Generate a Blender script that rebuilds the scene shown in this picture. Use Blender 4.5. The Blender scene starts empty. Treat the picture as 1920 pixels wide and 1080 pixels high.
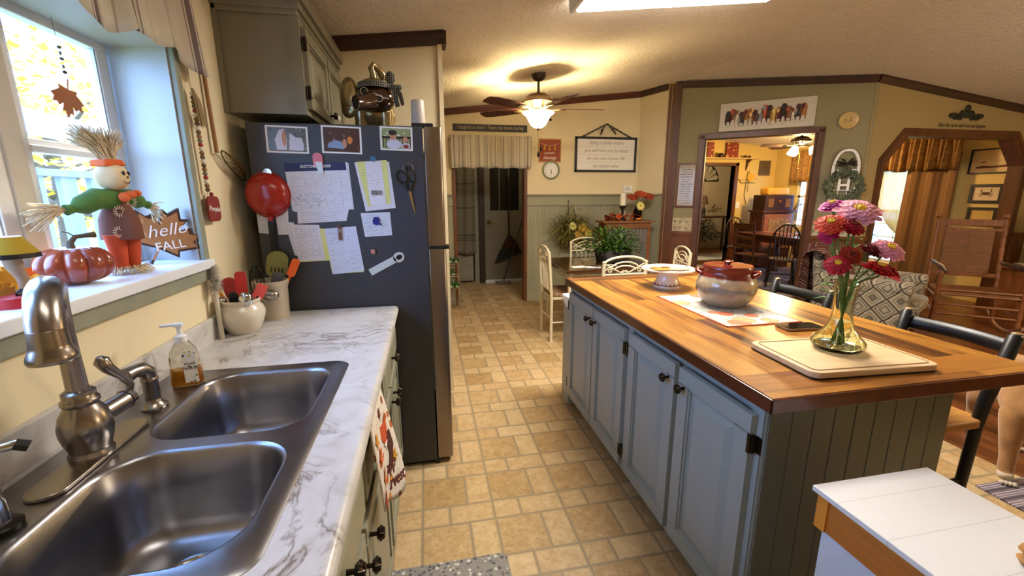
import bpy, bmesh, math, random
from mathutils import Vector, Matrix, noise
C = bpy.context.scene.collection
PI = math.pi
rnd = random.Random(7)

# ---------------------------------------------------------------- helpers
def lin(h):
    v = [int(h[i:i+2], 16)/255 for i in (0, 2, 4)]
    return tuple(c/12.92 if c <= .04045 else ((c+.055)/1.055)**2.4 for c in v)

def frame(o, u):
    """matrix of a wall frame: local x along u, y up, z out of the wall"""
    u = Vector(u).normalized(); z = Vector((0, 0, 1)); n = u.cross(z)
    m = Matrix.Identity(4)
    for i, c in enumerate((u, z, n)):
        for r in range(3): m[r][i] = c[r]
    m.translation = Vector(o)
    return m
def RZ(a): return Matrix.Rotation(math.radians(a), 4, 'Z')
def RX(a): return Matrix.Rotation(math.radians(a), 4, 'X')
def RY(a): return Matrix.Rotation(math.radians(a), 4, 'Y')
def TR(x, y=None, z=None):
    return Matrix.Translation(Vector(x) if y is None else Vector((x, y, z)))

class MB:
    def __init__(s, M=None):
        s.bm = bmesh.new(); s.M = M or Matrix.Identity(4); s.mi = 0
    def v(s, p): return s.bm.verts.new(s.M @ Vector(p))
    def f(s, vs):
        try:
            f = s.bm.faces.new(vs); f.material_index = s.mi; return f
        except ValueError: return None
    def box(s, x0, x1, y0, y1, z0, z1, T=None):
        P = [(x, y, z) for z in (z0, z1) for y in (y0, y1) for x in (x0, x1)]
        vs = [s.v(T @ Vector(p) if T else p) for p in P]
        for q in ((0,2,3,1),(4,5,7,6),(0,1,5,4),(2,6,7,3),(0,4,6,2),(1,3,7,5)): s.f([vs[i] for i in q])
        return s
    def frus(s, x0, x1, y0, y1, z0, z1, d):
        P = [(x0,y0,z0),(x1,y0,z0),(x1,y1,z0),(x0,y1,z0),(x0+d,y0+d,z1),(x1-d,y0+d,z1),(x1-d,y1-d,z1),(x0+d,y1-d,z1)]
        vs = [s.v(p) for p in P]
        for q in ((0,3,2,1),(4,5,6,7),(0,1,5,4),(1,2,6,5),(2,3,7,6),(3,0,4,7)): s.f([vs[i] for i in q])
        return s
    def tube(s, pts, r, n=8, cap=True, flat=1.0):
        pts = [Vector(p) for p in pts]; k = len(pts)
        if isinstance(r, (int, float)): r = [r]*k
        rings = []; ref = None
        for i, p in enumerate(pts):
            t = (pts[min(i+1, k-1)]-pts[max(i-1, 0)])
            if t.length < 1e-9: t = Vector((0, 0, 1))
            t.normalize()
            if ref is None:
                ref = Vector((0, 0, 1)) if abs(t.z) < .9 else Vector((1, 0, 0))
            a = ref - t*ref.dot(t)
            if a.length < 1e-6: a = Vector((0, 1, 0)) - t*t.y
            a.normalize(); b = t.cross(a); ref = a
            rings.append([s.v(p + r[i]*(math.cos(2*PI*j/n)*a + flat*math.sin(2*PI*j/n)*b)) for j in range(n)])
        for A, B in zip(rings, rings[1:]):
            for j in range(n): s.f([A[j], A[(j+1) % n], B[(j+1) % n], B[j]])
        if cap: s.f(rings[0][::-1]); s.f(rings[-1])
        return s
    def cyl(s, p0, p1, r0, r1=None, n=16): return s.tube([p0, p1], [r0, r0 if r1 is None else r1], n)
    def lathe(s, prof, c=(0, 0, 0), n=32, T=None, sx=1, sy=1):
        c = Vector(c); rings = []
        for r, z in prof:
            if r < 1e-6: rings.append([s.v((T @ Vector((0, 0, z)) if T else Vector((0, 0, z)))+c)])
            else:
                rr = []
                for j in range(n):
                    q = Vector((sx*r*math.cos(2*PI*j/n), sy*r*math.sin(2*PI*j/n), z))
                    rr.append(s.v((T @ q if T else q)+c))
                rings.append(rr)
        for A, B in zip(rings, rings[1:]):
            for j in range(n):
                a, a2 = A[j % len(A)], A[(j+1) % len(A)]; b, b2 = B[j % len(B)], B[(j+1) % len(B)]
                q = [a, a2, b2, b]; u = []
                for w in q:
                    if w not in u: u.append(w)
                if len(u) > 2: s.f(u)
        return s
    def prism(s, poly, z0, z1, T=None):
        g = (lambda p: s.v(T @ Vector(p))) if T else s.v
        A = [g((x, y, z0)) for x, y in poly]; B = [g((x, y, z1)) for x, y in poly]; n = len(poly)
        s.f(A[::-1]); s.f(B)
        for i in range(n): s.f([A[i], A[(i+1) % n], B[(i+1) % n], B[i]])
        return s
    def ball(s, c, r, sc=(1, 1, 1), n=12, T=None):
        m = max(4, n//2+1); prof = [(math.sin(PI*i/m), -math.cos(PI*i/m)) for i in range(m+1)]
        S = Matrix.Diagonal((r*sc[0], r*sc[1], r*sc[2], 1)); S = (T @ S) if T else S
        prof[0] = (0, -1); prof[-1] = (0, 1)
        return s.lathe(prof, c, n, T=S)
    def grid(s, fn, nu, nv, wrap=False):
        G = [[s.v(fn(i/nu, j/nv)) for j in range(nv+1)] for i in range(nu if wrap else nu+1)]
        for i in range(nu):
            for j in range(nv):
                s.f([G[i][j], G[(i+1) % len(G)][j], G[(i+1) % len(G)][j+1], G[i][j+1]])
        return s
    def leaf(s, p, d, L, w, up=Vector((0, 0, 1)), bend=0.0):
        """a pointed leaf blade"""
        p = Vector(p); d = Vector(d).normalized(); side = d.cross(up)
        if side.length < 1e-4: side = Vector((1, 0, 0))
        side.normalize(); nn = side.cross(d)
        a = s.v(p); b = s.v(p+d*L*.45+side*w/2-nn*bend*L*.2); c = s.v(p+d*L-nn*bend*L); e = s.v(p+d*L*.45-side*w/2-nn*bend*L*.2)
        s.f([a, b, c, e])
        return s
    def mesh(s, name):
        me = bpy.data.meshes.new(name)
        bmesh.ops.recalc_face_normals(s.bm, faces=s.bm.faces)
        s.bm.to_mesh(me); s.bm.free(); return me

def rrect(x0, x1, y0, y1, r, n=5):
    P = []
    for cx, cy, a in ((x1-r, y0+r, -90), (x1-r, y1-r, 0), (x0+r, y1-r, 90), (x0+r, y0+r, 180)):
        for i in range(n+1):
            t = math.radians(a+90*i/n); P.append((cx+r*math.cos(t), cy+r*math.sin(t)))
    return P

def link(name, me, mats, parent=None, smooth=False, bevel=0, solid=0, sub=0, kind=None, label=None, disp=None):
    o = bpy.data.objects.new(name, me); C.objects.link(o)
    if not isinstance(mats, (list, tuple)): mats = [mats]
    for m_ in mats: me.materials.append(m_)
    if smooth:
        me.shade_smooth()
        me.set_sharp_from_angle(angle=math.radians(50))
    if parent is not None:
        o.parent = parent
        if parent.get('wb'):
            me.transform(Matrix.Translation(-wloc(parent)))
    if solid:
        q = o.modifiers.new('s', 'SOLIDIFY'); q.thickness = solid; q.offset = 0
    if sub:
        q = o.modifiers.new('u', 'SUBSURF'); q.levels = sub; q.render_levels = sub
    if bevel:
        q = o.modifiers.new('b', 'BEVEL'); q.width = bevel; q.segments = 2; q.limit_method = 'ANGLE'; q.angle_limit = math.radians(40)
    if kind: o['kind'] = kind
    if label: o['label'] = label
    return o
def wloc(o):
    v = Vector(o.location)
    while o.parent: o = o.parent; v += Vector(o.location)
    return v
def part(name, mb, mats, parent, **k):
    o = link(name, mb.mesh(name), mats, parent, **k)
    if parent.get('wb'): o['wb'] = 1
    return o
def thing(name, label, cat, loc=(0, 0, 0), rz=0, group=None, wb=True):
    o = bpy.data.objects.new(name, None); C.objects.link(o); o.empty_display_size = .05
    o.location = loc; o.rotation_euler = (0, 0, math.radians(rz))
    o['label'] = label; o['category'] = cat
    if group: o['group'] = group
    if wb: o['wb'] = 1
    return o
def solo(name, mb, mats, label, cat, group=None, kind=None, **k):
    o = link(name, mb.mesh(name), mats, **k); o['label'] = label; o['category'] = cat
    if group: o['group'] = group
    if kind: o['kind'] = kind
    recenter(o)
    return o
def recenter(o):
    me = o.data
    if not me.vertices: return
    xs = [v.co for v in me.vertices]
    c = Vector(((min(v.x for v in xs)+max(v.x for v in xs))/2, (min(v.y for v in xs)+max(v.y for v in xs))/2, min(v.z for v in xs)))
    me.transform(Matrix.Translation(-c)); o.location = c; o['wb'] = 1
def struct(name, mb, mats, **k): return link(name, mb.mesh(name), mats, kind='structure', **k)
def dup(root, loc, rz=None, label=None, group=None):
    r = root.copy(); C.objects.link(r); r.location = loc
    if rz is not None: r.rotation_euler = (0, 0, math.radians(rz))
    if label: r['label'] = label
    if group: r['group'] = group
    for ch in list(root.children):
        c = ch.copy(); C.objects.link(c); c.parent = r
        for g in list(ch.children):
            d = g.copy(); C.objects.link(d); d.parent = c
    return r
def text(s, size, M, mat, name, parent, ext=.0006, shear=0.0, align='CENTER', sx=1.0, bold=0.0, label=None, sp=1.0):
    cu = bpy.data.curves.new('t', 'FONT'); cu.body = s; cu.size = size; cu.extrude = ext; cu.shear = shear
    cu.align_x = align; cu.align_y = 'CENTER'; cu.offset = bold; cu.resolution_u = 2; cu.space_line = sp
    o = bpy.data.objects.new('t', cu); C.objects.link(o)
    bpy.context.view_layer.update()
    me = bpy.data.meshes.new_from_object(o.evaluated_get(bpy.context.evaluated_depsgraph_get()))
    bpy.data.objects.remove(o); bpy.data.curves.remove(cu)
    me.transform(M @ Matrix.Diagonal((sx, 1, 1, 1))); me.materials.clear()
    q = link(name, me, mat, parent, label=label)
    if parent is not None and parent.get('wb'): q['wb'] = 1
    return q

# ---------------------------------------------------------------- materials
def newmat(name):
    m = bpy.data.materials.new(name); m.use_nodes = True
    nt = m.node_tree; b = nt.nodes['Principled BSDF']; return m, nt, b
def nd(nt, t, **k):
    n = nt.nodes.new(t)
    for a, v in k.items(): setattr(n, a, v)
    return n
class E:
    """tiny arithmetic on node sockets"""
    def __init__(s, nt, k): s.nt, s.k = nt, k
    def op(s, o, *a):
        n = s.nt.nodes.new('ShaderNodeMath'); n.operation = o
        for i, q in enumerate((s,)+a):
            if isinstance(q, E): s.nt.links.new(q.k, n.inputs[i])
            else: n.inputs[i].default_value = q
        return E(s.nt, n.outputs[0])
    def __add__(s, o): return s.op('ADD', o)
    def __sub__(s, o): return s.op('SUBTRACT', o)
    def __mul__(s, o): return s.op('MULTIPLY', o)
    def __truediv__(s, o): return s.op('DIVIDE', o)
    def fr(s): return s.op('FRACT')
    def fl(s): return s.op('FLOOR')
    def lt(s, o): return s.op('LESS_THAN', o)
    def mn(s, o): return s.op('MINIMUM', o)
    def mx(s, o): return s.op('MAXIMUM', o)
    def ab(s): return s.op('ABSOLUTE')
def coords(nt, scale=(1, 1, 1), rot=(0, 0, 0), kind='Object'):
    t = nt.nodes.new('ShaderNodeTexCoord'); mp = nt.nodes.new('ShaderNodeMapping')
    mp.inputs['Scale'].default_value = scale; mp.inputs['Rotation'].default_value = rot
    nt.links.new(t.outputs[kind], mp.inputs[0]); return mp.outputs[0]
def noisen(nt, vec, scale=5, detail=4, rough=.5, dist=0):
    n = nt.nodes.new('ShaderNodeTexNoise'); nt.links.new(vec, n.inputs['Vector'])
    n.inputs['Scale'].default_value = scale; n.inputs['Detail'].default_value = detail
    n.inputs['Roughness'].default_value = rough; n.inputs['Distortion'].default_value = dist
    return n.outputs['Fac']
def ramp(nt, fac, stops, interp='LINEAR'):
    r = nt.nodes.new('ShaderNodeValToRGB'); nt.links.new(fac, r.inputs[0]); cr = r.color_ramp; cr.interpolation = interp
    while len(cr.elements) < len(stops): cr.elements.new(.5)
    for e, (p, c) in zip(cr.elements, stops):
        e.position = p; e.color = (*(lin(c) if isinstance(c, str) else c), 1)
    return r.outputs[0]
def mix(nt, fac, a, b, mode='MIX'):
    n = nt.nodes.new('ShaderNodeMix'); n.data_type = 'RGBA'; n.blend_type = mode
    for i, q in ((0, fac), (6, a), (7, b)):
        if isinstance(q, E): q = q.k
        if hasattr(q, 'is_output'): nt.links.new(q, n.inputs[i])
        elif isinstance(q, str): n.inputs[i].default_value = (*lin(q), 1)
        elif isinstance(q, tuple): n.inputs[i].default_value = (*q, 1)
        else: n.inputs[i].default_value = q
    return n.outputs[2]
def bump(nt, b, h, strength=.3, dist=.01):
    n = nt.nodes.new('ShaderNodeBump'); n.inputs['Strength'].default_value = strength; n.inputs['Distance'].default_value = dist
    nt.links.new(h.k if isinstance(h, E) else h, n.inputs['Height']); nt.links.new(n.outputs[0], b.inputs['Normal'])
def M_(name, col, rough=.5, metal=0, var=.12, scale=6, bmp=0, bscale=60, coat=0, trans=0, emis=0, ior=1.45, alpha=1, ecol=None, stretch=(1, 1, 1), spec=.5, sheen=0, sss=0):
    m, nt, b = newmat(name); c = lin(col) if isinstance(col, str) else col
    vec = coords(nt, stretch)
    if var:
        f = noisen(nt, vec, scale, 5)
        lo = tuple(x*(1-var) for x in c); hi = tuple(min(1, x*(1+var)) for x in c)
        nt.links.new(ramp(nt, f, [(.3, lo), (.7, hi)]), b.inputs['Base Color'])
    else: b.inputs['Base Color'].default_value = (*c, 1)
    b.inputs['Roughness'].default_value = rough; b.inputs['Metallic'].default_value = metal
    b.inputs['Coat Weight'].default_value = coat; b.inputs['Coat Roughness'].default_value = .1
    b.inputs['Transmission Weight'].default_value = trans; b.inputs['IOR'].default_value = ior
    b.inputs['Alpha'].default_value = alpha; b.inputs['Specular IOR Level'].default_value = spec
    if sheen: b.inputs['Sheen Weight'].default_value = sheen
    if sss: b.inputs['Subsurface Weight'].default_value = sss; b.inputs['Subsurface Scale'].default_value = .02
    if emis:
        b.inputs['Emission Color'].default_value = (*(lin(ecol) if ecol else c), 1); b.inputs['Emission Strength'].default_value = emis
    if bmp: bump(nt, b, noisen(nt, vec, bscale, 6, .6), bmp, .004)
    return m
def wood(name, stops, axis=1, scale=1.0, rough=.4, coat=0, plank=0, pax=0, bmp=.1):
    m, nt, b = newmat(name)
    st = [9, 9, 9]; st[axis] = .9
    vec = coords(nt, tuple(x*scale for x in st))
    if plank:
        t = nt.nodes.new('ShaderNodeTexCoord'); sp = nt.nodes.new('ShaderNodeSeparateXYZ'); nt.links.new(t.outputs['Object'], sp.inputs[0])
        cell = (E(nt, sp.outputs[pax])/plank).fl()
        seg = ((E(nt, sp.outputs[axis]) + cell*.37)/(.9)).fl()
        w = nt.nodes.new('ShaderNodeTexWhiteNoise'); w.noise_dimensions = '2D'
        cb = nt.nodes.new('ShaderNodeCombineXYZ'); nt.links.new(cell.k, cb.inputs[0]); nt.links.new(seg.k, cb.inputs[1]); nt.links.new(cb.outputs[0], w.inputs['Vector'])
        wv = E(nt, w.outputs['Value'])
        va = nt.nodes.new('ShaderNodeVectorMath'); va.operation = 'ADD'; cb2 = nt.nodes.new('ShaderNodeCombineXYZ')
        for i in range(3): nt.links.new((wv*40).k, cb2.inputs[i])
        nt.links.new(vec, va.inputs[0]); nt.links.new(cb2.outputs[0], va.inputs[1]); vec = va.outputs[0]
    f = E(nt, noisen(nt, vec, 1.6, 7, .62, 1.2))
    f2 = E(nt, noisen(nt, vec, 9, 3, .5, .3))
    h = f*.75+f2*.25
    if plank: h = h + (wv-.5)*.30
    col = ramp(nt, h.k, stops)
    if plank:
        p = (E(nt, sp.outputs[pax])/plank).fr(); g = p.mn((p*-1)+1).lt(.012)
        col = mix(nt, g*.55, col, (.03, .012, .004))
    nt.links.new(col, b.inputs['Base Color'])
    b.inputs['Roughness'].default_value = rough; b.inputs['Coat Weight'].default_value = coat; b.inputs['Coat Roughness'].default_value = .12
    bump(nt, b, h, bmp, .003)
    return m
def stripes(name, base, lines, axis=0, period=.05, rough=.9, bmp=.2):
    """woven fabric with thin stripes; lines = [(from, to, colour)] in fractions of the period"""
    m, nt, b = newmat(name)
    t = nt.nodes.new('ShaderNodeTexCoord'); sp = nt.nodes.new('ShaderNodeSeparateXYZ'); nt.links.new(t.outputs['Object'], sp.inputs[0])
    q = (E(nt, sp.outputs[axis])/period).fr(); col = base
    for a, c, k in lines:
        g = (q-(a+c)/2).ab().lt((c-a)/2); col = mix(nt, g, col, k)
    if not isinstance(col, str): nt.links.new(col, b.inputs['Base Color'])
    b.inputs['Roughness'].default_value = rough
    bump(nt, b, noisen(nt, coords(nt), 300, 2), bmp, .001)
    return m
def fabric(m, amt=.25):
    """let some light through a thin cloth"""
    nt = m.node_tree; b = nt.nodes['Principled BSDF']; o = nt.nodes['Material Output']
    tr = nt.nodes.new('ShaderNodeBsdfTranslucent'); mx = nt.nodes.new('ShaderNodeMixShader'); mx.inputs[0].default_value = amt
    if b.inputs['Base Color'].links: nt.links.new(b.inputs['Base Color'].links[0].from_socket, tr.inputs[0])
    else: tr.inputs[0].default_value = b.inputs['Base Color'].default_value
    nt.links.new(b.outputs[0], mx.inputs[1]); nt.links.new(tr.outputs[0], mx.inputs[2]); nt.links.new(mx.outputs[0], o.inputs[0])
    return m
def glassm(name, col='ffffff', rough=0.0, ior=1.45):
    m, nt, b = newmat(name)
    nt.nodes.remove(b); g = nt.nodes.new('ShaderNodeBsdfGlass'); g.inputs['Color'].default_value = (*lin(col), 1)
    g.inputs['Roughness'].default_value = rough; g.inputs['IOR'].default_value = ior
    nt.links.new(g.outputs[0], nt.nodes['Material Output'].inputs[0]); return m
def panem(name):
    m, nt, b = newmat(name)
    nt.nodes.remove(b); t = nt.nodes.new('ShaderNodeBsdfTransparent'); g = nt.nodes.new('ShaderNodeBsdfGlossy'); g.inputs['Roughness'].default_value = .02
    mx = nt.nodes.new('ShaderNodeMixShader'); mx.inputs[0].default_value = .06
    nt.links.new(t.outputs[0], mx.inputs[1]); nt.links.new(g.outputs[0], mx.inputs[2]); nt.links.new(mx.outputs[0], nt.nodes['Material Output'].inputs[0]); return m

def tile_mat():
    m, nt, b = newmat('vinyl_tile')
    t = nt.nodes.new('ShaderNodeTexCoord'); sp = nt.nodes.new('ShaderNodeSeparateXYZ'); nt.links.new(t.outputs['Object'], sp.inputs[0])
    P = .3285
    X = (E(nt, sp.outputs[0])-.250)/P; Y = (E(nt, sp.outputs[1])-.0205-.0)/P   # short row starts the cell
    # y cell: [0,.64) tall row, [.64,1) short row
    Y = (E(nt, sp.outputs[1])-1.463)/P
    u = X.fr(); v = Y.fr(); cx = X.fl(); cy = Y.fl()
    tall = v.lt(.64)
    split = tall*.64 + (tall*-1+1)*.38
    left = u.lt(split)
    du = left*(u.mn(split-u)) + (left*-1+1)*((u-split).mn(u*-1+1))
    dv = tall*(v.mn(v*-1+.64)) + (tall*-1+1)*((v-.64).mn(v*-1+1))
    d = du.mn(dv)
    cb = nt.nodes.new('ShaderNodeCombineXYZ')
    nt.links.new((cx*2+left).k, cb.inputs[0]); nt.links.new((cy*2+tall).k, cb.inputs[1])
    w = nt.nodes.new('ShaderNodeTexWhiteNoise'); nt.links.new(cb.outputs[0], w.inputs['Vector']); wv = E(nt, w.outputs['Value'])
    vec = coords(nt)
    n1 = E(nt, noisen(nt, vec, 22, 8, .7, .8)); n2 = E(nt, noisen(nt, vec, 70, 5, .6, .5)); n3 = E(nt, noisen(nt, vec, 2.2, 2))
    big = left*tall
    tone = n1*.55+n2*.25+(wv-.5)*.12-big*.095+.10+(n3-.5)*.12
    col = ramp(nt, tone.k, [(.2, '83683f'), (.36, 'a58659'), (.5, 'bba075'), (.62, 'c9b188'), (.8, 'd8c59d')])
    g1 = d.lt(.016); g2 = d.lt(.034)
    col = mix(nt, g2*.35, col, 'a08a66'); col = mix(nt, g1, col, '8f7f63')
    nt.links.new(col, b.inputs['Base Color'])
    b.inputs['Roughness'].default_value = .36
    bump(nt, b, (g1*-1)+(n2*.25), .35, .002)
    return m
def marble_mat(name='marble_laminate'):
    m, nt, b = newmat(name)
    vec = coords(nt)
    wn = nt.nodes.new('ShaderNodeTexNoise'); wn.inputs['Scale'].default_value = 3.2; wn.inputs['Detail'].default_value = 7; wn.inputs['Distortion'].default_value = 2.2
    wn.inputs['Roughness'].default_value = .6; nt.links.new(vec, wn.inputs['Vector'])
    a = (E(nt, wn.outputs['Fac'])-.5).ab()
    f2 = E(nt, noisen(nt, vec, 2.0, 4, .5, 1.5)); f3 = E(nt, noisen(nt, vec, 6, 5, .6, 2))
    vein = ramp(nt, a.k, [(0.0, 'ffffff'), (.010, 'b0b0b0'), (.035, '000000')])
    msk = ramp(nt, f2.k, [(.42, '000000'), (.55, 'ffffff')])
    col = ramp(nt, f3.k, [(.3, 'a9a6a1'), (.45, 'bdbbb8'), (.7, 'c8c7c5')])
    vm = nt.nodes.new('ShaderNodeMath'); vm.operation = 'MULTIPLY'; nt.links.new(vein, vm.inputs[0]); nt.links.new(msk, vm.inputs[1])
    col = mix(nt, vm.outputs[0], col, '6b5d50')
    b2 = (f2-.56).mx(0)*3.2
    col = mix(nt, b2.mn(.6), col, 'a69785')
    nt.links.new(col, b.inputs['Base Color']); b.inputs['Roughness'].default_value = .28
    return m
def bead_mat(name, col, period=.045, axis=0, rough=.4, dark=.5):
    m, nt, b = newmat(name)
    t = nt.nodes.new('ShaderNodeTexCoord'); sp = nt.nodes.new('ShaderNodeSeparateXYZ'); nt.links.new(t.outputs['Object'], sp.inputs[0])
    q = (E(nt, sp.outputs[axis])/period).fr(); g = (q-.5).ab().lt(.05)
    base = ramp(nt, noisen(nt, coords(nt, (4, 4, .6)), 4, 4), [(.3, tuple(x*.88 for x in lin(col))), (.7, tuple(x*1.1 for x in lin(col)))])
    nt.links.new(mix(nt, g*dark, base, (.02, .015, .01)), b.inputs['Base Color'])
    b.inputs['Roughness'].default_value = rough
    bump(nt, b, g*-1, .5, .004)
    return m
def ikat_mat():
    m, nt, b = newmat('ikat_upholstery')
    t = nt.nodes.new('ShaderNodeTexCoord'); mp = nt.nodes.new('ShaderNodeMapping'); nt.links.new(t.outputs['Object'], mp.inputs[0])
    dn = nt.nodes.new('ShaderNodeTexNoise'); dn.inputs['Scale'].default_value = 18; nt.links.new(mp.outputs[0], dn.inputs['Vector'])
    sp = nt.nodes.new('ShaderNodeSeparateXYZ'); nt.links.new(mp.outputs[0], sp.inputs[0])
    w = E(nt, dn.outputs['Fac'])*.018
    a = (E(nt, sp.outputs[0])+E(nt, sp.outputs[1])+w)/.20; z = (E(nt, sp.outputs[2])+w)/.205
    def lat(off):
        p = ((a+off).fr()-.5).ab(); q = ((z+off).fr()-.5).ab(); return (p+q)
    d = lat(0)            # diamonds: 0 centre .. .5 edge
    col = ramp(nt, d.k, [(0, '867a63'), (.07, '5d5644'), (.17, '5f5847'), (.2, '8c816a'), (.27, '998d74'), (.29, '685f4d'), (.36, 'a1957e'), (.42, 'a79b84'), (.46, '3f3427'), (.51, '3f3427'), (.56, 'a1957e'), (.64, '685f4d'), (.72, 'a49881'), (.8, '5f5847'), (.92, '9f9178')], 'EASE')
    nt.links.new(col, b.inputs['Base Color']); b.inputs['Roughness'].default_value = .9; b.inputs['Sheen Weight'].default_value = .2
    return m
def blotch_mat(name, base, spots, scale=9, rough=.7, thr=.3, lines=None):
    """printed pattern: voronoi cells, some filled with motif colours"""
    m, nt, b = newmat(name); vec = coords(nt)
    v = nt.nodes.new('ShaderNodeTexVoronoi'); v.inputs['Scale'].default_value = scale; nt.links.new(vec, v.inputs['Vector'])
    d = E(nt, v.outputs['Distance']); sx = nt.nodes.new('ShaderNodeSeparateColor'); nt.links.new(v.outputs['Color'], sx.inputs[0])
    h = E(nt, sx.outputs[0]); col = base
    if lines:
        n1 = (E(nt, noisen(nt, vec, scale*3, 3, .5, 1.5))-.5).ab().lt(.02); col = mix(nt, n1*.8, col, lines)
    k = len(spots)
    for i, c in enumerate(spots):
        sel = (h-(i+.5)/(k+1)).ab().lt(.5/(k+1)); col = mix(nt, sel*d.lt(thr), col, c)
    ring = (d-thr).ab().lt(.02); col = mix(nt, ring*.4, col, (.2, .08, .04))
    nt.links.new(col, b.inputs['Base Color']); b.inputs['Roughness'].default_value = rough
    return m
# ---------------------------------------------------------------- shared materials
CREAM = M_('cream_wall', 'dccfaa', .75, var=.04, scale=1.2, bmp=.08, bscale=90)
SAGEW = M_('sage_wainscot', '928f76', .5, var=.06, scale=3)
SAGEB = bead_mat('sage_beadboard', '928f76', .05, 0, .5, .25)
SAGET = M_('sage_trim', '898b77', .45, var=.08, scale=20, stretch=(1, 1, 1))
OLIVE = M_('olive_wall', '8b8263', .8, var=.04, scale=1.5, bmp=.06, bscale=80)
TAN = M_('tan_wall', 'a08c5e', .8, var=.04, scale=1.5, bmp=.06, bscale=80)
YELLOW = M_('yellow_wall', 'cdb16a', .8, var=.05, scale=1.5)
GREYW = M_('far_room_wall', 'a3967c', .8, var=.05)
WHITEP = M_('white_paint', 'd9dde0', .4, var=.03)
WINF = M_('window_vinyl', 'd6d2ca', .4, var=.03)
DKWOOD = wood('dark_trim_wood', [(.3, '22130b'), (.6, '402415'), (.8, '53301c')], 0, .6, .45)
DKWOODZ = wood('dark_casing_wood', [(.3, '3c2110'), (.6, '62391d'), (.8, '764724')], 2, .6, .42)
MEDWOOD = wood('casing_wood', [(.3, '4e2a12'), (.6, '70401f'), (.8, '7f4d28')], 2, .6, .4)
WAINW = bead_mat('wood_wainscot', '6b3d1f', .05, 0, .4, .4)
FLOORW = wood('laminate_floor', [(.25, '3a1e10'), (.5, '633619'), (.75, '7d4a26')], 1, .5, .3, 0, .13, 0)
TILE = tile_mat(); MARBLE = marble_mat()
BORDER = M_('wallpaper_border', 'b3a78a', .8, var=.3, scale=30)
BLACK = M_('black_paint', '14120f', .45, var=.1)
BLACKM = M_('black_metal', '1b1712', .35, .6, var=.1)
WHITE = M_('white_plain', 'e8e6e0', .5, var=.02)
BRONZE = M_('oil_bronze', '2e261d', .3, .85, var=.2, scale=40)
INK = M_('ink', '25221f', .8, var=0)
CHROME = M_('chrome', 'cfcfcf', .12, 1, var=0)
STEEL = M_('brushed_steel', '9a938b', .3, 1, var=.08, scale=8, stretch=(1, 12, 12))
NICKEL = M_('brushed_nickel', '968e86', .26, 1, var=.08, scale=30)

def ceiling_mat():
    m, nt, b = newmat('textured_ceiling'); vec = coords(nt)
    a = E(nt, noisen(nt, vec, 34, 6, .65, .6)); c = ramp(nt, noisen(nt, vec, 1.1, 2), [(.3, 'e6dccd'), (.7, 'eee4d6')])
    nt.links.new(mix(nt, (a-.5).mx(0)*1.0, c, '8c7a66'), b.inputs['Base Color']); b.inputs['Roughness'].default_value = .9
    bump(nt, b, a, 1.0, .02); return m
CEIL = ceiling_mat()

# ---------------------------------------------------------------- the room
def cz(x): return 2.459+.1155*x if x < 3.22 else 2.831-.1155*(x-3.22)
mb = MB(); mb.box(-.95, 3.0, -2.7, 7.4, -.08, 0); struct('floor', mb, TILE)
mb = MB(); mb.box(3.0, 7.45, -2.7, 8.15, -.08, 0); mb.box(4.6, 8.6, 8.15, 10.6, -.08, 0); struct('floor_living', mb, FLOORW)
mb = MB(); mb.box(2.985, 3.015, -2.6, 4.9, 0, .004); struct('trim_1', mb, MEDWOOD)
mb = MB()
for x0, x1 in ((-1.15, 3.22), (3.22, 7.5)):
    P = [(x0, cz(x0)), (x1, cz(x1)), (x1, cz(x1)+.1), (x0, cz(x0)+.1)]
    vs = [[mb.v((x, y, z)) for x, z in P] for y in (-2.7, 8.2)]
    for i in range(4): mb.f([vs[0][i], vs[0][(i+1) % 4], vs[1][(i+1) % 4], vs[1][i]])
    mb.f(vs[0]); mb.f(vs[1])
mb.box(4.5, 8.7, 8.2, 10.7, 2.45, 2.55)
struct('ceiling', mb, CEIL)
# ridge batten of the vault
mb = MB(); mb.box(3.205, 3.235, -2.6, 5.2, 2.822, 2.832); struct('trim_2', mb, CEIL)

# window wall
mb = MB()
for q in ((-2.7, .565, 0, 2.6), (1.797, 3.05, 0, 2.6), (.565, 1.797, 0, 1.187), (.565, 1.797, 1.985, 2.6)): mb.box(-.95, -.83, *q)
struct('wall_left', mb, CREAM)
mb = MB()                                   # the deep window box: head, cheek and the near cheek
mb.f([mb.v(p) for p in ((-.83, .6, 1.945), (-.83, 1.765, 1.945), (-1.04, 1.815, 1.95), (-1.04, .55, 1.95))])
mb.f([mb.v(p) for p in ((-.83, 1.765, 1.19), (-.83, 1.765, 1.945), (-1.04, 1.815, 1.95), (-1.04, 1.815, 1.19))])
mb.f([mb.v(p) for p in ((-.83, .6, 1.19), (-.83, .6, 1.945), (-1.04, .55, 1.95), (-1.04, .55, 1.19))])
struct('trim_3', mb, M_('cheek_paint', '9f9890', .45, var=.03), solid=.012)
mb = MB(); mb.box(-1.06, -.797, .52, 1.80, 1.187, 1.22); struct('trim_4', mb, WHITEP, bevel=.004)
mb = MB()                                   # sage casing round the box
mb.box(-.83, -.812, .56, 1.795, 1.142, 1.187); mb.box(-.83, -.812, 1.765, 1.798, 1.22, 1.98); mb.box(-.83, -.812, .565, .6, 1.22, 1.98); mb.box(-.83, -.812, .565, 1.798, 1.945, 1.985)
struct('trim_5', mb, SAGET, bevel=.003)
mb = MB(); mb.box(-1.10, -.94, .5, .56, 1.1, 2.1); mb.box(-1.10, -.94, 1.815, 1.87, 1.1, 2.1); mb.box(-1.10, -.94, .5, 1.87, 1.945, 2.1); mb.box(-1.12, -1.06, .5, 1.87, 1.1, 1.215)
struct('wall_window_box', mb, WHITEP)
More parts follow.
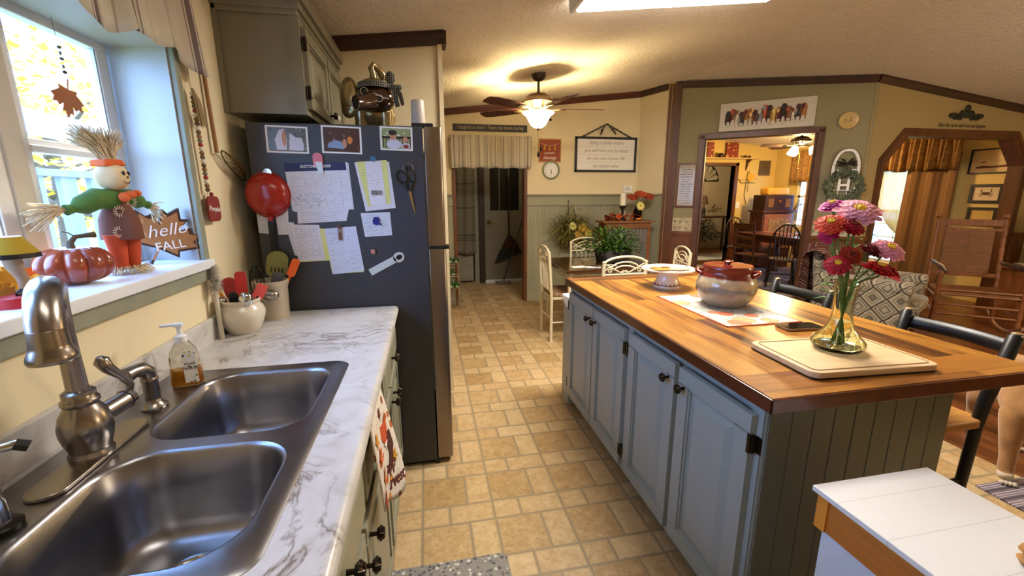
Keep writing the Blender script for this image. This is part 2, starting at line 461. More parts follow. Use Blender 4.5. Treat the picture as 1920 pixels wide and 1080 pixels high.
def window(n, y0, y1):
    w = MB()
    for q in ((y0, y1, 1.22, 1.262), (y0, y1, 1.918, 1.948), (y0, y0+.032, 1.262, 1.918), (y1-.05, y1, 1.262, 1.918)): w.box(-1.062, -1.028, *q)
    w.box(-1.056, -1.022, y0+.03, y1-.045, 1.568, 1.588); w.box(-1.05, -1.034, y0+.03, y1-.045, 1.588, 1.606)
    o = struct(f'window_{n}', w, WINF, bevel=.003)
    g = MB(); g.box(-1.048, -1.045, y0+.03, y1-.048, 1.26, 1.92); part('window_pane', g, panem('pane'), o)
    s = MB()
    for a, b_ in ((1.262, 1.568), (1.606, 1.918)):
        s.box(-1.042, -1.032, y1-.056, y1-.048, a, b_); s.box(-1.042, -1.032, y0+.03, y0+.038, a, b_)
    part('sash_bead', s, M_('sash_bead', 'a7adb3', .4, .2), o)
window(1, 1.388, 1.80); window(2, .93, 1.342); window(3, .56, .93)
mb = MB(); mb.box(-1.075, -1.02, 1.335, 1.392, 1.22, 1.948); struct('trim_6', mb, M_('mullion_paint', 'b9ad98', .5, var=.04))

# partition behind the fridge, far walls
def wallp(name, x0, x1, y0, y1, z0, mat):       # box with its head cut to the ceiling slope
    w = MB()
    lo = [w.v((x, y, z0)) for x, y in ((x0, y0), (x1, y0), (x1, y1), (x0, y1))]
    hi = [w.v((x, y, cz(x)+.02)) for x, y in ((x0, y0), (x1, y0), (x1, y1), (x0, y1))]
    for i in range(4): w.f([lo[i], lo[(i+1) % 4], hi[(i+1) % 4], hi[i]])
    w.f(hi); w.f(lo[::-1]); return struct(name, w, mat)
def crown(name, p0, p1, h=.075, t=.03, mat=None, out=(0, -1)):
    """dark moulding strip under a sloping ceiling from p0 to p1 (x, y)"""
    w = MB(); P = []
    for x, y in (p0, p1):
        z = cz(x)
        P.append([w.v((x, y, z)), w.v((x, y, z-h)), w.v((x+out[0]*t*.4, y+out[1]*t*.4, z-h)), w.v((x+out[0]*t, y+out[1]*t, z-h*.35)), w.v((x+out[0]*t, y+out[1]*t, z))])
    for i in range(5): w.f([P[0][i], P[0][(i+1) % 5], P[1][(i+1) % 5], P[1][i]])
    w.f(P[0]); w.f(P[1][::-1]); return struct(name, w, mat or DKWOOD)
wallp('wall_partition', -.83, .14, 3.05, 3.14, 0, CREAM)
crown('trim_7', (-.83, 3.05), (.16, 3.05), .08, .035)
mb = MB(); mb.box(.14, .175, 3.02, 3.15, 2.395, 2.475); struct('trim_8', mb, DKWOOD)
mb = MB(); mb.box(.118, .146, 3.035, 3.05, 0, 2.40); struct('trim_9', mb, M_('corner_bead', 'd8caa8', .6))
YF = 5.667
wallp('wall_back_1', -.95, .385, YF, YF+.12, 0, CREAM); wallp('wall_back_2', 1.285, 2.90, YF, YF+.12, 0, CREAM); wallp('wall_back_3', .385, 1.285, YF, YF+.12, 2.0, CREAM)
mb = MB()
for a, b_ in ((-.9, .35), (1.31, 2.9)): mb.box(a, b_, YF-.014, YF, 0, 1.455)
struct('wall_back_wainscot', mb, SAGEB)
mb = MB()
for a, b_ in ((-.9, .345), (1.315, 2.91)):
    mb.box(a, b_, YF-.022, YF, 1.32, 1.44); mb.box(a, b_, YF-.045, YF, 1.44, 1.462); mb.box(a, b_, YF-.03, YF, 1.31, 1.322); mb.box(a, b_, YF-.026, YF, 0, .1)
struct('trim_10', mb, SAGEW, bevel=.003)
crown('trim_11', (-.8, YF), (2.9, YF), .075, .04, wood('crown_red', [(.3, '3a1a10'), (.7, '5e2c1c')], 0, .6))
mb = MB(); mb.box(1.283, 1.325, YF-.03, YF+.12, 0, 2.06); mb.box(.345, .387, YF-.03, YF+.12, 0, 2.06); mb.box(.345, 1.325, YF-.03, YF+.12, 2.0, 2.06)
struct('door_1', mb, MEDWOOD, bevel=.003)
# short return wall to the post
def vwall(name, a, b_, th, mat, z0=0, z1=None, zs=None):
    """vertical wall between plan points with sloping head; thickness to the back"""
    a = Vector(a); b_ = Vector(b_); u = (b_-a).normalized(); nrm = Vector((u.y, -u.x))*-1   # away from viewer
    w = MB(); lo = []; hi = []
    for p in (a, b_, b_+nrm*th, a+nrm*th):
        lo.append(w.v((p.x, p.y, z0))); hi.append(w.v((p.x, p.y, (cz(p.x)+.02) if z1 is None else z1)))
    for i in range(4): w.f([lo[i], lo[(i+1) % 4], hi[(i+1) % 4], hi[i]])
    w.f(hi); w.f(lo[::-1]); return struct(name, w, mat)
vwall('wall_return', (2.90, YF), (3.09, 5.32), .1, CREAM); vwall('wall_return_wainscot', (2.89, YF-.006), (3.08, 5.314), .014, SAGEW, 0, 1.455)
vwall('trim_12', (2.875, YF-.03), (3.06, 5.31), .03, SAGEW, 1.44, 1.462)
crown('trim_13', (2.88, YF), (3.08, 5.32), .075, .035, None, (-.8, -.5))
A0 = Vector((3.15, 5.25)); A1 = Vector((4.70, 3.98)); UA = (A1-A0).normalized(); LA = (A1-A0).length
FA = frame((A0.x, A0.y, 0), (UA.x, UA.y, 0))      # x = along wall, y = height, z = toward the kitchen
def pa(s, off=0): p = A0+UA*s; return (p.x-UA.y*-off*-1 if 0 else p.x+off*UA.y, p.y-off*UA.x)
mb = MB(FA); mb.box(-.075, .07, 0, 2.80, -.1, .03); struct('trim_14', mb, DKWOODZ, bevel=.003)
vwall('wall_a_left', pa(0), pa(.37), .12, OLIVE); vwall('wall_a_right', pa(1.555), pa(LA+.02), .12, OLIVE); vwall('wall_a_head', pa(.37), pa(1.555), .12, OLIVE, 2.12)
crown('trim_15', pa(.0, .0), pa(LA, .0), .075, .035, None, (UA.y, -UA.x))
mb = MB(FA)
for a, b_ in ((.07, .34), (1.58, LA)): mb.box(a, b_, 0, .955, 0, .012)
struct('wall_a_wainscot', mb, WAINW)
mb = MB(FA)
for a, b_ in ((.07, .34), (1.58, LA)): mb.box(a, b_, .93, .975, 0, .028); mb.box(a, b_, .895, .93, 0, .018); mb.box(a, b_, 0, .1, 0, .02)
struct('trim_16', mb, MEDWOOD, bevel=.003)
mb = MB(FA)
for a, b_ in ((.07, .34), (1.58, LA)): mb.box(a, b_, .975, 1.15, 0, .004)
o = struct('trim_17', mb, BORDER)
sc = MB(FA)
for a, b_ in ((.07, .34), (1.58, LA)):
    k = int((b_-a)/.07)
    for i in range(k):
        for row in (1.02, 1.10):
            pts = [(a+.035+i*.07+.022*(1-t/9)*math.cos(t*.9+i), row+.022*(1-t/9)*math.sin(t*.9+i), .006) for t in range(8)]
            sc.tube(pts, .0028, 4)
part('scroll_print', sc, M_('scroll_print', '6f6247', .8), o)
mb = MB(FA)                                         # door casing in wall A
mb.box(.315, .385, 0, 2.165, -.12, .03); mb.box(1.54, 1.605, 0, 2.165, -.12, .03); mb.box(.315, 1.605, 2.115, 2.18, -.12, .03)
mb.box(.385, .40, 0, 2.115, -.12, .0); mb.box(1.525, 1.54, 0, 2.115, -.12, .0)
struct('door_2', mb, DKWOODZ, bevel=.004)
# wall B with the eight-sided opening
YB = 3.98
def octo(x0, x1, z1, c, cz_): return [(x0, 0), (x0, z1-cz_), (x0+c, z1), (x1-c, z1), (x1, z1-cz_), (x1, 0)]
outer = octo(4.87, 7.04, 2.145, .27, .325); inner = octo(4.93, 6.975, 2.075, .26, .30)
mb = MB()
def strip(w, poly, x0, x1, z1f, y0, y1):
    """wall with the opening 'poly' cut out"""
    top = [(x, z1f(x)) for x in (x0, poly[1][0], poly[2][0], poly[3][0], poly[4][0], x1)]
    low = [(x0, 0), poly[1], poly[2], poly[3], poly[4], (x1, 0)]
    quads = [[(x0, 0), (poly[0][0], 0), poly[1], (poly[1][0], z1f(poly[1][0])), (x0, z1f(x0))],
             [poly[1], poly[2], (poly[2][0], z1f(poly[2][0])), (poly[1][0], z1f(poly[1][0]))],
             [poly[2], poly[3], (poly[3][0], z1f(poly[3][0])), (poly[2][0], z1f(poly[2][0]))],
             [poly[3], poly[4], (poly[4][0], z1f(poly[4][0])), (poly[3][0], z1f(poly[3][0]))],
             [(poly[5][0], 0), (x1, 0), (x1, z1f(x1)), (poly[4][0], z1f(poly[4][0])), poly[4]]]
    for q in quads:
        A = [w.v((x, y0, z)) for x, z in q]; B = [w.v((x, y1, z)) for x, z in q]
        w.f(A); w.f(B[::-1]); n = len(q)
        for i in range(n): w.f([A[i], A[(i+1) % n], B[(i+1) % n], B[i]])
strip(mb, inner, 4.69, 7.27, lambda x: cz(x)+.02, YB, YB+.12); struct('wall_b', mb, TAN)
mb = MB()
def band(w, a, b_, y0, y1):
    for i in range(len(a)-1):
        q = [a[i], a[i+1], b_[i+1], b_[i]]
        A = [w.v((x, y0, z)) for x, z in q]; B = [w.v((x, y1, z)) for x, z in q]
        w.f(A); w.f(B[::-1])
        for j in range(4): w.f([A[j], A[(j+1) % 4], B[(j+1) % 4], B[j]])
band(mb, outer, inner, YB-.022, YB); band(mb, octo(4.885, 7.02, 2.13, .268, .32), octo(4.905, 7.0, 2.10, .265, .31), YB-.03, YB-.02)
inn2 = octo(4.945, 6.96, 2.06, .257, .295); band(mb, inner, inn2, YB-.02, YB+.13)
struct('door_3', mb, DKWOODZ)
crown('trim_18', (4.70, YB), (7.27, YB), .075, .035)
mb = MB(); mb.box(4.70, 4.87, YB-.012, YB, 0, .955); mb.box(7.04, 7.27, YB-.012, YB, 0, .955); struct('wall_b_wainscot', mb, WAINW)
mb = MB(); mb.box(4.70, 4.87, YB-.026, YB, .93, .975); mb.box(7.04, 7.27, YB-.026, YB, .93, .975); struct('trim_19', mb, MEDWOOD)
# outside wall on the right with two windows, dining back wall, rooms beyond
mb = MB()
for q in ((-2.7, 4.85, 0, 2.5), (5.9, 6.85, 0, 2.5), (7.45, 8.2, 0, 2.5), (4.85, 5.9, 0, .35), (4.85, 5.9, 2.0, 2.5), (6.85, 7.45, 0, .8), (6.85, 7.45, 2.0, 2.5)): mb.box(7.27, 7.40, *q)
struct('wall_right', mb, YELLOW)
def rwin(n, y0, y1, z0, z1):
    w = MB()
    for q in ((y0, y1, z0, z0+.05), (y0, y1, z1-.05, z1), (y0, y0+.05, z0, z1), (y1-.05, y1, z0, z1), (y0, y1, (z0+z1)/2-.02, (z0+z1)/2+.02)): w.box(7.30, 7.36, *q)
    for i in range(1, 3): w.box(7.325, 7.335, y0+(y1-y0)*i/3-.008, y0+(y1-y0)*i/3+.008, z0, (z0+z1)/2)
    for i in range(1, 4): w.box(7.325, 7.335, y0, y1, z0+(z1-z0)/2*i/4-.008, z0+(z1-z0)/2*i/4+.008)
    o = struct(f'window_{n}', w, WINF); g = MB(); g.box(7.34, 7.343, y0, y1, z0, z1); part('window_pane', g, panem('pane2'), o)
rwin(4, 4.85, 5.9, .35, 2.0); rwin(5, 6.85, 7.45, .8, 2.0)
YD = 8.07
mb = MB()
for q in ((3.2, 5.6, 0, 2.9), (6.30, 7.4, 0, 2.6), (5.6, 6.30, 2.02, 2.7)): mb.box(q[0], q[1], YD, YD+.12, q[2], q[3])
struct('wall_dining', mb, YELLOW)
mb = MB(); mb.box(5.54, 5.60, YD-.03, YD+.12, 0, 2.08); mb.box(6.30, 6.37, YD-.03, YD+.12, 0, 2.08); mb.box(5.54, 6.37, YD-.03, YD+.12, 2.02, 2.08); struct('door_4', mb, DKWOODZ)
mb = MB(); mb.box(6.37, 7.27, YD-.015, YD, 0, .8); mb.box(3.2, 5.54, YD-.015, YD, 0, .8); struct('wall_dining_wainscot', mb, WAINW)
mb = MB(); mb.box(6.37, 7.27, YD-.035, YD, .8, .84); mb.box(3.2, 5.54, YD-.035, YD, .8, .84); struct('trim_20', mb, MEDWOOD)
mb = MB(); mb.box(3.1, 3.2, 5.25, 8.2, 0, 2.9); struct('wall_dining_left', mb, YELLOW)
mb = MB(); mb.box(4.5, 8.7, 10.5, 10.6, 0, 2.5); mb.box(4.5, 4.6, 8.15, 10.6, 0, 2.5); mb.box(8.6, 8.7, 8.15, 10.6, 0, 2.5); mb.box(7.4, 8.7, 8.1, 8.2, 0, 2.5); struct('wall_far_room', mb, GREYW)
mb = MB(); mb.box(-.95, 7.4, -2.75, -2.65, 0, 2.95); struct('wall_front', mb, CREAM)
# hall behind the kitchen
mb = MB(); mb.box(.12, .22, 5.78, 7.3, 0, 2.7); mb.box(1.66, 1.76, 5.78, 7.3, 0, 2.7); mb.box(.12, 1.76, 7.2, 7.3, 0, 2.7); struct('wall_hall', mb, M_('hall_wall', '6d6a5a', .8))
mb = MB(); mb.box(2.8, 3.2, 5.78, 5.9, 0, 2.9); mb.box(-.95, -.83, 3.05, 5.8, 0, 2.6); struct('wall_closing', mb, CREAM)
# ---------------------------------------------------------------- left run: cabinets, worktop, sink
CABL = M_('sage_cabinet', '8c8c78', .35, var=.05, scale=4)
CABI = M_('grey_cabinet', '8d948f', .38, var=.05, scale=4)
UPC = M_('upper_cabinet_paint', '7e7863', .4, var=.08, scale=5)
def door_mb(x0, x1, y0, y1, M, t=.02, rail=.055):
    """raised panel door lying in a wall frame"""
    w = MB(M)
    for q in ((x0, x1, y0, y0+rail), (x0, x1, y1-rail, y1), (x0, x0+rail, y0+rail, y1-rail), (x1-rail, x1, y0+rail, y1-rail)): w.frus(*q, 0, t, .0025)
    w.box(x0+rail, x1-rail, y0+rail, y1-rail, 0, t*.35)
    for q in ((x0+rail, x1-rail, y0+rail, y0+rail+.008), (x0+rail, x1-rail, y1-rail-.008, y1-rail), (x0+rail, x0+rail+.008, y0+rail, y1-rail), (x1-rail-.008, x1-rail, y0+rail, y1-rail)): w.box(*q, 0, t*.75)
    w.frus(x0+rail+.012, x1-rail-.012, y0+rail+.012, y1-rail-.012, t*.3, t*.95, min(.03, (x1-x0)*.14))
    return w
def knob_mb(M, x, y, t=.02, r=.019):
    w = MB(M); w.cyl((x, y, t), (x, y, t+.018), .006, .005, 10)
    T = TR(x, y, t+.026)
    w.lathe([(0, -.010), (.012, -.008), (r, 0), (.014, .007), (.006, .011), (0, .0125)], (0, 0, 0), 10, T=T)
    for i in range(10):
        a = 2*PI*i/10; w.tube([(x+r*.95*math.cos(a), y+r*.95*math.sin(a), t+.025), (x+.010*math.cos(a), y+.010*math.sin(a), t+.036)], .0022, 4)
    return w
def hinge_mb(M, x, y, t=.02):
    w = MB(M); w.cyl((x, y-.028, t*.6), (x, y+.028, t*.6), .005, None, 8); w.box(x, x+.02, y-.026, y+.026, 0, .003); w.box(x-.012, x, y-.03, y+.03, t, t+.003); return w
FL = lambda x: frame((x, 0, 0), (0, 1, 0))       # wall frame facing +X; local x = world y
def left_unit(y0, y1, label, drawers, doors, knobs_dr, knobs_do, group='sage base cabinets under the marble worktop'):
    t = thing('base_cabinet', label, 'cabinet', (-.5, (y0+y1)/2, 0))
    b = MB(); b.box(-.80, -.215, y0+.002, y0+.018, .1, .872); b.box(-.80, -.215, y1-.018, y1-.002, .1, .872); b.box(-.80, -.215, y0+.018, y1-.018, .1, .118)
    b.box(-.28, -.262, y0+.01, y1-.01, .0, .1)
    part('carcass', b, CABL, t)
    f = MB(FL(-.215))
    for q in ((y0+.001, y1-.001, .1, .135), (y0+.001, y1-.001, .842, .874), (y0+.001, y0+.04, .135, .842), (y1-.04, y1-.001, .135, .842), (y0+.04, y1-.04, .655, .69)): f.box(*q, 0, .019)
    for (a, b_) in doors[1:]: f.box(a-.02, a+.015, .135, .66, 0, .019)
    part('face_frame', f, CABL, t, bevel=.001)
    M = FL(-.196)
    for i, (a, b_) in enumerate(drawers):
        w = MB(M); w.frus(a, b_, .70, .848, 0, .019, .004); w.frus(a+.03, b_-.03, .725, .823, .019, .023, .006)
        d = part('drawer', w, CABL, t)
        if knobs_dr[i] is not None: part('knob', knob_mb(M, knobs_dr[i], .775), BRONZE, d, smooth=True)
    for i, (a, b_) in enumerate(doors):
        d = part('door', door_mb(a, b_, .125, .665, M, .019, .05), CABL, t, bevel=.001)
        part('knob', knob_mb(M, knobs_do[i], .615), BRONZE, d, smooth=True)
        hx = a if knobs_do[i] > (a+b_)/2 else b_
    return t
left_unit(1.44, 2.125, 'sage green base cabinet with two doors beside the dark fridge', [(1.46, 2.105)], [(1.46, 1.725), (1.735, 2.105)], [1.775], [1.69, 1.78])
left_unit(.56, 1.438, 'sage green base cabinet below the double sink, fox towel hanging on it', [(.98, 1.41), (.585, .955)], [(.585, .925), (.935, 1.41)], [None, .70], [.875, .972])
left_unit(-.9, .558, 'sage green base cabinet nearest the camera under the worktop', [(-.2, .53)], [(-.2, .16), (.17, .53)], [.165], [.12, .21])

mb = MB()
Y0, Y1 = -.9, 2.132
for q in ((-.812, -.775, .60, 1.39), (-.29, -.175, .60, 1.39), (-.812, -.175, Y0, .60), (-.812, -.175, 1.39, Y1)): mb.box(*q, .876, .914)
solo('worktop', mb, MARBLE, 'white grey-veined laminate worktop running along the window wall to the fridge', 'worktop')
w = bpy.data.objects['worktop']
eb = MB(); eb.tube([(-.175, Y0, .895), (-.175, Y1, .895)], .0188, 12); part('rounded_edge', eb, MARBLE, w, smooth=True)
mb = MB(); mb.box(-.83, -.812, Y0, Y1, .90, 1.0); part('backsplash', mb, marble_mat('marble_splash'), w, bevel=.003)

# double bowl sink
SINKM = M_('sink_steel', '8f8e92', .30, 1, var=.12, scale=14, stretch=(1, 1, 1))
sk = thing('kitchen_sink', 'stainless steel double bowl sink set in the marble worktop', 'sink', (-.53, .99, .9))
def bowl_ring(x0, x1, y0, y1, r, d): return rrect(x0+d, x1-d, y0+d, y1-d, max(.03, r-d*.6), 8)
bowls = [(-.655, -.305, .985, 1.365, .085), (-.66, -.305, .605, .945, .10)]
rb = MB(); ed = []
def loop(poly, z):
    vs = [rb.v((x, y, z)) for x, y in poly]
    for i in range(len(vs)): ed.append(rb.bm.edges.new((vs[i], vs[(i+1) % len(vs)])))
    return vs
ov = loop(rrect(-.785, -.28, .585, 1.405, .035, 6), .9215)
for q in bowls: loop(bowl_ring(*q, 0), .9215)
bmesh.ops.triangle_fill(rb.bm, use_beauty=True, edges=ed)
lo = [rb.v((x, y, .915)) for x, y in rrect(-.797, -.268, .573, 1.417, .045, 6)]
for i in range(len(ov)): rb.f([ov[i], ov[(i+1) % len(ov)], lo[(i+1) % len(lo)], lo[i]])
part('rim', rb, SINKM, sk, smooth=True)
for q in bowls:
    w = MB(); rings = []
    for d, z in ((0, .9215), (.004, .9195), (.009, .912), (.018, .83), (.026, .77), (.036, .745), (.055, .730), (.085, .725)):
        rings.append([w.v((x, y, z)) for x, y in bowl_ring(*q, d)])
    for A, B in zip(rings, rings[1:]):
        n = len(A)
        for i in range(n): w.f([A[i], A[(i+1) % n], B[(i+1) % n], B[i]])
    cx, cy = (q[0]+q[1])/2, (q[2]+q[3])/2+(.03 if q[2] < .7 else 0)
    c = w.v((cx, cy, .720)); A = rings[-1]
    for i in range(len(A)): w.f([A[i], A[(i+1) % len(A)], c])
    bo = part('bowl', w, SINKM, sk, smooth=True)
    w = MB(); w.lathe([(.056, 0), (.055, .004), (.048, .005), (.042, -.002), (.03, -.003), (.028, .004), (.008, .006), (.006, .018), (0, .019)], (cx, cy, .7235), 28); part('drain', w, CHROME, bo, smooth=True)

# faucet
fc = thing('kitchen_faucet', 'tall brushed nickel gooseneck faucet on an oval plate behind the sink', 'faucet', (-.70, .945, .922))
mb = MB(); mb.prism(rrect(-.735, -.668, .805, 1.095, .033, 8), .922, .930); part('deck_plate', mb, NICKEL, fc, smooth=True, bevel=.002)
mb = MB(); mb.lathe([(0, 0), (.036, 0), (.037, .008), (.033, .014), (.034, .02), (.039, .035), (.043, .055), (.043, .07), (.038, .092), (.030, .106), (.027, .112), (.031, .118), (.030, .124), (.026, .128), (.0265, .14), (.021, .144), (0, .145)], (-.70, .945, .930), 36); part('body', mb, NICKEL, fc, smooth=True)
D = Vector((.50, -.86, 0)).normalized()*1.0; N0 = Vector((-.70, .945, 1.07))
pts = [N0, N0+Vector((0, 0, .06)), N0+Vector((0, 0, .13))]
R = .085
for i in range(1, 11):
    a = PI*i/10*.98; pts.append(N0+Vector((0, 0, .150))+D*R*(1-math.cos(a))+Vector((0, 0, R*math.sin(a)*.85)))
mb = MB(); mb.tube(pts, [.0175, .0165, .016, .017, .019, .022]+[.0245]*7, 16); part('gooseneck', mb, NICKEL, fc, smooth=True)
e = pts[-1]; mb = MB(); mb.lathe([(0, .02), (.0235, .015), (.0245, 0), (.0248, -.006), (.0253, -.012), (.0255, -.014), (.027, -.018), (.031, -.027), (.0325, -.035), (.031, -.039), (.02, -.040), (0, -.038)], (e.x, e.y, e.z+.0), 28); part('spray_head', mb, NICKEL, fc, smooth=True)
mb = MB(); mb.cyl((-.695, .975, 1.0), (-.682, 1.035, 1.005), .021, .02, 18); mb.cyl((-.682, 1.035, 1.005), (-.679, 1.05, 1.006), .022, .018, 18)
mb.tube([(-.680, 1.045, 1.01), (-.675, 1.05, 1.035), (-.68, 1.035, 1.062), (-.69, 1.018, 1.088), (-.694, 1.01, 1.108), (-.695, 1.008, 1.118)], [.007, .0075, .008, .012, .0145, .006], 12)
part('lever_handle', mb, NICKEL, fc, smooth=True)
sp = thing('side_sprayer', 'brushed nickel side sprayer standing at the back of the sink', 'sprayer', (-.706, 1.165, .922))
mb = MB(); mb.lathe([(0, 0), (.028, 0), (.029, .006), (.022, .012), (.017, .02), (.016, .028), (0, .028)], (-.706, 1.165, .922), 24); part('base', mb, NICKEL, sp, smooth=True)
mb = MB(); mb.lathe([(0, .024), (.0165, .024), (.0175, .04), (.017, .07), (.0185, .074), (.0185, .08), (.0165, .084), (.017, .094), (0, .1)], (-.706, 1.165, .922), 24)
mb.tube([(-.706, 1.165, 1.0), (-.706, 1.162, 1.02), (-.709, 1.15, 1.032), (-.716, 1.13, 1.034), (-.722, 1.115, 1.031)], [.016, .018, .018, .016, .019], 16); part('spray_wand', mb, NICKEL, sp, smooth=True)
ds = thing('soap_dispenser', 'chrome soap dispenser with black base cut by the picture edge', 'dispenser', (-.70, .745, .922))
mb = MB(); mb.lathe([(0, 0), (.026, 0), (.027, .008), (.02, .014), (0, .014)], (-.70, .745, .922), 24); part('base', mb, BLACKM, ds, smooth=True)
mb = MB(); mb.lathe([(0, .012), (.015, .012), (.013, .05), (.010, .06), (.010, .09), (0, .09)], (-.70, .745, .922), 20)
mb.tube([(-.70, .745, 1.0), (-.70, .745, 1.045), (-.69, .75, 1.06), (-.665, .765, 1.06)], [.007, .008, .008, .008], 10); part('pump', mb, CHROME, ds, smooth=True)
mb = MB(); mb.tube([(-.668, .763, 1.061), (-.655, .77, 1.052)], .009, 10); part('nozzle', mb, BLACK, ds)

# hand soap bottle
sb = thing('hand_soap_bottle', 'clear pump bottle of amber hand soap with a floral label', 'bottle', (-.695, 1.305, .922), 10, wb=False)
CLR = glassm('clear_plastic', 'f4f2ea', .02, 1.2)
def squircle(w, d, z, M): return [M.v((x, y, z)) for x, y in rrect(-w/2, w/2, -d/2, d/2, min(w, d)*.3, 5)]
mb = MB(); rs = [squircle(a, b_, z, mb) for a, b_, z in ((.070, .042, 0), (.074, .046, .006), (.066, .042, .085), (.058, .038, .105), (.034, .03, .125), (.026, .026, .13))]
for A, B in zip(rs, rs[1:]):
    for i in range(len(A)): mb.f([A[i], A[(i+1) % len(A)], B[(i+1) % len(B)], B[i]])
mb.f(rs[0][::-1]); part('bottle', mb, CLR, sb, smooth=True)
mb = MB(); rs = [squircle(a, b_, z, mb) for a, b_, z in ((.066, .038, .003), (.069, .042, .008), (.066, .041, .048))]
for A, B in zip(rs, rs[1:]):
    for i in range(len(A)): mb.f([A[i], A[(i+1) % len(A)], B[(i+1) % len(B)], B[i]])
mb.f(rs[0][::-1]); mb.f(rs[-1]); part('liquid_soap', mb, M_('amber_soap', 'd08a2c', .1, var=0, trans=.55, ior=1.35), sb)
mb = MB(); mb.lathe([(0, .128), (.015, .128), (.015, .145), (.012, .148), (.006, .15), (.006, .172), (0, .172)], (0, 0, 0), 20); mb.box(-.010, .010, -.009, .009, .172, .182); mb.box(-.042, -.006, -.006, .006, .174, .181)
part('pump', mb, M_('white_pump', 'e9ebee', .3, var=0, alpha=.95), sb, bevel=.001)
mb = MB(); mb.box(.002, .034, -.0245, -.0235, .012, .105); LBL = blotch_mat('floral_label', 'f1ede2', ['e0c34e', '4c5a3c', 'dfe3da', '3b3f3a'], 110, .6, .35)
lb = part('label', mb, LBL, sb)
text('truth\nbeauty', .0135, Matrix.Translation((.018, -.0247, .062)) @ Matrix.Rotation(PI/2, 4, 'X'), INK, 'lettering', lb, .0003, .3)

# crocks with utensils
CROCK = M_('cream_stoneware', 'cfc6b4', .22, var=.04, scale=3, coat=.4)
c1 = thing('utensil_crock', 'round cream glazed crock full of spatulas in front of the other crock', 'crock', (-.745, 1.838, .914))
mb = MB(); mb.lathe([(0, .004), (.052, 0), (.056, .004), (.074, .04), (.083, .07), (.084, .085), (.078, .102), (.068, .114), (.067, .12), (.071, .124), (.071, .134), (.066, .136), (.063, .13), (.062, .115), (.07, .09), (.07, .06), (.05, .02), (0, .015)], (-.745, 1.838, .914), 40); part('pot', mb, CROCK, c1, smooth=True)
c2 = thing('utensil_crock', 'taller straight beige crock of utensils against the fridge', 'crock', (-.70, 2.045, .914))
mb = MB(); mb.lathe([(0, 0), (.064, 0), (.066, .006), (.070, .14), (.074, .146), (.075, .168), (.071, .17), (.067, .165), (.062, .02), (0, .015)], (-.70, 2.045, .914), 36); part('pot', mb, M_('beige_stoneware', 'b9ab95', .3, var=.05, coat=.3), c2, smooth=True)
RED = M_('red_silicone', 'a01f1c', .45, var=.03); ORANGE = M_('orange_silicone', 'e0601c', .45, var=.03); OLV = M_('olive_nylon', '77753a', .5, var=.05); PINK = M_('coral_silicone', 'd5524a', .45); YEL = M_('yellow_plastic', 'e0a41e', .4); BLK = M_('black_nylon', '1a1a1c', .4)
def paddle(name, label, base, tip, wd, ht, col, th=.006, hmat=None, tw=0, slots=0, group=None, round_=.4):
    """utensil: a shaft from base, with a flat blade towards tip"""
    base = Vector(base); tip = Vector(tip); d = (tip-base).normalized(); L = (tip-base).length
    t = thing(name, label, 'utensil', base, group=group)
    w = MB(); w.tube([base, base+d*(L-ht*.8)], [.006, .005], 8); part('handle', w, hmat or col, t, smooth=True)
    view = Vector((tip.x, tip.y, 0)).normalized(); side = d.cross(view).normalized()
    side = Matrix.Rotation(math.radians(tw), 3, d) @ side; n = side.cross(d)
    M = Matrix.Identity(4)
    for i, c in enumerate((side, d, n)):
        for r in range(3): M[r][i] = c[r]
    M.translation = tip-d*ht
    w = MB(M); w.prism([(x, y) for x, y in rrect(-wd/2, wd/2, 0, ht, wd*round_, 6)], -th/2, th/2)
    h = part('blade', w, col, t, smooth=True, bevel=.001)
    if slots:
        w = MB(M)
        for i in range(3*slots):
            x = -wd*.26+(i % 4)*wd*.17; y = ht*.25+(i//4)*ht*.045*3/slots*1.6
            w.cyl((x, y, -th*.6), (x, y, th*.6), .0028, None, 6)
        part('holes', w, M_('hole_dark', '2c2a18', .8), h, kind=None)
    return t
paddle('slotted_spatula', 'large olive green perforated spoon leaning against the fridge', (-.70, 2.05, .94), (-.668, 2.10, 1.205), .088, .125, OLV, .004, slots=12, round_=.46)
paddle('spatula', 'orange silicone spatula leaning to the right', (-.69, 2.05, .94), (-.590, 2.09, 1.168), .035, .085, ORANGE, .008)
paddle('spatula', 'grey flat spatula between the olive spoon and the orange spatula', (-.705, 2.03, .94), (-.655, 2.03, 1.12), .045, .075, M_('smoke_nylon', '55565a', .35), .004)
paddle('turner', 'red slotted turner at the back left of the round crock', (-.75, 1.86, .94), (-.81, 1.90, 1.125), .05, .12, RED, .004)
paddle('turner', 'tall red turner behind the black spoon', (-.745, 1.85, .94), (-.758, 1.90, 1.15), .042, .14, M_('red_silicone2', 'b02420', .45), .004)
paddle('scraper', 'coral red scraper with square head', (-.745, 1.83, .94), (-.665, 1.87, 1.098), .040, .062, PINK, .008, BLK, round_=.15)
paddle('serving_spoon', 'black nylon spoon in the middle of the round crock', (-.75, 1.82, .94), (-.755, 1.80, 1.085), .032, .06, BLK, .006)
paddle('pastry_brush', 'yellow handled brush tilted left in the round crock', (-.76, 1.85, .94), (-.838+.02, 1.80, 1.135), .012, .075, YEL, .008, M_('brush_wood', 'c98d3a', .5))
t = thing('ice_cream_scoop', 'shiny steel scoop resting on the crock rim', 'utensil', (-.735, 1.80, .99)); mb = MB(); mb.ball((-.708, 1.79, 1.055), .026, (1, .6, 1.15), 18); part('bowl', mb, CHROME, t, smooth=True)
mb = MB(); mb.tube([(-.712, 1.79, 1.035), (-.735, 1.80, 1.0), (-.76, 1.83, .95)], .006, 8); part('handle', mb, CHROME, t, smooth=True)
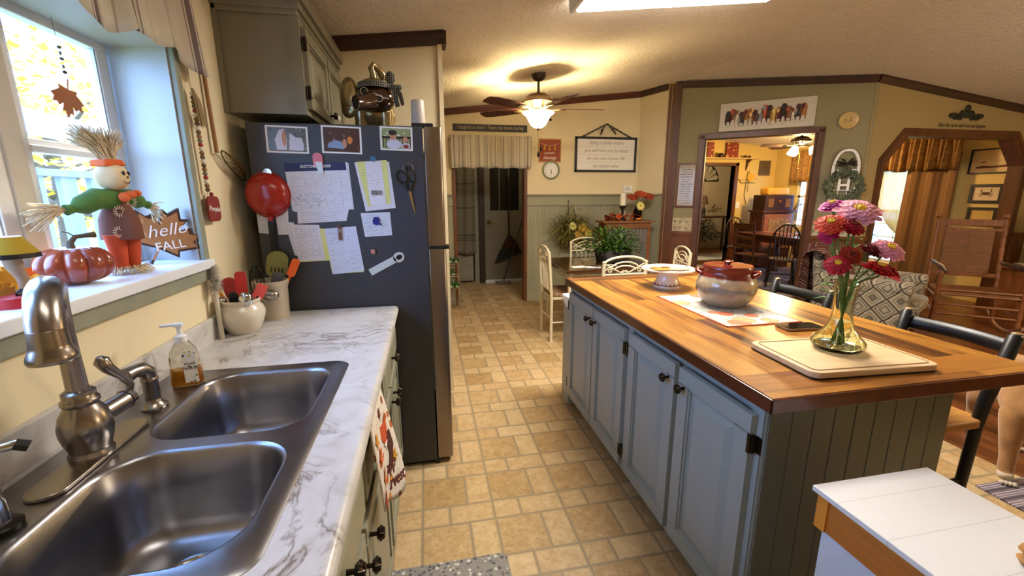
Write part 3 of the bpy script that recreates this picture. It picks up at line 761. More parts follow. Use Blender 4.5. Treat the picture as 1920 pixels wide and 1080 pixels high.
t = thing('tea_ball', 'small steel ball at the left rim of the round crock', 'utensil', (-.79, 1.795, 1.04)); mb = MB(); mb.ball((-.796, 1.80, 1.052), .019, n=16); part('bowl', mb, CHROME, t, smooth=True); mb = MB(); mb.tube([(-.79, 1.80, 1.04), (-.76, 1.83, .96)], .004, 6); part('handle', mb, CHROME, t)
t = thing('ladle', 'steel ladle bowl hanging over the front of the straight crock', 'utensil', (-.67, 1.96, 1.04)); mb = MB(); mb.ball((-.668, 1.945, 1.035), .032, (1, .7, .75), 18); part('bowl', mb, STEEL, t, smooth=True); mb = MB(); mb.tube([(-.675, 1.96, 1.05), (-.70, 2.01, 1.09), (-.70, 2.03, 1.0)], .004, 6); part('handle', mb, STEEL, t)
t = thing('whisk', 'dark wire balloon whisk between the two crocks', 'utensil', (-.72, 2.0, .95))
for i in range(6):
    a = PI*i/6; mb = MB(); pts = []
    for k in range(15):
        q = PI*k/14; r = .036*math.sin(q)**.8; s = -1 if 0 else 1
        pts.append((-.735+math.cos(a)*.036*math.cos(q)*math.sin(q*.5+.8), 2.0+math.sin(a)*.036*math.cos(q), 1.06+.095*math.sin(q)))
    mb.tube(pts, .0013, 5); part('wire', mb, BLACKM, t)
mb = MB(); mb.tube([(-.72, 2.0, .95), (-.735, 2.0, 1.065)], .007, 8); part('handle', mb, BLK, t)
# bottle brush
t = thing('bottle_brush', 'white bristled bottle brush leaning on the wall left of the crocks', 'brush', (-.79, 1.745, .915))
mb = MB(); mb.tube([(-.79, 1.75, .915), (-.80, 1.77, 1.09)], .009, 8); part('handle', mb, M_('brush_handle', 'c9c0ae', .5, alpha=.9), t, smooth=True)
mb = MB()
for i in range(1500):
    z = rnd.random(); a = rnd.random()*2*PI; c = Vector((-.80+.004*z, 1.772+.005*z, 1.095+.10*z)); L = .034*(.8+.3*rnd.random())*(1-.35*max(0, z-.7)/.3)
    d = Vector((math.cos(a), math.sin(a), rnd.uniform(-.4, .6))); mb.leaf(c, d, L, .0016)
part('bristles', mb, M_('white_bristle', 'd5d0c6', .7, var=.1), t, kind='stuff')

# fox towel over the cabinet front
TOW = blotch_mat('fall_towel', 'd9d0c0', ['b4561f', 'd08a2a', 'd9d0c0', '8c3f1c', 'd9d0c0'], 26, .9, .32)
t = thing('kitchen_towel', 'white tea towel printed with a fox and autumn leaves hanging on the sink cabinet', 'towel', (-.14, 1.1, .9))
def tw(u, v):
    wob = .008*math.sin(u*7+v*2); y = 1.0+.235*u*(1-.10*v) + (.0 if v < .9 else 0); drop = .28*v*(1-.12*math.cos(u*PI*1.3)) 
    return (-.160+.045*v*(.3+u)+wob*v, y, .898-drop)
mb = MB(); mb.grid(tw, 14, 16); tc = part('cloth', mb, TOW, t, smooth=True, solid=.003)
FT = frame((-.112, 1.0, 0), (-.02, 1, 0))
def towM(u, v):
    p = Vector(tw(u, v)); du = (Vector(tw(u+.05, v))-Vector(tw(u-.05, v))).normalized(); dv = (Vector(tw(u, v-.05))-Vector(tw(u, v+.05))).normalized(); n = du.cross(dv).normalized(); dv = n.cross(du)
    M = Matrix.Identity(4)
    for i, c in enumerate((du, dv, n)):
        for r in range(3): M[r][i] = c[r]
    M.translation = p+n*.0035; return M
text('happy', .05, towM(.62, .66), M_('towel_ink', '5e2620', .8), 'lettering', tc, .0004, bold=.001)
text('harvest', .05, towM(.62, .82), bpy.data.materials['towel_ink'], 'lettering', tc, .0004, bold=.001)
FOX = M_('fox_orange', 'b5491a', .85); FOXD = M_('fox_dark', '4e2216', .85)
M = towM(.62, .36)
mb = MB(M); mb.prism([(-.045, .01), (-.05, .05), (-.025, .035), (.01, .035), (.035, .055), (.035, .01), (.0, -.03)], 0, .0008)
fx = part('fox_print', mb, FOX, tc)
mb = MB(M); mb.prism([(-.02, -.02), (.02, -.02), (.0, -.034)], .0008, .0014); mb.prism([(-.045, .0), (-.01, -.025), (-.035, -.01)], .0008, .0014); part('fox_muzzle', mb, WHITE, tc)
M2 = towM(.72, .52); mb = MB(M2); mb.prism([(-.02, .05), (.02, .05), (.028, 0), (.0, -.035), (-.03, -.04), (-.01, -.01)], 0, .0008); part('fox_body', mb, FOXD, tc)
for (u, v, s, c) in ((.15, .25, 1, 'c98a2a'), (.2, .45, 1.3, 'cc5a20'), (.25, .70, 1.3, 'c06a1c'), (.12, .92, 1.2, 'b83c1c'), (.55, .12, .9, '6a2c1c'), (.8, .62, .9, 'b98a2c')):
    M = towM(u, v); mb = MB(M); mb.prism([(.018*s*math.cos(a)*(1 if i % 2 else .5), .024*s*math.sin(a)*(1 if i % 2 else .55)) for i, a in enumerate([k*2*PI/10 for k in range(10)])], 0, .0007); part('leaf_print', mb, M_('leafprint_'+c, c, .85, var=.15), tc)

# things on the window sill -------------------------------------------------
SZ = 1.22
pk = thing('pumpkin', 'glossy orange red pumpkin with a curly stem on the window sill', 'pumpkin', (-.935, 1.345, SZ))
mb = MB()
def pf(u, v):
    a = 2*PI*u; q = PI*v; r = .082*(1-.16*abs(math.cos(a*5))**8)
    rr = r*math.sin(q)**.72 ; z = .052-.050*math.cos(q)
    if v > .9: z -= .016*(v-.9)/.1
    return (-.935+rr*math.cos(a), 1.345+rr*math.sin(a), SZ+z)
mb.grid(pf, 60, 22, wrap=True); part('flesh', mb, M_('pumpkin_skin', '8a3a20', .28, var=.2, scale=18, coat=.5), pk, smooth=True)
mb = MB(); mb.tube([(-.935, 1.345, SZ+.09), (-.936, 1.347, SZ+.11), (-.93, 1.358, SZ+.125), (-.918, 1.375, SZ+.127), (-.905, 1.392, SZ+.128)], [.011, .007, .006, .006, .009], 8)
mb.tube([(-.93, 1.36, SZ+.124), (-.935, 1.345, SZ+.137), (-.938, 1.33, SZ+.141)], .0015, 5); part('stem', mb, M_('stem_brown', '4a3a22', .6), pk, smooth=True)
# scarecrow doll
sc = thing('scarecrow_doll', 'small fabric scarecrow with raffia hair in a green shirt on the sill', 'doll', (-.91, 1.50, SZ))
Vr = Vector((.86, .50, 0)).normalized(); cx, cy = -.905, 1.50     # doll's own right-to-left axis as we see it
SU = Vector((.38, .92, 0)).normalized()
def dp(s, z, d=0): p = Vector((cx, cy, SZ+z))+SU*s+Vector((SU.y, -SU.x, 0))*d; return (p.x, p.y, p.z)
RAF = M_('raffia', 'cdbb9a', .8, var=.2, scale=40)
mb = MB()
for s in (-.019, .019): mb.tube([dp(s*.9, .015), dp(s, .06), dp(s*1.1, .12)], [.016, .021, .027], 14)
part('trousers', mb, M_('orange_felt', 'b5441e', .9), sc, smooth=True)
BR = M_('brown_felt', '6a4030', .9)
mb = MB(); mb.tube([dp(0, .105), dp(0, .13), dp(0, .165), dp(0, .20), dp(0, .225)], [.056, .055, .052, .036, .026], 20, flat=.62); bd = part('tunic', mb, BR, sc, smooth=True)
for (s, z) in ((-.028, .128), (.03, .155), (-.018, .188), (.02, .215), (.035, .115)):
    mb = MB()
    for k in range(14):
        a = 2*PI*k/14; p0 = Vector(dp(s+.008*math.cos(a), z+.008*math.sin(a), .036-abs(s)*.25)); p1 = Vector(dp(s+.017*math.cos(a), z+.017*math.sin(a), .036-abs(s)*.25)); mb.tube([p0, p1], .0011, 4)
    part('stitching', mb, M_('stitch_cream', 'd8bfa4', .8), bd)
mb = MB(); mb.tube([dp(-.005, .222), dp(-.05, .225), dp(-.09, .205), dp(-.112, .198)], [.030, .030, .026, .010], 14); mb.tube([dp(-.112, .198), dp(-.128, .195)], [.012, .015], 10)
mb.tube([dp(.005, .222), dp(.04, .228), (dp(.068, .213)), dp(.083, .207)], [.028, .026, .021, .009], 14); mb.tube([dp(.083, .207), dp(.095, .203)], [.010, .013], 10); part('shirt', mb, M_('green_cotton', '47682a', .85, var=.15, scale=30), sc, smooth=True)
mb = MB(); mb.ball(dp(0, .287, .004), .041, (1, 1, .98), 20); hd = part('head', mb, M_('muslin_skin', 'd2b98e', .8, var=.05), sc, smooth=True)
mb = MB()
for s in (.004, .023): mb.ball(dp(s, .297, .004+(.0395**2-s*s)**.5), .0045, (1, 1, 1.5), 8)
mb.ball(dp(.014, .286, .044), .003, n=6); mb.tube([dp(.001+.024*k/6, .274-.006*math.sin(PI*k/6), .004+(.0395**2-(.001+.004*k)**2)**.5) for k in range(7)], .0011, 4); part('face', mb, INK, hd)
mb = MB()
for k in range(420):
    s0 = rnd.uniform(-.022, .03); side = -1 if s0 < .008 else 1; p0 = Vector(dp(s0*.5, .325+rnd.random()*.008, rnd.uniform(-.015, .015)))
    d = Vector(dp(side*rnd.uniform(.0, .062)-.018, .325+rnd.uniform(.05, .10), rnd.uniform(-.025, .025))); m_ = (p0+d)/2+Vector((0, 0, .012)); mb.tube([p0, m_, d], .0013, 4, cap=False)
for s0, q, n in ((-.125, -1, 70), (.095, 1, 40)):
    for k in range(n):
        p0 = Vector(dp(s0, .196)); L = (.085 if q < 0 else .035)*rnd.uniform(.5, 1.1); d = Vector(dp(s0+q*L, .196-rnd.uniform(-.02, .055), rnd.uniform(-.02, .02))); mb.tube([p0, (p0+d)/2+Vector((0, 0, .006)), d], .0012, 4, cap=False)
for k in range(180):
    a = rnd.random()*2*PI; r = .02+.028*rnd.random(); p0 = Vector((cx+.012*math.cos(a), cy+.012*math.sin(a)+.01, SZ+.012)); mb.tube([p0, p0+Vector((r*math.cos(a)*.6, r*math.sin(a)*.9, .012*rnd.random()+.002)), p0+Vector((r*math.cos(a+.3), r*math.sin(a+.3)*1.3, -.008))], .0012, 4, cap=False)
part('raffia', mb, RAF, sc, kind='stuff')
mb = MB(); mb.prism([(-.032, -.010), (-.026, .010), (.020, .012), (.030, -.006), (.0, -.006)], -.028, .028, T=Matrix.Translation(dp(0, .325)) @ Matrix.Rotation(math.atan2(SU.y, SU.x), 4, 'Z') @ RX(90)); part('headband', mb, M_('orange_cloth', 'd0602c', .9, var=.1), sc, bevel=.004)
mb = MB(); mb.ball(dp(.020, .236, .034), .015, (1, 1, .8), 10); mb.ball(dp(.042, .240, .028), .013, (1, 1, .8), 10); mb.ball(dp(.002, .228, .032), .015, (1, 1, 1), 10); part('neckerchief', mb, bpy.data.materials['orange_cloth'], sc, smooth=True)
# maple leaf sign
def maple(s=1.0, n=1):
    R_ = [(.035, -.98), (.03, -.44), (.56, -.50), (.50, -.31), (1.0, .06), (.80, .17), (.90, .48), (.60, .41), (.50, .56), (.25, .33), (.34, .82), (.17, .73)]
    P = R_+[(0, 1.05)]+[(-x, y) for x, y in R_[::-1]]
    return [(x*s, y*s) for x, y in P]
ls = thing('leaf_sign', 'brown maple leaf shaped block sign reading hello FALL on the sill', 'sign', (-.93, 1.72, SZ))
LM = frame((-.945, 1.722, SZ+.108), (.48, .88, 0)) @ RX(-7)
L1 = [(x*.118, y*.105) for x, y in maple()]; L1 = [(x*math.cos(-.5)-y*math.sin(-.5), x*math.sin(-.5)+y*math.cos(-.5)) for x, y in L1]
ym = min(y for x, y in L1); LM = frame((-.898, 1.700, SZ-ym*1.0+.001), (.74, .67, 0))
mb = MB(LM); mb.prism(L1, -.022, 0); part('edge', mb, M_('leaf_edge', '3c2419', .6), ls)
mb = MB(LM); mb.prism([(x*.86, y*.86) for x, y in L1], 0, .0015); fc2 = part('face', mb, M_('leaf_tan', '9c6c40', .7), ls)
text('hello', .060, LM @ TR(.008, .022, .002) @ RZ(6), WHITE, 'lettering', fc2, .0008, .35, bold=-.0004)
text('FALL', .042, LM @ TR(.012, -.032, .002) @ RZ(6), WHITE, 'lettering', fc2, .0008)
# leg lamp
lg = thing('leg_lamp', 'miniature lamp with a stocking leg stem and yellow fringed shade on a red stand', 'lamp', (-.875, 1.10, SZ))
mb = MB(); mb.prism([(x, y) for x, y in rrect(-.905, -.838, 1.045, 1.165, .033, 8)], SZ, SZ+.022); st = part('stand', mb, M_('red_stand', 'a81a1c', .4), lg, bevel=.001)
text('GELI', .02, frame((-.838, 1.14, SZ+.011), (0, 1, 0)), WHITE, 'lettering', st, .0005) if 0 else None
mb = MB(); LX = -.872; LY = 1.095
mb.tube([(LX, LY-.004, SZ+.105), (LX, LY, SZ+.088), (LX, LY+.006, SZ+.07), (LX, LY+.013, SZ+.056), (LX, LY+.008, SZ+.04), (LX, LY+.007, SZ+.03)], [.015, .0155, .011, .011, .0065, .0062], 14); part('leg', mb, M_('tan_stocking', '9c8568', .5), lg, smooth=True)
mb = MB(); mb.tube([(LX, LY+.010, SZ+.036), (LX, LY+.004, SZ+.029), (LX, LY-.010, SZ+.024)], [.006, .007, .004], 8); mb.tube([(LX, LY+.013, SZ+.036), (LX, LY+.013, SZ+.022)], .0018, 6); part('shoe', mb, BLACK, lg)
mb = MB(); mb.lathe([(.024, .148), (.026, .145), (.043, .118), (.046, .112), (.0445, .112), (.024, .146)], (LX, LY-.004, SZ-.0), 28); sh = part('shade', mb, fabric(M_('yellow_shade', 'b99b28', .8), .3), lg, smooth=True)
mb = MB(); mb.lathe([(.0465, .114), (.047, .104), (.0455, .104), (.045, .114)], (LX, LY-.004, SZ), 28); part('fringe', mb, BLACK, sh)
mb = MB(); mb.lathe([(0, .1475), (.024, .1475), (.024, .149), (0, .149)], (LX, LY-.004, SZ), 24); part('shade_top', mb, WHITE, sh)
# leaf garland lying on the sill
gl = thing('leaf_garland', 'string of faux orange and yellow autumn leaves behind the leg lamp', 'garland', (-.96, 1.12, SZ))
cols = [fabric(M_('gleaf%d' % i, c, .7), .45) for i, c in enumerate(('d2691e', 'd9a02a', 'c08018', 'e0b040'))]
for i in range(16):
    p = (-.955+rnd.uniform(-.03, .035), 1.03+.013*i*1.0, SZ+.016+rnd.random()*.055); M = TR(*p) @ RZ(rnd.uniform(40, 120)) @ RX(rnd.uniform(30, 95)) @ RY(rnd.uniform(-40, 40))
    mb = MB(M); mb.prism([(x*.034, y*.034) for x, y in maple()], -.0006, .0006); part('leaf', mb, cols[i % 4], gl)
# hanging leaf ornament
ho = thing('hanging_leaf_ornament', 'copper maple leaf hanging on beads in the upper window pane', 'ornament', (-1.0, 1.545, 1.66))
HM = frame((-1.0, 1.545, 1.73), (0.1, 1, 0)) @ RZ(168)
mb = MB(HM); mb.prism([(x*.052, y*.055) for x, y in maple()], -.0015, .0015); part('leaf', mb, M_('copper_leaf', '97592c', .5, .3, var=.15), ho)
mb = MB(); mb.tube([(-1.0, 1.555, 1.775), (-1.0, 1.545, 1.94)], .0006, 4); part('cord', mb, INK, ho)
for k, z in enumerate((1.80, 1.815, 1.835, 1.85, 1.865)):
    mb = MB(); mb.ball((-1.0, 1.5535-.0006*k, z), .0035 if k % 2 else .006, (1, 1, .8 if k % 2 == 0 else 1.6), 8); part('bead', mb, M_('bead_dark', '5a4a44', .4), ho) if k else part('bead', mb, BRONZE, ho)
# valance above the window
VAL = fabric(stripes('valance_stripe', 'd2c6b2', [(.10, .22, '7d6c66'), (.26, .29, '8d7c74'), (.05, .07, '8d7c74'), (.60, .63, 'b7a898')], 1, .155), .35)
t = thing('window_valance', 'cream valance with purple grey stripes gathered over the kitchen window', 'curtain', (-.78, 1.2, 1.9))
def vf(u, v):
    y = .50+1.375*u; g = 1-v
    amp = .022*(.35+v); x = -.803+.6*amp*math.sin(u*38+2*math.sin(u*9))+.012*math.sin(u*91)
    x += .018*v
    return (x, y+.02*v*math.sin(u*38+1), 2.26-.350*v-.018*v*math.sin(u*19+1.2)-.02*v*math.sin(u*38+2))
mb = MB(); mb.grid(vf, 150, 10); part('cloth', mb, VAL, t, smooth=True, solid=.0015)
mb = MB(); mb.tube([(-.775, .45, 2.255), (-.775, 1.94, 2.255)], .008, 8); part('rod', mb, BLACKM, t)
# bead garland with pumpkin tag, skimmer
bg = thing('bead_garland', 'wooden bead string with jute tassel and red pumpkin tag hanging beside the window', 'garland', (-.80, 1.87, 1.36))
WD = [M_('bead_%s' % c, c, .6, var=.1) for c in ('8c6a3e', 'a03a2c', '7d7a68', 'ded6c8', '6f5a44')]
mb = MB(); mb.tube([(-.815, 1.845, 1.98), (-.812, 1.85, 1.83), (-.812, 1.853, 1.6), (-.812, 1.857, 1.44)], .002, 5); part('cord', mb, RAF, bg)
mb = MB()
for k in range(46): a = rnd.uniform(-.010, .010); b_ = rnd.uniform(-.006, .008); mb.tube([(-.806+b_*.3, 1.846+a*.2, 1.83), (-.795+b_, 1.842+a, 1.79), (-.796+b_, 1.862+a*1.6, 1.70+rnd.random()*.03)], .0016, 4)
part('tassel', mb, M_('jute', 'a08a66', .9, var=.2), bg, kind='stuff')
zz = 1.835
for k in range(24):
    z = 1.475+.0115*2*k*.5*1.28; c = WD[[4, 0, 3, 1, 2, 0, 4, 3][k % 8]]; mb = MB(); mb.ball((-.810, 1.857-.0003*k, z), .0085, n=10); part('bead', mb, c, bg, smooth=True)
TM = frame((-.806, 1.872, 1.405), (0, 1, 0)); mb = MB(TM); mb.prism([(x, y) for x, y in rrect(-.047, .047, -.05, .045, .024, 6)], -.004, .004); mb.box(-.008, .006, .045, .06, -.004, .004)
tg = part('pumpkin_tag', mb, M_('tag_red', '7c2a22', .6), bg, bevel=.001); text('Pumpkin', .027, TM @ TR(0, -.003, .005) @ RZ(-6), WHITE, 'lettering', tg, .0005, .3)
wk = thing('wire_skimmer', 'wooden handled brass wire skimmer hanging on the wall by the cabinet', 'skimmer', (-.80, 2.0, 1.5))
mb = MB(); mb.tube([(-.815, 1.975, 1.93), (-.81, 1.978, 1.62)], .008, 8); part('handle', mb, M_('skimmer_wood', '8f6338', .5), wk, smooth=True)
BRS = M_('brass_wire', '7a6236', .35, .9)
BRM = Matrix.Translation((-.80, 2.095, 1.575)) @ Matrix.Rotation(math.radians(-26), 4, 'X')
mb = MB(BRM); n = 26
mb.tube([(.0, .115*math.cos(2*PI*k/n), .026*math.sin(2*PI*k/n)) for k in range(n+1)], .003, 5)
for j in range(1, 7):
    q = j/7; mb.tube([(.03*(1-q*q), .115*q*math.cos(2*PI*k/n), .026*q*math.sin(2*PI*k/n)) for k in range(n+1)], .0011, 4)
for k in range(14): a = 2*PI*k/14; mb.tube([(.03*(1-(r/5)**2), .115*r/5*math.cos(a), .026*r/5*math.sin(a)) for r in range(6)], .0011, 4)
part('basket', mb, BRS, wk)
# ---------------------------------------------------------------- refrigerator and what hangs on it
FR = thing('refrigerator', 'dark slate refrigerator with stainless doors covered in notes and photos', 'refrigerator', (-.37, 2.6, 0))
SLATE = M_('fridge_side', '3b3d41', .42, var=.05, scale=40, bmp=.05, bscale=300)
mb = MB(); mb.box(-.755, 0, 2.145, 3.03, .02, 1.765); part('cabinet_body', mb, SLATE, FR, bevel=.004)
STD = M_('stainless_door', '8d837b', .3, 1, var=.06, scale=5, stretch=(30, 30, 1))
def fdoor(z0, z1):
    mb = MB(); mb.prism([(.006, 2.148), (.074, 2.148), (.086, 2.156), (.090, 2.18), (.090, 3.0), (.074, 3.028), (.006, 3.028)], z0, z1); return part('door', mb, STD, FR, smooth=True, bevel=.002)
d = fdoor(1.205, 1.765); d2 = fdoor(.03, 1.188)
mb = MB(); mb.box(.006, .105, 2.15, 2.22, 1.188, 1.205); part('handle_recess', mb, BLACK, FR)
mb = MB(); mb.box(-.01, .012, 2.146, 3.0, .0, .035); mb.box(-.70, .0, 2.17, 3.0, .0, .02); part('kick_grille', mb, BLACK, FR)
mb = MB(); mb.box(-.05, .05, 2.16, 2.22, 1.765, 1.782); part('hinge_cover', mb, BLACK, FR, bevel=.003)
F = frame((0, 2.1453, 0), (1, 0, 0))
def paper(poly, z, mat, name='note', label='', cat='paper', group=None, lines=None, col=None, thick=.0006, mk=True):
    cx = sum(p[0] for p in poly)/len(poly); cy = sum(p[1] for p in poly)/len(poly)
    mb = MB(F); mb.prism(poly, z, z+thick)
    o = solo(name, mb, mat, label, cat, group) if mk else None
    if lines:
        (x0, y0), (x1, y1) = poly[0], poly[2]; n, m0 = lines; w = MB(F)
        ux = Vector(poly[1])-Vector(poly[0]); uy = Vector(poly[3])-Vector(poly[0]); O = Vector(poly[0])
        for i in range(n):
            v = .08+.86*i/n; u = .08
            while u < .9:
                L = rnd.uniform(.03, .12); e = min(.93, u+L)
                if rnd.random() < m0:
                    a = O+ux*u+uy*v; b_ = O+ux*e+uy*(v+rnd.uniform(-.006, .006)); h = uy.normalized()*.0011
                    w.f([w.v((q.x, q.y, z+thick+.0003)) for q in (a, b_, b_+h, a+h)])
                u = e+.02
        part('handwriting', w, col or M_('pencil', '6a6878', .9, var=0), o)
    return o
PEN = M_('pen_grey', '5f5f70', .9, var=0); PAP = M_('note_paper', 'd8d6d8', .8, var=.03); PAPY = M_('yellow_paper', 'd9d684', .8, var=.04); PAPG = M_('ruled_paper', 'cfd3d6', .8, var=.03)
def photo(x0, x1, z0, z1, tilt, label, mat, extra):
    t = thing('photo_print', label, 'photo', ((x0+x1)/2, 2.144, (z0+z1)/2), group=None)
    M = F @ TR((x0+x1)/2, (z0+z1)/2, 0) @ RZ(tilt); w, h = (x1-x0)/2, (z1-z0)/2
    mb = MB(M); mb.box(-w, w, -h, h, .0002, .0009); part('border', mb, WHITE, t)
    mb = MB(M); mb.box(-w+.008, w-.008, -h+.007, h-.007, .0009, .0011); part('image', mb, mat, t)
    for k_, (name, polys, m) in enumerate(extra):
        mb = MB(M)
        for P in polys: mb.prism(P, .0011, .0014+.0003*k_)
        part(name, mb, m, t)
def ell(cx, cy, a, b_, n=14): return [(cx+a*math.cos(2*PI*i/n), cy+b_*math.sin(2*PI*i/n)) for i in range(n)]
SKN = M_('photo_skin', 'c08a6a', .5, var=.1); PW = M_('photo_white', 'c9c9d6', .4, var=.1); PDK = M_('photo_dark', '2b1d16', .5); PR = M_('photo_red', '8c3026', .5); PBL = M_('photo_blue', '7f93b4', .4)
photo(-.677, -.503, 1.637, 1.752, -1.5, 'glossy photo print of a pale gown, leftmost of the three on the fridge', blotch_mat('img1', '5b5844', ['2f2c22', '8a8876', '6d6a52'], 60, .3), [('figure', [[(-.045, -.045), (-.05, .0), (-.03, .04), (-.01, .045), (.0, 0), (-.005, -.045)], [(.005, -.045), (.012, .03), (.035, .01), (.06, .01), (.068, -.02), (.065, -.045)]], PW), ('hand', [ell(-.012, .005, .009, .035)], SKN)])
photo(-.447, -.275, 1.638, 1.757, -1.5, 'photo print of a cosy dim room with people, middle of the three on the fridge', blotch_mat('img2', '4a2f22', ['2a1a14', '6b4a34', '3c3430', '7a5a44'], 50, .3), [('figure', [[(-.06, -.02), (-.03, .0), (.0, -.01), (.01, -.04), (-.06, -.035)]], PBL), ('glow', [ell(.035, .0, .012, .016)], M_('photo_glow', 'd9843a', .4)), ('person', [ell(.012, -.015, .009, .02)], SKN)])
photo(-.193, -.047, 1.655, 1.76, -1, 'photo print of two children outdoors, rightmost of the three on the fridge', blotch_mat('img3', '8f9a6a', ['c8d0a8', 'a9b184', 'dfe3c8'], 60, .3), [('railing', [[(-.065, .0), (.065, .0), (.065, .01), (-.065, .01)]]+[[(-.06+i*.012, -.04), (-.056+i*.012, -.04), (-.056+i*.012, .005), (-.06+i*.012, .005)] for i in range(11)], PDK), ('child_body', [ell(-.012, -.025, .034, .022), ell(.042, -.032, .02, .014)], PW), ('child_face', [ell(-.014, .012, .016, .018)], SKN), ('child_face', [ell(.04, -.004, .012, .013)], SKN), ('child_hair', [ell(-.016, .026, .019, .012)], PDK), ('child_shirt', [ell(.042, -.034, .013, .009)], PR)])
# calendar
t = thing('page_calendar', 'October calendar page with navy header clipped to the fridge side', 'calendar', (-.48, 2.143, 1.39))
P = [(-.609, 1.385), (-.339, 1.398), (-.347, 1.600), (-.620, 1.590)]; P = [(-.600, 1.383), (-.338, 1.392), (-.346, 1.601), (-.615, 1.592)]
mb = MB(F); mb.prism([(x+.006, y-.004) for x, y in P], .0012, .0022); part('page_below', mb, PAPG, t)
mb = MB(F); mb.prism(P, .0024, .0034); pg = part('page', mb, PAP, t)
O = Vector(P[0]); ux = Vector(P[1])-O; uy = Vector(P[3])-O; NAVY = M_('navy_print', '2b2f56', .6, var=0)
def cq(u0, u1, v0, v1): return [tuple(O+ux*u+uy*v) for u, v in ((u0, v0), (u1, v0), (u1, v1), (u0, v1))]
mb = MB(F); mb.prism(cq(0, 1, .83, 1), .0034, .0038); hdr = part('header', mb, NAVY, t)
mb = MB(F)
for i in range(1, 7): mb.prism(cq(i/7-.001, i/7+.001, .03, .83), .0034, .0037)
for i in range(0, 6): mb.prism(cq(.02, .98, .03+.16*i, .033+.16*i), .0034, .0037)
part('ruling', mb, M_('rule_grey', '9a9aae', .8, var=0), t)
ang = math.atan2(ux.y, ux.x)
text('OCTOBER  2025', .016, F @ TR(*tuple(O+ux*.5+uy*.925), .004) @ Matrix.Rotation(ang, 4, 'Z'), WHITE, 'lettering', hdr, .0003, bold=.0004, sx=1.15)
w = MB(F)
for i in range(230):
    u, v = rnd.uniform(.04, .92), rnd.uniform(.05, .8)
    if rnd.random() < .45: v = rnd.uniform(.05, .35); u = rnd.uniform(.03, .5)
    a = O+ux*u+uy*v; b_ = a+Vector((rnd.uniform(.004, .012), rnd.uniform(-.004, .005))); w.tube([(a.x, a.y, .0037), ((a.x+b_.x)/2, a.y+rnd.uniform(-.002, .003), .0037), (b_.x, b_.y, .0037)], .00035, 3)
part('handwriting', w, PEN, t)
def magnet(name, label, parts, cat='magnet'):
    c = parts[0][2]; t = thing(name, label, cat, c)
    for pn, mb, _, m in parts: part(pn, mb, m, t, smooth=True)
mb = MB(F); mb.prism(rrect(-.490, -.449, 1.578, 1.640, .019, 6), .004, .011)
mb2 = MB(F); mb2.prism([(-.482, 1.60), (-.452, 1.60), (-.449, 1.55), (-.468, 1.545)], .010, .014)
magnet('magnetic_clip', 'pink clip holding the calendar', [('grip', mb, (-.468, 2.14, 1.6), M_('pink_plastic', 'd97a84', .4)), ('jaw', mb2, 0, M_('clip_white', 'cfd9da', .4))], 'clip')
paper([(-.584, 1.325), (-.37, 1.335), (-.352, 1.40), (-.58, 1.395)], .0006, PAP, 'printed_form', 'printed form sticking out below the calendar page', lines=(6, .8), col=PEN)
paper([(-.598, 1.150), (-.481, 1.153), (-.492, 1.318), (-.612, 1.322)], .0030, PAP, 'recipe_card', 'handwritten recipe sheet under the calendar, left of the wooden clip', lines=(18, .8), col=PEN)
paper([(-.600, 1.146), (-.46, 1.15), (-.475, 1.30), (-.598, 1.31)], .0014, PAPY, 'yellow_sheet', 'yellow sheet showing behind the handwritten recipe sheet')
paper([(-.612, 1.18), (-.585, 1.17), (-.60, 1.33), (-.640, 1.335)], .0022, PAPG, 'folded_note', 'narrow folded note at the left edge of the handwritten recipe sheet', lines=(10, .8), col=PEN)
paper([(-.452, 1.082), (-.307, 1.094), (-.330, 1.309), (-.472, 1.300)], .0026, M_('note_pad_paper', 'cdd2dc', .8, var=.02), 'note_pad', 'white note pad sheet held by a wooden clip', lines=(16, .3), col=PEN)
paper([(-.455, 1.085), (-.31, 1.088), (-.33, 1.30), (-.476, 1.30)], .0016, PAPY, 'yellow_pad', 'yellow pad edge behind the white note pad sheet')
mb = MB(F); mb.box(-.410, -.396, 1.245, 1.315, .0036, .012); mb2 = MB(F); mb2.cyl((-.404, 1.29, .008), (-.404, 1.29, .016), .009, None, 10)
magnet('wooden_clip', 'brown wooden clip on top of the note pad', [('stick', mb, (-.403, 2.14, 1.28), M_('clip_wood', '6e4630', .5)), ('spring', mb2, 0, STEEL)], 'clip')
paper([(-.280, 1.378), (-.142, 1.392), (-.16, 1.605), (-.314, 1.600)], .0006, PAP, 'letter', 'white letter at the back of the pinned stack with the receipt')
paper([(-.268, 1.400), (-.162, 1.412), (-.17, 1.612), (-.305, 1.602)], .0018, PAPY, 'yellow_receipt', 'yellow sheet in the pinned stack behind the till receipt', lines=(14, .5), col=PEN)
rc = paper([(-.256, 1.404), (-.184, 1.41), (-.195, 1.61), (-.268, 1.603)], .0030, M_('thermal_paper', 'dcd8d8', .7, var=.02), 'till_receipt', 'long till receipt with a barcode on top of the pinned stack', lines=(14, .35), col=PEN)
mb = MB(F)
for i in range(22):
    x = -.248+i*.0023; mb.box(x, x+.0008+.0008*(i % 3 == 0), 1.452, 1.474, .0038, .0042)
part('barcode', mb, INK, rc)
mb = MB(F); mb.cyl((-.230, 1.616, .002), (-.230, 1.616, .009), .0125, None, 20); magnet('round_magnet', 'small blue round magnet pinning the receipt stack', [('disc', mb, (-.23, 2.14, 1.61), M_('blue_magnet', '3f6f94', .3, var=.3, scale=200))])
paper([(-.292, 1.257), (-.166, 1.263), (-.170, 1.372), (-.304, 1.370)], .0008, PAPG, 'cut_note', 'square pale note with a blue magnet below the receipts', lines=(12, .5), col=PEN)
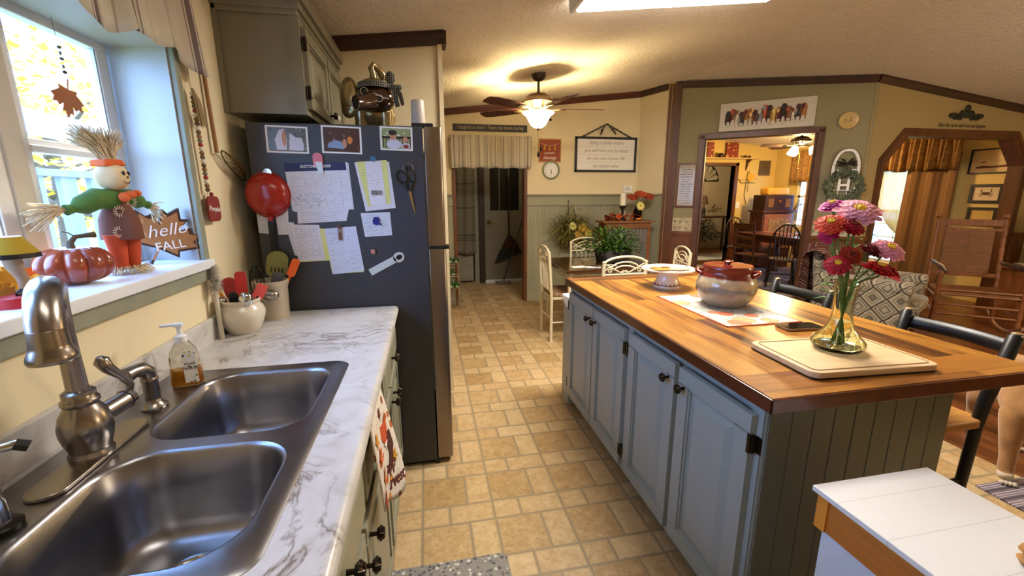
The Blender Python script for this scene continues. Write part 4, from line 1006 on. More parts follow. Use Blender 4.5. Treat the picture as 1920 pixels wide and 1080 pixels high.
mb = MB(F); mb.prism([(-.252, 1.335), (-.245, 1.35), (-.228, 1.352), (-.218, 1.34), (-.222, 1.325), (-.205, 1.308), (-.222, 1.315), (-.235, 1.312), (-.25, 1.318)], .001, .008); magnet('state_magnet', 'dark blue state shaped magnet on the square note', [('shape', mb, (-.23, 2.14, 1.33), M_('cobalt', '1f2c78', .3))])
paper([(-.775+.022, 1.286), (-.700, 1.280), (-.698, 1.37), (-.752, 1.375)], .0008, PAPG, 'small_note', 'small note left of the strainer handle', lines=(9, .7), col=PEN)
paper([(-.672, 1.276), (-.628, 1.276), (-.618, 1.40), (-.675, 1.39)], .0008, PAP, 'small_note', 'small note right of the strainer handle', lines=(9, .6), col=PEN)
mb = MB(F); mb.prism(rrect(-.270, -.249, 1.173, 1.199, .006, 4), .001, .012); mb2 = MB(F); mb2.cyl((-.26, 1.188, .012), (-.26, 1.188, .014), .009, None, 14)
magnet('square_magnet', 'little pink and silver magnet above the bottle opener', [('body', mb, (-.26, 2.14, 1.19), STEEL), ('picture', mb2, 0, M_('pink_pic', 'c98a78', .4))])
bo = thing('bottle_opener', 'white magnetic bottle opener stuck slantwise on the fridge', 'opener', (-.2, 2.14, 1.12)); BM = F @ TR(-.2, 1.125, 0) @ RZ(27)
mb = MB(BM); mb.box(-.09, .05, -.017, .017, .001, .008); mb.prism(ell(.065, 0, .028, .025, 20), .001, .008); part('body', mb, M_('opener_white', 'c5ccc4', .4, var=.05), bo, bevel=.002)
mb = MB(BM); mb.prism(ell(.068, 0, .016, .012, 12), .0078, .0088); part('mouth', mb, BLACK, bo)
# scissors
sc = thing('scissors', 'black handled scissors hanging from a hook on the fridge side', 'scissors', (-.07, 2.14, 1.48))
def ring(M, cx, cy, a, b_, r, rot=0, n=22): return [tuple(Matrix.Rotation(rot, 3, 'Z') @ Vector((a*math.cos(2*PI*k/n), b_*math.sin(2*PI*k/n), 0)) + Vector((cx, cy, .006))) for k in range(n+1)]
mb = MB(F); mb.tube(ring(F, -.108, 1.535, .021, .029, .005, .5), .005, 6); mb.tube([(-.098, 1.51, .006), (-.077, 1.47, .006)], .008, 8); part('handle', mb, BLACK, sc, smooth=True)
mb = MB(F); mb.tube(ring(F, -.068, 1.545, .017, .035, .005, .25), .005, 6); mb.tube([(-.062, 1.51, .006), (-.07, 1.47, .006)], .008, 8); part('handle', mb, BLACK, sc, smooth=True)
mb = MB(F); mb.prism([(-.080, 1.475), (-.066, 1.475), (-.050, 1.362), (-.054, 1.362), (-.064, 1.40)], .003, .007); part('blade', mb, CHROME, sc)
mb = MB(F); mb.tube(ring(F, -.074, 1.575, .023, .023, .003, 0), .0018, 5); part('hook', mb, STEEL, sc)
# red strainer
st = thing('strainer', 'round red colander with holes hanging handle down on the fridge', 'strainer', (-.695, 2.13, 1.36))
mb = MB(F); n = 28
def cf(u, v):
    a = 2*PI*u; r = .090*math.cos(v*PI/2)**.8 if v < 1 else 0; return (-.693+r*math.cos(a), 1.455+r*1.08*math.sin(a), .008+.055*math.sin(v*PI/2))
mb.grid(cf, 36, 10, wrap=True); mb.tube(ring(F, -.693, 1.455, .091, .098, .004, 0, 36), .004, 6); bw = part('bowl', mb, M_('strainer_red', 'a02014', .25, var=.05, coat=.3), st, smooth=True)
w = MB(F)
for r_, k in ((.25, 6), (.45, 11), (.65, 16), (.82, 20)):
    for i in range(k): p = Vector(cf(i/k+r_*.1, 1-r_)); w.ball(p, .0022, (1, 1, .6), 5)
part('holes', w, M_('hole_dk', '3a0a06', .8), bw, kind='stuff')
mb = MB(F); mb.box(-.703, -.683, 1.34, 1.365, .008, .018); part('neck', mb, bpy.data.materials['strainer_red'], st); mb = MB(F); mb.prism(rrect(-.706, -.682, 1.16, 1.35, .01, 4), .006, .016); part('handle', mb, BLACK, st)
mb = MB(F); mb.cyl((-.685, 1.552, .001), (-.685, 1.552, .012), .022, .018, 18); magnet('hook_magnet', 'round silver magnetic hook above the red strainer', [('disc', mb, (-.685, 2.14, 1.55), CHROME)])

# upper cabinet over the fridge
uc = thing('upper_cabinet', 'olive grey wall cabinet with raised panel doors above the fridge', 'cabinet', (-.67, 2.6, 1.8))
mb = MB(); mb.box(-.83, -.52, 2.165, 3.045, 1.805, 2.30); part('carcass', mb, UPC, uc)
FU = FL(-.52); mb = MB(FU)
for q in ((2.165, 3.045, 1.805, 1.84), (2.165, 3.045, 2.16, 2.30), (2.165, 2.20, 1.84, 2.16), (2.61, 2.65, 1.84, 2.16), (3.01, 3.045, 1.84, 2.16)): mb.box(*q, 0, .018)
part('face_frame', mb, UPC, uc)
for a, b_, kx in ((2.19, 2.62, 2.59), (2.64, 3.03, 2.67)):
    d = part('door', door_mb(a, b_, 1.83, 2.17, FL(-.502), .02, .055), UPC, uc, bevel=.001); part('knob', knob_mb(FL(-.502), kx, 1.87), BRONZE if kx < 2.6 else M_('knob_cream', 'cfc8b8', .3), d, smooth=True)
    if kx < 2.6:
        for z in (1.90, 2.10): part('hinge', hinge_mb(FL(-.502), a-.004, z), BRONZE, d)
mb = MB()
for x0, dz in ((0, 0), (.012, .02), (.03, .05)): mb.box(-.83, -.498+x0, 2.150-x0, 3.048, 2.20+dz, 2.25+dz if dz < .05 else 2.31)
mb.box(-.84, -.825, 2.155, 2.165, 1.80, 2.2); part('crown_moulding', mb, UPC, uc, bevel=.004)
for q in ((-.83, -.812, 2.150, 2.168), (-.54, -.50, 2.158, 2.166)): mb = MB(); mb.box(*q, 1.803, 2.22); part('side_stile', mb, UPC, uc)

# elephant cookie jar
el = thing('elephant_jar', 'gold glazed elephant cookie jar with a gingham bow on top of the fridge', 'jar', (-.24, 2.42, 1.765))
GOLD = M_('gold_glaze', '8f7a50', .25, .6, var=.12, scale=14, coat=.5); BRG = M_('brown_glaze', '3e2416', .12, .2, var=.3, scale=12, coat=.8)
mb = MB(); mb.ball((-.24, 2.50, 1.862), .105, (1.0, 1.25, .85), 26)
for x in (-.30, -.18):
    for y in (2.42, 2.56): mb.lathe([(0, 0), (.036, 0), (.038, .02), (.034, .06), (.04, .10)], (x, y, 1.765), 16)
part('body', mb, GOLD, el, smooth=True)
mb = MB(); mb.ball((-.225, 2.39, 1.925), .088, (1.12, .9, .78), 26); hd = part('head', mb, BRG, el, smooth=True)
mb = MB(); mb.tube([(-.245, 2.34, 1.905), (-.262, 2.315, 1.893), (-.283, 2.295, 1.885), (-.305, 2.277, 1.880)], [.048, .036, .031, .036], 18); tk = part('trunk', mb, BRG, el, smooth=True); mb = MB(); mb.tube([(-.3035, 2.278, 1.880), (-.3062, 2.2758, 1.8797)], .028, 18); part('trunk_opening', mb, BLACK, tk); mb = MB(); mb.tube([(-.3045+.036*0+.030*math.cos(a*.3)*.6, 2.276+.030*math.cos(a*.3)*-.72, 1.880+.032*math.sin(a*.3)) for a in range(22)], .0025, 5); part('trunk_rim', mb, M_('rim_tan', '9a8468', .3), tk)
for sx in (-1, 1):
    cxx = -.225+sx*.128; mb = MB(Matrix.Translation((cxx, 2.42, 1.935)) @ RZ(sx*18)); mb.ball((0, 0, 0), .075, (.68, .26, 1.28), 20); mb.ball((-sx*-.008, .0, -.055), .045, (.9, .35, 1.0), 14)
    er = part('ear', mb, GOLD, el, smooth=True) if sx < 0 else None
    if sx > 0: mb.bm.free()
mb = MB(Matrix.Translation((-.345, 2.398, 1.945)) @ RZ(-18)); mb.ball((.006, -.012, 0), .05, (.6, .2, 1.2), 18); part('inner_ear', mb, M_('pale_gold', 'b49a62', .3, .5), el, smooth=True)
WL = M_('white_scroll', 'c9beb0', .3)
for x, z, r in ((-.268, .0 + 1.945, .017), (-.20, 1.915, .016)):
    mb = MB(); mb.tube([(x+r*math.cos(a*.5), 2.312+.006*abs(x+.23)/.04, z+r*math.sin(a*.5)) for a in range(14)], .0018, 5); part('eye_ring', mb, WL, hd); mb = MB(); mb.ball((x, 2.318, z), .011, (1, .5, 1), 10); part('eye', mb, BLACK, hd, smooth=True)
mb = MB(); mb.tube([(-.26+.02*k, 2.316-.002*k, 1.925+.012*math.sin(k)) for k in range(6)], .002, 5); mb.tube([(-.295, 2.335, 1.918), (-.275, 2.325, 1.90), (-.255, 2.318, 1.893)], .002, 5); part('scroll_line', mb, WL, hd)
mb = MB(); mb.lathe([(.075, 1.975), (.07, 1.995), (.05, 2.01), (.025, 2.018), (0, 2.02)], (-.225, 2.39, 0), 28); mb.tube([(-.23, 2.39, 2.015), (-.228, 2.39, 2.04), (-.236, 2.37, 2.065), (-.225, 2.38, 2.082), (-.20, 2.40, 2.065), (-.185, 2.41, 2.04), (-.18, 2.41, 2.02)], [.02, .016, .014, .014, .017, .02, .012], 12); part('lid', mb, GOLD, el, smooth=True)
def gingham(name, a='15130f', b_='8f8a80', s=.012):
    m, nt, b = newmat(name); t = nt.nodes.new('ShaderNodeTexCoord'); sp = nt.nodes.new('ShaderNodeSeparateXYZ'); nt.links.new(t.outputs['Object'], sp.inputs[0])
    X = (E(nt, sp.outputs[0])/s).fr().lt(.5); Z = (E(nt, sp.outputs[2])/s).fr().lt(.5); h = X*.5+Z*.5
    nt.links.new(ramp(nt, h.k, [(0, b_), (.5, '4a463f'), (1, a)], 'CONSTANT'), b.inputs['Base Color']); b.inputs['Roughness'].default_value = .9; return m
GING = gingham('gingham', s=.010)
mb = MB(); mb.lathe([(.079, 1.968), (.083, 1.97), (.081, 1.993), (.073, 1.997)], (-.225, 2.39, 0), 32); part('ribbon', mb, GING, el, smooth=True)
mb = MB(); mb.ball((-.145, 2.36, 2.02), .03, (.85, .5, 1), 14); mb.ball((-.125, 2.35, 1.975), .02, (1.2, .6, .7), 12); mb.ball((-.105, 2.35, 1.975), .017, (1, .6, .8), 12); mb.tube([(-.14, 2.34, 1.985), (-.125, 2.33, 1.95), (-.115, 2.33, 1.88)], [.006, .014, .013], 8, flat=.2); mb.tube([(-.13, 2.35, 1.985), (-.10, 2.34, 1.94), (-.09, 2.34, 1.89)], [.006, .012, .008], 8, flat=.2); part('bow', mb, GING, el, smooth=True)
cy = thing('white_canister', 'plain white cylinder device standing at the front edge on the fridge', 'canister', (.0-.015, 2.30, 1.765)); mb = MB(); mb.lathe([(0, 0), (.034, 0), (.035, .004), (.032, .122), (.030, .126), (0, .126)], (-.018, 2.30, 1.782), 28); part('shell', mb, M_('device_white', 'bdb3a8', .4, var=.02), cy, smooth=True); mb = MB(); mb.ball((-.036, 2.272, 1.82), .004, n=8); part('button', mb, STEEL, cy)
# ---------------------------------------------------------------- island
isl = thing('kitchen_island', 'grey painted island cabinet with four raised panel doors under the wooden top', 'cabinet', (1.22, 1.75, 0))
mb = MB(); mb.box(.925, 1.54, .935, 2.60, .10, .876); part('carcass', mb, CABI, isl)
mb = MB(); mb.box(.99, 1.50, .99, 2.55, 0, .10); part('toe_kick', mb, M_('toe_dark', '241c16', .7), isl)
FI = frame((.925, 2.60, 0), (0, -1, 0))          # faces -X; local x runs toward the camera
def iy(y): return 2.60-y
mb = MB(FI)
ys = [2.60, 2.135, 1.735, 1.335, .935]
mb.box(iy(2.60), iy(.935), .10, .135, 0, .02); mb.box(iy(2.60), iy(.935), .845, .876, 0, .02)
for y0, y1 in ((2.60, 2.56), (1.765, 1.715), (.98, .935)): mb.box(iy(y0), iy(y1), .135, .845, 0, .02)
part('face_frame', mb, CABI, isl)
M = frame((.905, 2.60, 0), (0, -1, 0))
spec = [(2.57, 2.165, 2.20), (2.155, 1.765, 2.115), (1.725, 1.345, 1.385), (1.322, .955, 1.283)]
for i, (y0, y1, ky) in enumerate(spec):
    d = part('door', door_mb(iy(y0), iy(y1), .125, .835, M, .02, .062), CABI, isl, bevel=.001)
    part('knob', knob_mb(M, iy(ky), .765, r=.018), BRONZE, d, smooth=True)
    hx = iy(y0)+.004 if i % 2 == 0 else iy(y1)+.004
    for z in (.215, .745): part('hinge', hinge_mb(M, hx if i % 2 else hx-.006, z), BRONZE, d)
mb = MB(frame((.905, .915, 0), (1, 0, 0)))
x = 0.0; W_ = .645; mb.box(0, W_, .10, .876, -.018, -.006)
n = 9
for i in range(n): a = i*W_/n; mb.box(a+.004, a+W_/n-.001, .10, .876, -.005, 0); mb.box(a+.0008, a+.0028, .10, .876, -.005, -.001)
part('beadboard_end', mb, M_('grey_panel', '6c6f63', .28, var=.06, scale=3), isl, bevel=.0015)
mb = MB(); mb.box(.905, 1.53, 2.60, 2.74, .03, .78); part('end_ledge', mb, CABI, isl, bevel=.002)
WTOP = wood('island_wood', [(.32, '34190a'), (.41, '6c3f15'), (.49, '946022'), (.58, 'ad782d'), (.8, 'bf8d42')], 1, .75, .30, .35, .118, 0, .05)
WEND = wood('island_wood_end', [(.32, '3c1d08'), (.43, '734116'), (.54, '965f22'), (.75, 'ad7830')], 0, .75, .30, .35, .118, 1, .05)
WEDGE = wood('island_wood_edge', [(.3, '2e0f06'), (.6, '5a2410'), (.8, '6f3216')], 1, .8, .28, .4, bmp=.05)
tp = thing('island_top', 'thick honey stained plank countertop with dark edges on the island', 'countertop', (1.36, 1.75, .876))
mb = MB(); mb.box(.878, 1.845, 1.035, 2.50, .878, .920); part('planks', mb, WTOP, tp)
for y0, y1 in ((.888, 1.035), (2.50, 2.612)): mb = MB(); mb.box(.878, 1.845, y0, y1, .878, .920); part('end_board', mb, WEND, tp)
mb = MB(); mb.box(.872, .8785, .882, 2.618, .877, .9185); mb.box(1.8445, 1.851, .882, 2.618, .877, .9185); mb.box(.872, 1.851, .882, .8885, .877, .9185); mb.box(.872, 1.851, 2.6115, 2.618, .877, .9185); part('edge', mb, WEDGE, tp, bevel=.002)
mb = MB()
def dc(u, v): return (.885+.17*u-.012*max(0, v-.5), 2.58+.165*u*0+.16*u*.9, .783+.004*math.sin(u*9)-(0 if v < .5 else (v-.5)*.12*(1+u*.6)))
mb.f([mb.v(p) for p in ((.898, 2.61, .783), (1.1, 2.61, .783), (1.1, 2.745, .783), (.898, 2.745, .783))]); mb.f([mb.v(p) for p in ((.898, 2.61, .783), (.898, 2.745, .783), (.893, 2.74, .765), (.890, 2.615, .72))])
solo('dish_cloth', mb, WHITE, 'white cloth lying on the low ledge at the far end of the island', 'cloth', solid=.005)
# cutting board, vase with zinnias
cb = thing('cutting_board', 'light wooden cutting board with juice groove, tilted on the near end of the island', 'board', (1.305, 1.09, .921), -3, wb=False)
BRD = wood('board_wood', [(.3, 'b9976a'), (.6, 'd3b78c'), (.8, 'e0c8a2')], 0, .9, .5, bmp=.03)
mb = MB(); mb.prism(rrect(-.218, .218, -.142, .142, .03, 6), .003, .022); part('slab', mb, BRD, cb, bevel=.003)
mb = MB(); P = rrect(-.200, .200, -.124, .124, .02, 6); mb.tube([(x, y, .0222) for x, y in P+[P[0]]], .0022, 5); part('groove', mb, M_('groove_wood', '8e6c42', .7), cb)
mb = MB(); P = rrect(-.2186, .2186, -.1426, .1426, .03, 6)
mb.prism(P, .0, .0042)
part('rubber_base', mb, BLACK, cb)
VG = glassm('vase_glass', 'fbfcf2', .01, 1.3)
vx, vy, vz = 1.325, 1.115, .943
vs = thing('flower_vase', 'clear cut glass vase with a wide foot on the cutting board', 'vase', (vx, vy, vz))
mb = MB()
pr_ = [(0, .003), (.050, .003), (.066, .008), (.076, .022), (.074, .036), (.058, .055), (.040, .080), (.031, .105), (.028, .14), (.030, .19), (.035, .232), (.0365, .236), (.0345, .236), (.0275, .19), (.025, .14), (.028, .105), (.037, .078), (.055, .050), (.070, .034), (.071, .022), (.060, .012), (0, .010)]
mb.lathe(pr_, (vx, vy, vz-.003), 40); gb = part('glass_body', mb, VG, vs, smooth=True)
mb = MB()
for k in range(12):
    for s in (1, -1):
        pts = []
        for j in range(9):
            t = j/8; z = .012+.07*t; r = [.071, .0765, .0755, .069, .060, .051, .044, .039, .036][j]; a = 2*PI*k/12+s*t*1.1; pts.append((vx+r*math.cos(a), vy+r*math.sin(a), vz+z))
        mb.tube(pts, .0011, 4)
part('cut_pattern', mb, VG, gb, smooth=True)
mb = MB(); mb.lathe([(0, .012), (.066, .013), (.068, .022), (.069, .03), (.053, .048), (.035, .076), (.0285, .10), (0, .10)], (vx, vy, vz-.002), 28); part('water', mb, glassm('water', 'fdfef8', 0, 1.1), vs, smooth=True)
STEM = M_('flower_stem', '4d6a22', .5, var=.2, scale=60); LEAFM = fabric(M_('zinnia_leaf', '3f6a22', .55, var=.2, scale=30), .25)
def petal(mb, c, ax, a, r0, L, w, lift):
    z = Vector(ax).normalized(); x = z.orthogonal().normalized(); y = z.cross(x); d = x*math.cos(a)+y*math.sin(a); s = z.cross(d); c = Vector(c)
    rows = []
    for t, ww, h in ((0, .25, 0), (.35, .8, lift*.7), (.7, 1, lift*.9), (.92, .75, lift*.6), (1, .3, lift*.3)):
        m_ = c+d*(r0+L*t)+z*h*L; rows.append([mb.v(m_-s*w*ww/2+z*w*.12*ww), mb.v(m_), mb.v(m_+s*w*ww/2+z*w*.12*ww)])
    for A, B in zip(rows, rows[1:]):
        for j in range(2): mb.f([A[j], A[j+1], B[j+1], B[j]])
def zinnia(label, pos, ax, R, cols, yellow=True, base=None, group='zinnias in the glass vase'):
    pos = Vector(pos); pos = Vector((1.36+(pos.x-1.36)*.8, 1.13+(pos.y-1.13)*.8, pos.z)); R *= .92; ax = Vector(ax).normalized(); b0 = Vector((vx+rnd.uniform(-.02, .02), vy+rnd.uniform(-.02, .02), vz+.02))
    t = thing('zinnia', label, 'flower', b0, group=group)
    neck = Vector((vx+(pos.x-vx)*.28, vy+(pos.y-vy)*.28, vz+.225))
    dd = Vector((neck.x-vx, neck.y-vy, 0)); L = dd.length
    if L > .024: neck -= dd*(1-.024/L)
    b0 = Vector((vx-(neck.x-vx)*.8, vy-(neck.y-vy)*.8, vz+.02))
    mb = MB(); mb.tube([b0, neck, pos-(pos-neck)*.35-ax*.01, pos-ax*.008], [.0035, .003, .003, .0035], 7)
    mb.lathe([(0, -.016), (.010, -.012), (.014, -.004), (.010, 0)], (0, 0, 0), 10, T=Matrix.Translation(pos) @ ax.to_track_quat('Z', 'Y').to_matrix().to_4x4()); part('stem', mb, STEM, t, smooth=True)
    mb = MB(); layers = ((1.0, 15, .05, -.002), (.82, 13, .25, .004), (.6, 11, .5, .009), (.38, 9, .9, .012))
    for s, n, lift, up in layers:
        for k in range(n): petal(mb, pos+ax*up, ax, 2*PI*(k+rnd.random()*.3)/n+s*5, R*.12, R*s*rnd.uniform(.85, 1.0), R*.42, lift*.35)
    part('petals', mb, fabric(M_('petal_'+cols, cols, .55, var=.22, scale=40), .2), t, smooth=True)
    mb = MB(); mb.ball(pos+ax*.014, R*.22, (1, 1, .7), 10)
    for k in range(9): a = 2*PI*k/9; x = ax.orthogonal().normalized(); y = ax.cross(x); p = pos+ax*.019+(x*math.cos(a)+y*math.sin(a))*R*.2; mb.ball(p, R*.07, n=6)
    part('centre', mb, M_('flower_yellow', 'e0b423', .6) if yellow else M_('flower_dark', '6a1a12', .6), t, smooth=True)
zinnia('big pale pink zinnia at the top of the vase', (1.405, 1.19, 1.392), (-.25, -.5, .85), .072, 'eba8b6')
zinnia('magenta zinnia behind the big pale pink one', (1.375, 1.28, 1.408), (-.4, -.1, 1), .045, 'c02a86')
zinnia('orange red zinnia with yellow rim at the left', (1.29, 1.20, 1.352), (-.55, -.45, .8), .048, 'd3472a')
zinnia('crimson zinnia just below the big pale pink one', (1.345, 1.16, 1.345), (-.1, -.6, .8), .045, 'a5122c', False)
zinnia('deep pink zinnia at the left edge', (1.30, 1.21, 1.315), (-.6, -.7, .5), .032, 'b3195a')
zinnia('brick red small zinnia in the middle', (1.330, 1.13, 1.255), (-.3, -.8, .5), .034, '9a2a1a', False)
zinnia('dark red zinnia at the lower left', (1.275, 1.13, 1.225), (-.6, -.6, .7), .040, 'b01c30')
zinnia('maroon zinnia right of the middle', (1.415, 1.12, 1.268), (.2, -.5, .8), .038, '7d0f26', False)
zinnia('pale pink zinnia on the right side', (1.475, 1.10, 1.272), (-.1, -.6, .8), .052, 'e8a0ae')
zinnia('bright red zinnia low on the right', (1.405, 1.07, 1.215), (.1, -.4, 1), .050, 'c41c2c')
zinnia('rose red zinnia lowest on the right', (1.455, 1.08, 1.205), (.6, -.3, .9), .052, 'd02c4c', False)
mb = MB()
for k in range(26):
    a = rnd.random()*2*PI; z = rnd.uniform(.16, .38); r = .02+.02*rnd.random(); p = Vector((vx+r*.9*math.cos(a)+.03*(z-.2)/.2, vy+r*math.sin(a), vz+z)); mb.leaf(p, (math.cos(a), math.sin(a), rnd.uniform(-.1, .7)), rnd.uniform(.03, .06), .016, bend=.3)
t = thing('flower_greenery', 'green leaves among the zinnias in the vase', 'foliage', (vx, vy, vz+.16)); part('leaves', mb, LEAFM, t, kind='stuff')
# placemat, bean pot, cake stand, phone
MATM = blotch_mat('pumpkin_print', 'b3ada2', ['bf6a44', 'c4beb2', 'b8603c', 'c98a5c', 'c4beb2'], 10, .8, .46, '466866')
pm = thing('placemat', 'white placemat printed with orange pumpkins and blue green scrolls under the pot', 'placemat', (1.36, 1.74, .9205), 0)
mb = MB(); mb.box(1.185, 1.535, 1.465, 2.01, .9207, .9232); part('cloth', mb, MATM, pm)
mb = MB()
for q in ((1.181, 1.188, 1.461, 2.014), (1.532, 1.539, 1.461, 2.014), (1.181, 1.539, 1.461, 1.468), (1.181, 1.539, 2.007, 2.014)): mb.box(*q, .9206, .9237)
part('border', mb, M_('coral_border', 'c8603f', .8), pm)
def pot_mat():
    m, nt, b = newmat('stoneware_glaze'); t = nt.nodes.new('ShaderNodeTexCoord'); sp = nt.nodes.new('ShaderNodeSeparateXYZ'); nt.links.new(t.outputs['Object'], sp.inputs[0])
    z = E(nt, sp.outputs[2])/.2+(E(nt, noisen(nt, coords(nt), 12, 3))-.5)*.26
    col = ramp(nt, z.k, [(0, '9a917a'), (.30, 'a69c84'), (.40, '6f6a60'), (.47, '77807f'), (.52, 'b9a882'), (.66, 'c3b591'), (.70, 'b5aa95'), (.725, '7a2a1e'), (1, '7a2219')])
    n = noisen(nt, coords(nt), 40, 4); col = mix(nt, .25, col, ramp(nt, n, [(.3, '6b6152'), (.7, 'cfc5a8')]), 'OVERLAY')
    nt.links.new(col, b.inputs['Base Color']); b.inputs['Roughness'].default_value = .25; b.inputs['Coat Weight'].default_value = .5; return m
px_, py_ = 1.408, 1.783
bp_ = thing('bean_pot', 'round stoneware pot with dripping red glaze shoulder and red lid on the placemat', 'pot', (px_, py_, .9235))
mb = MB(); mb.lathe([(0, .002), (.083, 0), (.090, .004), (.118, .035), (.134, .075), (.136, .10), (.128, .132), (.114, .155), (.108, .168), (.110, .176), (.112, .190), (.108, .196), (.102, .19), (.10, .16), (0, .15)], (px_, py_, .9235), 56); part('body', mb, pot_mat(), bp_, smooth=True)
RG = M_('red_glaze', '6d1f17', .16, var=.1, coat=.6)
mb = MB(); mb.lathe([(0, .198), (.04, .199), (.085, .194), (.106, .196), (.109, .190), (.105, .184), (0, .184)], (px_, py_, .9235), 48); ld = part('lid', mb, RG, bp_, smooth=True)
mb = MB(); mb.lathe([(.012, .197), (.012, .204), (.021, .208), (.022, .214), (.014, .219), (0, .218)], (px_, py_, .9235), 24); part('lid_knob', mb, RG, ld, smooth=True)
for s in (-1, 1):
    d = Vector((.78, -.62, 0))*s; sd = Vector((.62, .78, 0)); c = Vector((px_, py_, .9235+.157))
    mb = MB(); mb.tube([c+d*.108+sd*.045+Vector((0, 0, -.006)), c+d*.130+sd*.036+Vector((0, 0, .006)), c+d*.138+Vector((0, 0, .01)), c+d*.130-sd*.036+Vector((0, 0, .006)), c+d*.108-sd*.045+Vector((0, 0, -.006))], .0095, 10); part('handle', mb, RG, bp_, smooth=True)
cs = thing('cake_stand', 'white footed cake stand painted with orange pumpkins and leaves at the far end', 'cake stand', (1.365, 2.225, .9205))
CW = M_('cream_ceramic', 'd9cfbd', .18, var=.03, coat=.5)
mb = MB(); mb.lathe([(0, .003), (.078, 0), (.080, .004), (.074, .018), (.063, .045), (.056, .075), (.058, .092), (0, .092)], (1.365, 2.225, .9205), 44); part('foot', mb, CW, cs, smooth=True)
w = MB(); n = 20
for k in range(n):
    a = 2*PI*k/n; r = .074
    for q in (-.35, 0, .35):
        L = .028 if q == 0 else .020; w.leaf((1.365+(.077)*math.cos(a+q*.1), 2.225+.077*math.sin(a+q*.1), .9245), (-.25*math.cos(a)-q*math.sin(a), -.25*math.sin(a)+q*math.cos(a), 1), L, .012, up=Vector((math.cos(a), math.sin(a), .2)))
part('leaf_border', w, M_('rust_leaf', '7e2c14', .4), cs, solid=.0015)
mb = MB(); mb.lathe([(0, .092), (.10, .094), (.145, .103), (.152, .108), (.150, .113), (.142, .110), (.10, .104), (0, .102)], (1.365, 2.225, .9205), 52); part('plate', mb, CW, cs, smooth=True)
mb = MB()
for (x, y, r, m_) in ((1.31, 2.20, .045, 0), (1.345, 2.26, .035, 0), (1.42, 2.19, .05, 1), (1.385, 2.29, .03, 1), (1.30, 2.27, .025, 0)):
    w = MB(); w.lathe([(0, .0003), (r, 0), (r, .001), (0, .0013)], (x, y, .9205+.1045+.006*((x-1.365)**2+(y-2.225)**2 > .003)), 18, sx=1.2, sy=.8); part('pumpkin_print', w, M_('print_or' if m_ == 0 else 'print_tan', 'c9762e' if m_ == 0 else 'b79f78', .4, var=.35, scale=60), cs)
mb.bm.free()
ph = thing('smartphone', 'black smartphone in a tan case lying behind the cutting board', 'phone', (1.46, 1.395, .9205), -5, wb=False)
mb = MB(); mb.prism(rrect(-.082, .082, -.041, .041, .012, 5), .0005, .0095); part('case', mb, M_('case_tan', '7c5a34', .4), ph, bevel=.001)
mb = MB(); mb.prism(rrect(-.079, .079, -.038, .038, .011, 5), .0095, .0105); part('screen', mb, M_('phone_black', '120d0a', .05, var=0), ph)
# bar stools
BLS = M_('black_wood_worn', '17181a', .38, var=.25, scale=30); SEATW = wood('stool_seat', [(.3, '8f5a20'), (.6, 'c08a44'), (.8, 'd3a35c')], 0, 1, .5)
def stool(label):
    t = thing('bar_stool', label, 'stool', (0, 0, 0), wb=False)          # faces -x, seat .62
    for s in (-1, 1):
        mb = MB(); mb.tube([(.155, s*.165, 0), (.165, s*.17, .60), (.175, s*.172, .70), (.235, s*.178, .948), (.238, s*.178, .958)], [.016, .019, .021, .022, .010], 12); part('back_post', mb, BLS, t, smooth=True)
        mb = MB(); mb.tube([(-.175, s*.175, 0), (-.16, s*.165, .61)], [.014, .019], 12); part('leg', mb, BLS, t, smooth=True)
        mb = MB(); mb.ball((.2378, s*.178, .958), .016, (1, 1, .4), 10); part('worn_tip', mb, M_('worn_wood', '8a7048', .4), t, smooth=True)
    for z, x, h in ((.905, .226, .05), (.80, .2, .045)):
        mb = MB()
        def rf(u, v): return (x+.028*math.sin(PI*u)+.010*v, -.172+.344*u, z-h/2+h*v)
        mb.grid(rf, 12, 2); part('back_rail', mb, BLS, t, smooth=True, solid=.016)
    mb = MB(); mb.prism(rrect(-.19, .185, -.19, .19, .05, 6), .60, .632); part('seat', mb, SEATW, t, smooth=True, bevel=.006)
    for z in (.18, .32):
        for q in (((-.172, -.172, z), (-.172, .172, z)), ((.158, -.166, z), (.158, .166, z)), ((-.172, -.172, z+.05), (.158, -.166, z+.05)), ((-.172, .172, z+.05), (.158, .166, z+.05))):
            mb = MB(); mb.cyl(*q, .009, None, 8); part('stretcher', mb, BLS, t, smooth=True)
    return t
s1 = stool('black ladder back stool with wooden seat at the near right of the island'); s1.location = (1.815, 1.255, 0); s1['group'] = 'black stools at the island'
dup(s1, (1.80, 1.965, 0), 0, 'black ladder back stool at the far right of the island beyond the phone')
# white cart in front
ct = thing('kitchen_cart', 'white topped cart with honey wood apron in the lower right corner', 'cart', (1.06, .3, 0))
MT = marble_mat('cart_top_white'); 
HW = wood('apron_wood', [(.3, 'a35a1c'), (.6, 'c47a30'), (.8, 'd08a3c')], 1, .8, .4)
def cart_top():
    m, nt, b = newmat('cart_top'); t = nt.nodes.new('ShaderNodeTexCoord'); sp = nt.nodes.new('ShaderNodeSeparateXYZ'); nt.links.new(t.outputs['Object'], sp.inputs[0])
    g = ((E(nt, sp.outputs[1])/.11).fr()-.5).ab().lt(.008); g2 = ((E(nt, sp.outputs[0])/.2).fr()-.5).ab().lt(.004)
    nt.links.new(mix(nt, g.mx(g2*.5)*.35, 'dcdcd8', '8f8c86'), b.inputs['Base Color']); b.inputs['Roughness'].default_value = .25; return m
mb = MB(); mb.box(.888, 1.235, -.15, .75, .748, .762); part('top', mb, cart_top(), ct, bevel=.002)
mb = MB(); mb.box(.905, 1.22, -.13, .735, .655, .748); part('apron', mb, HW, ct)
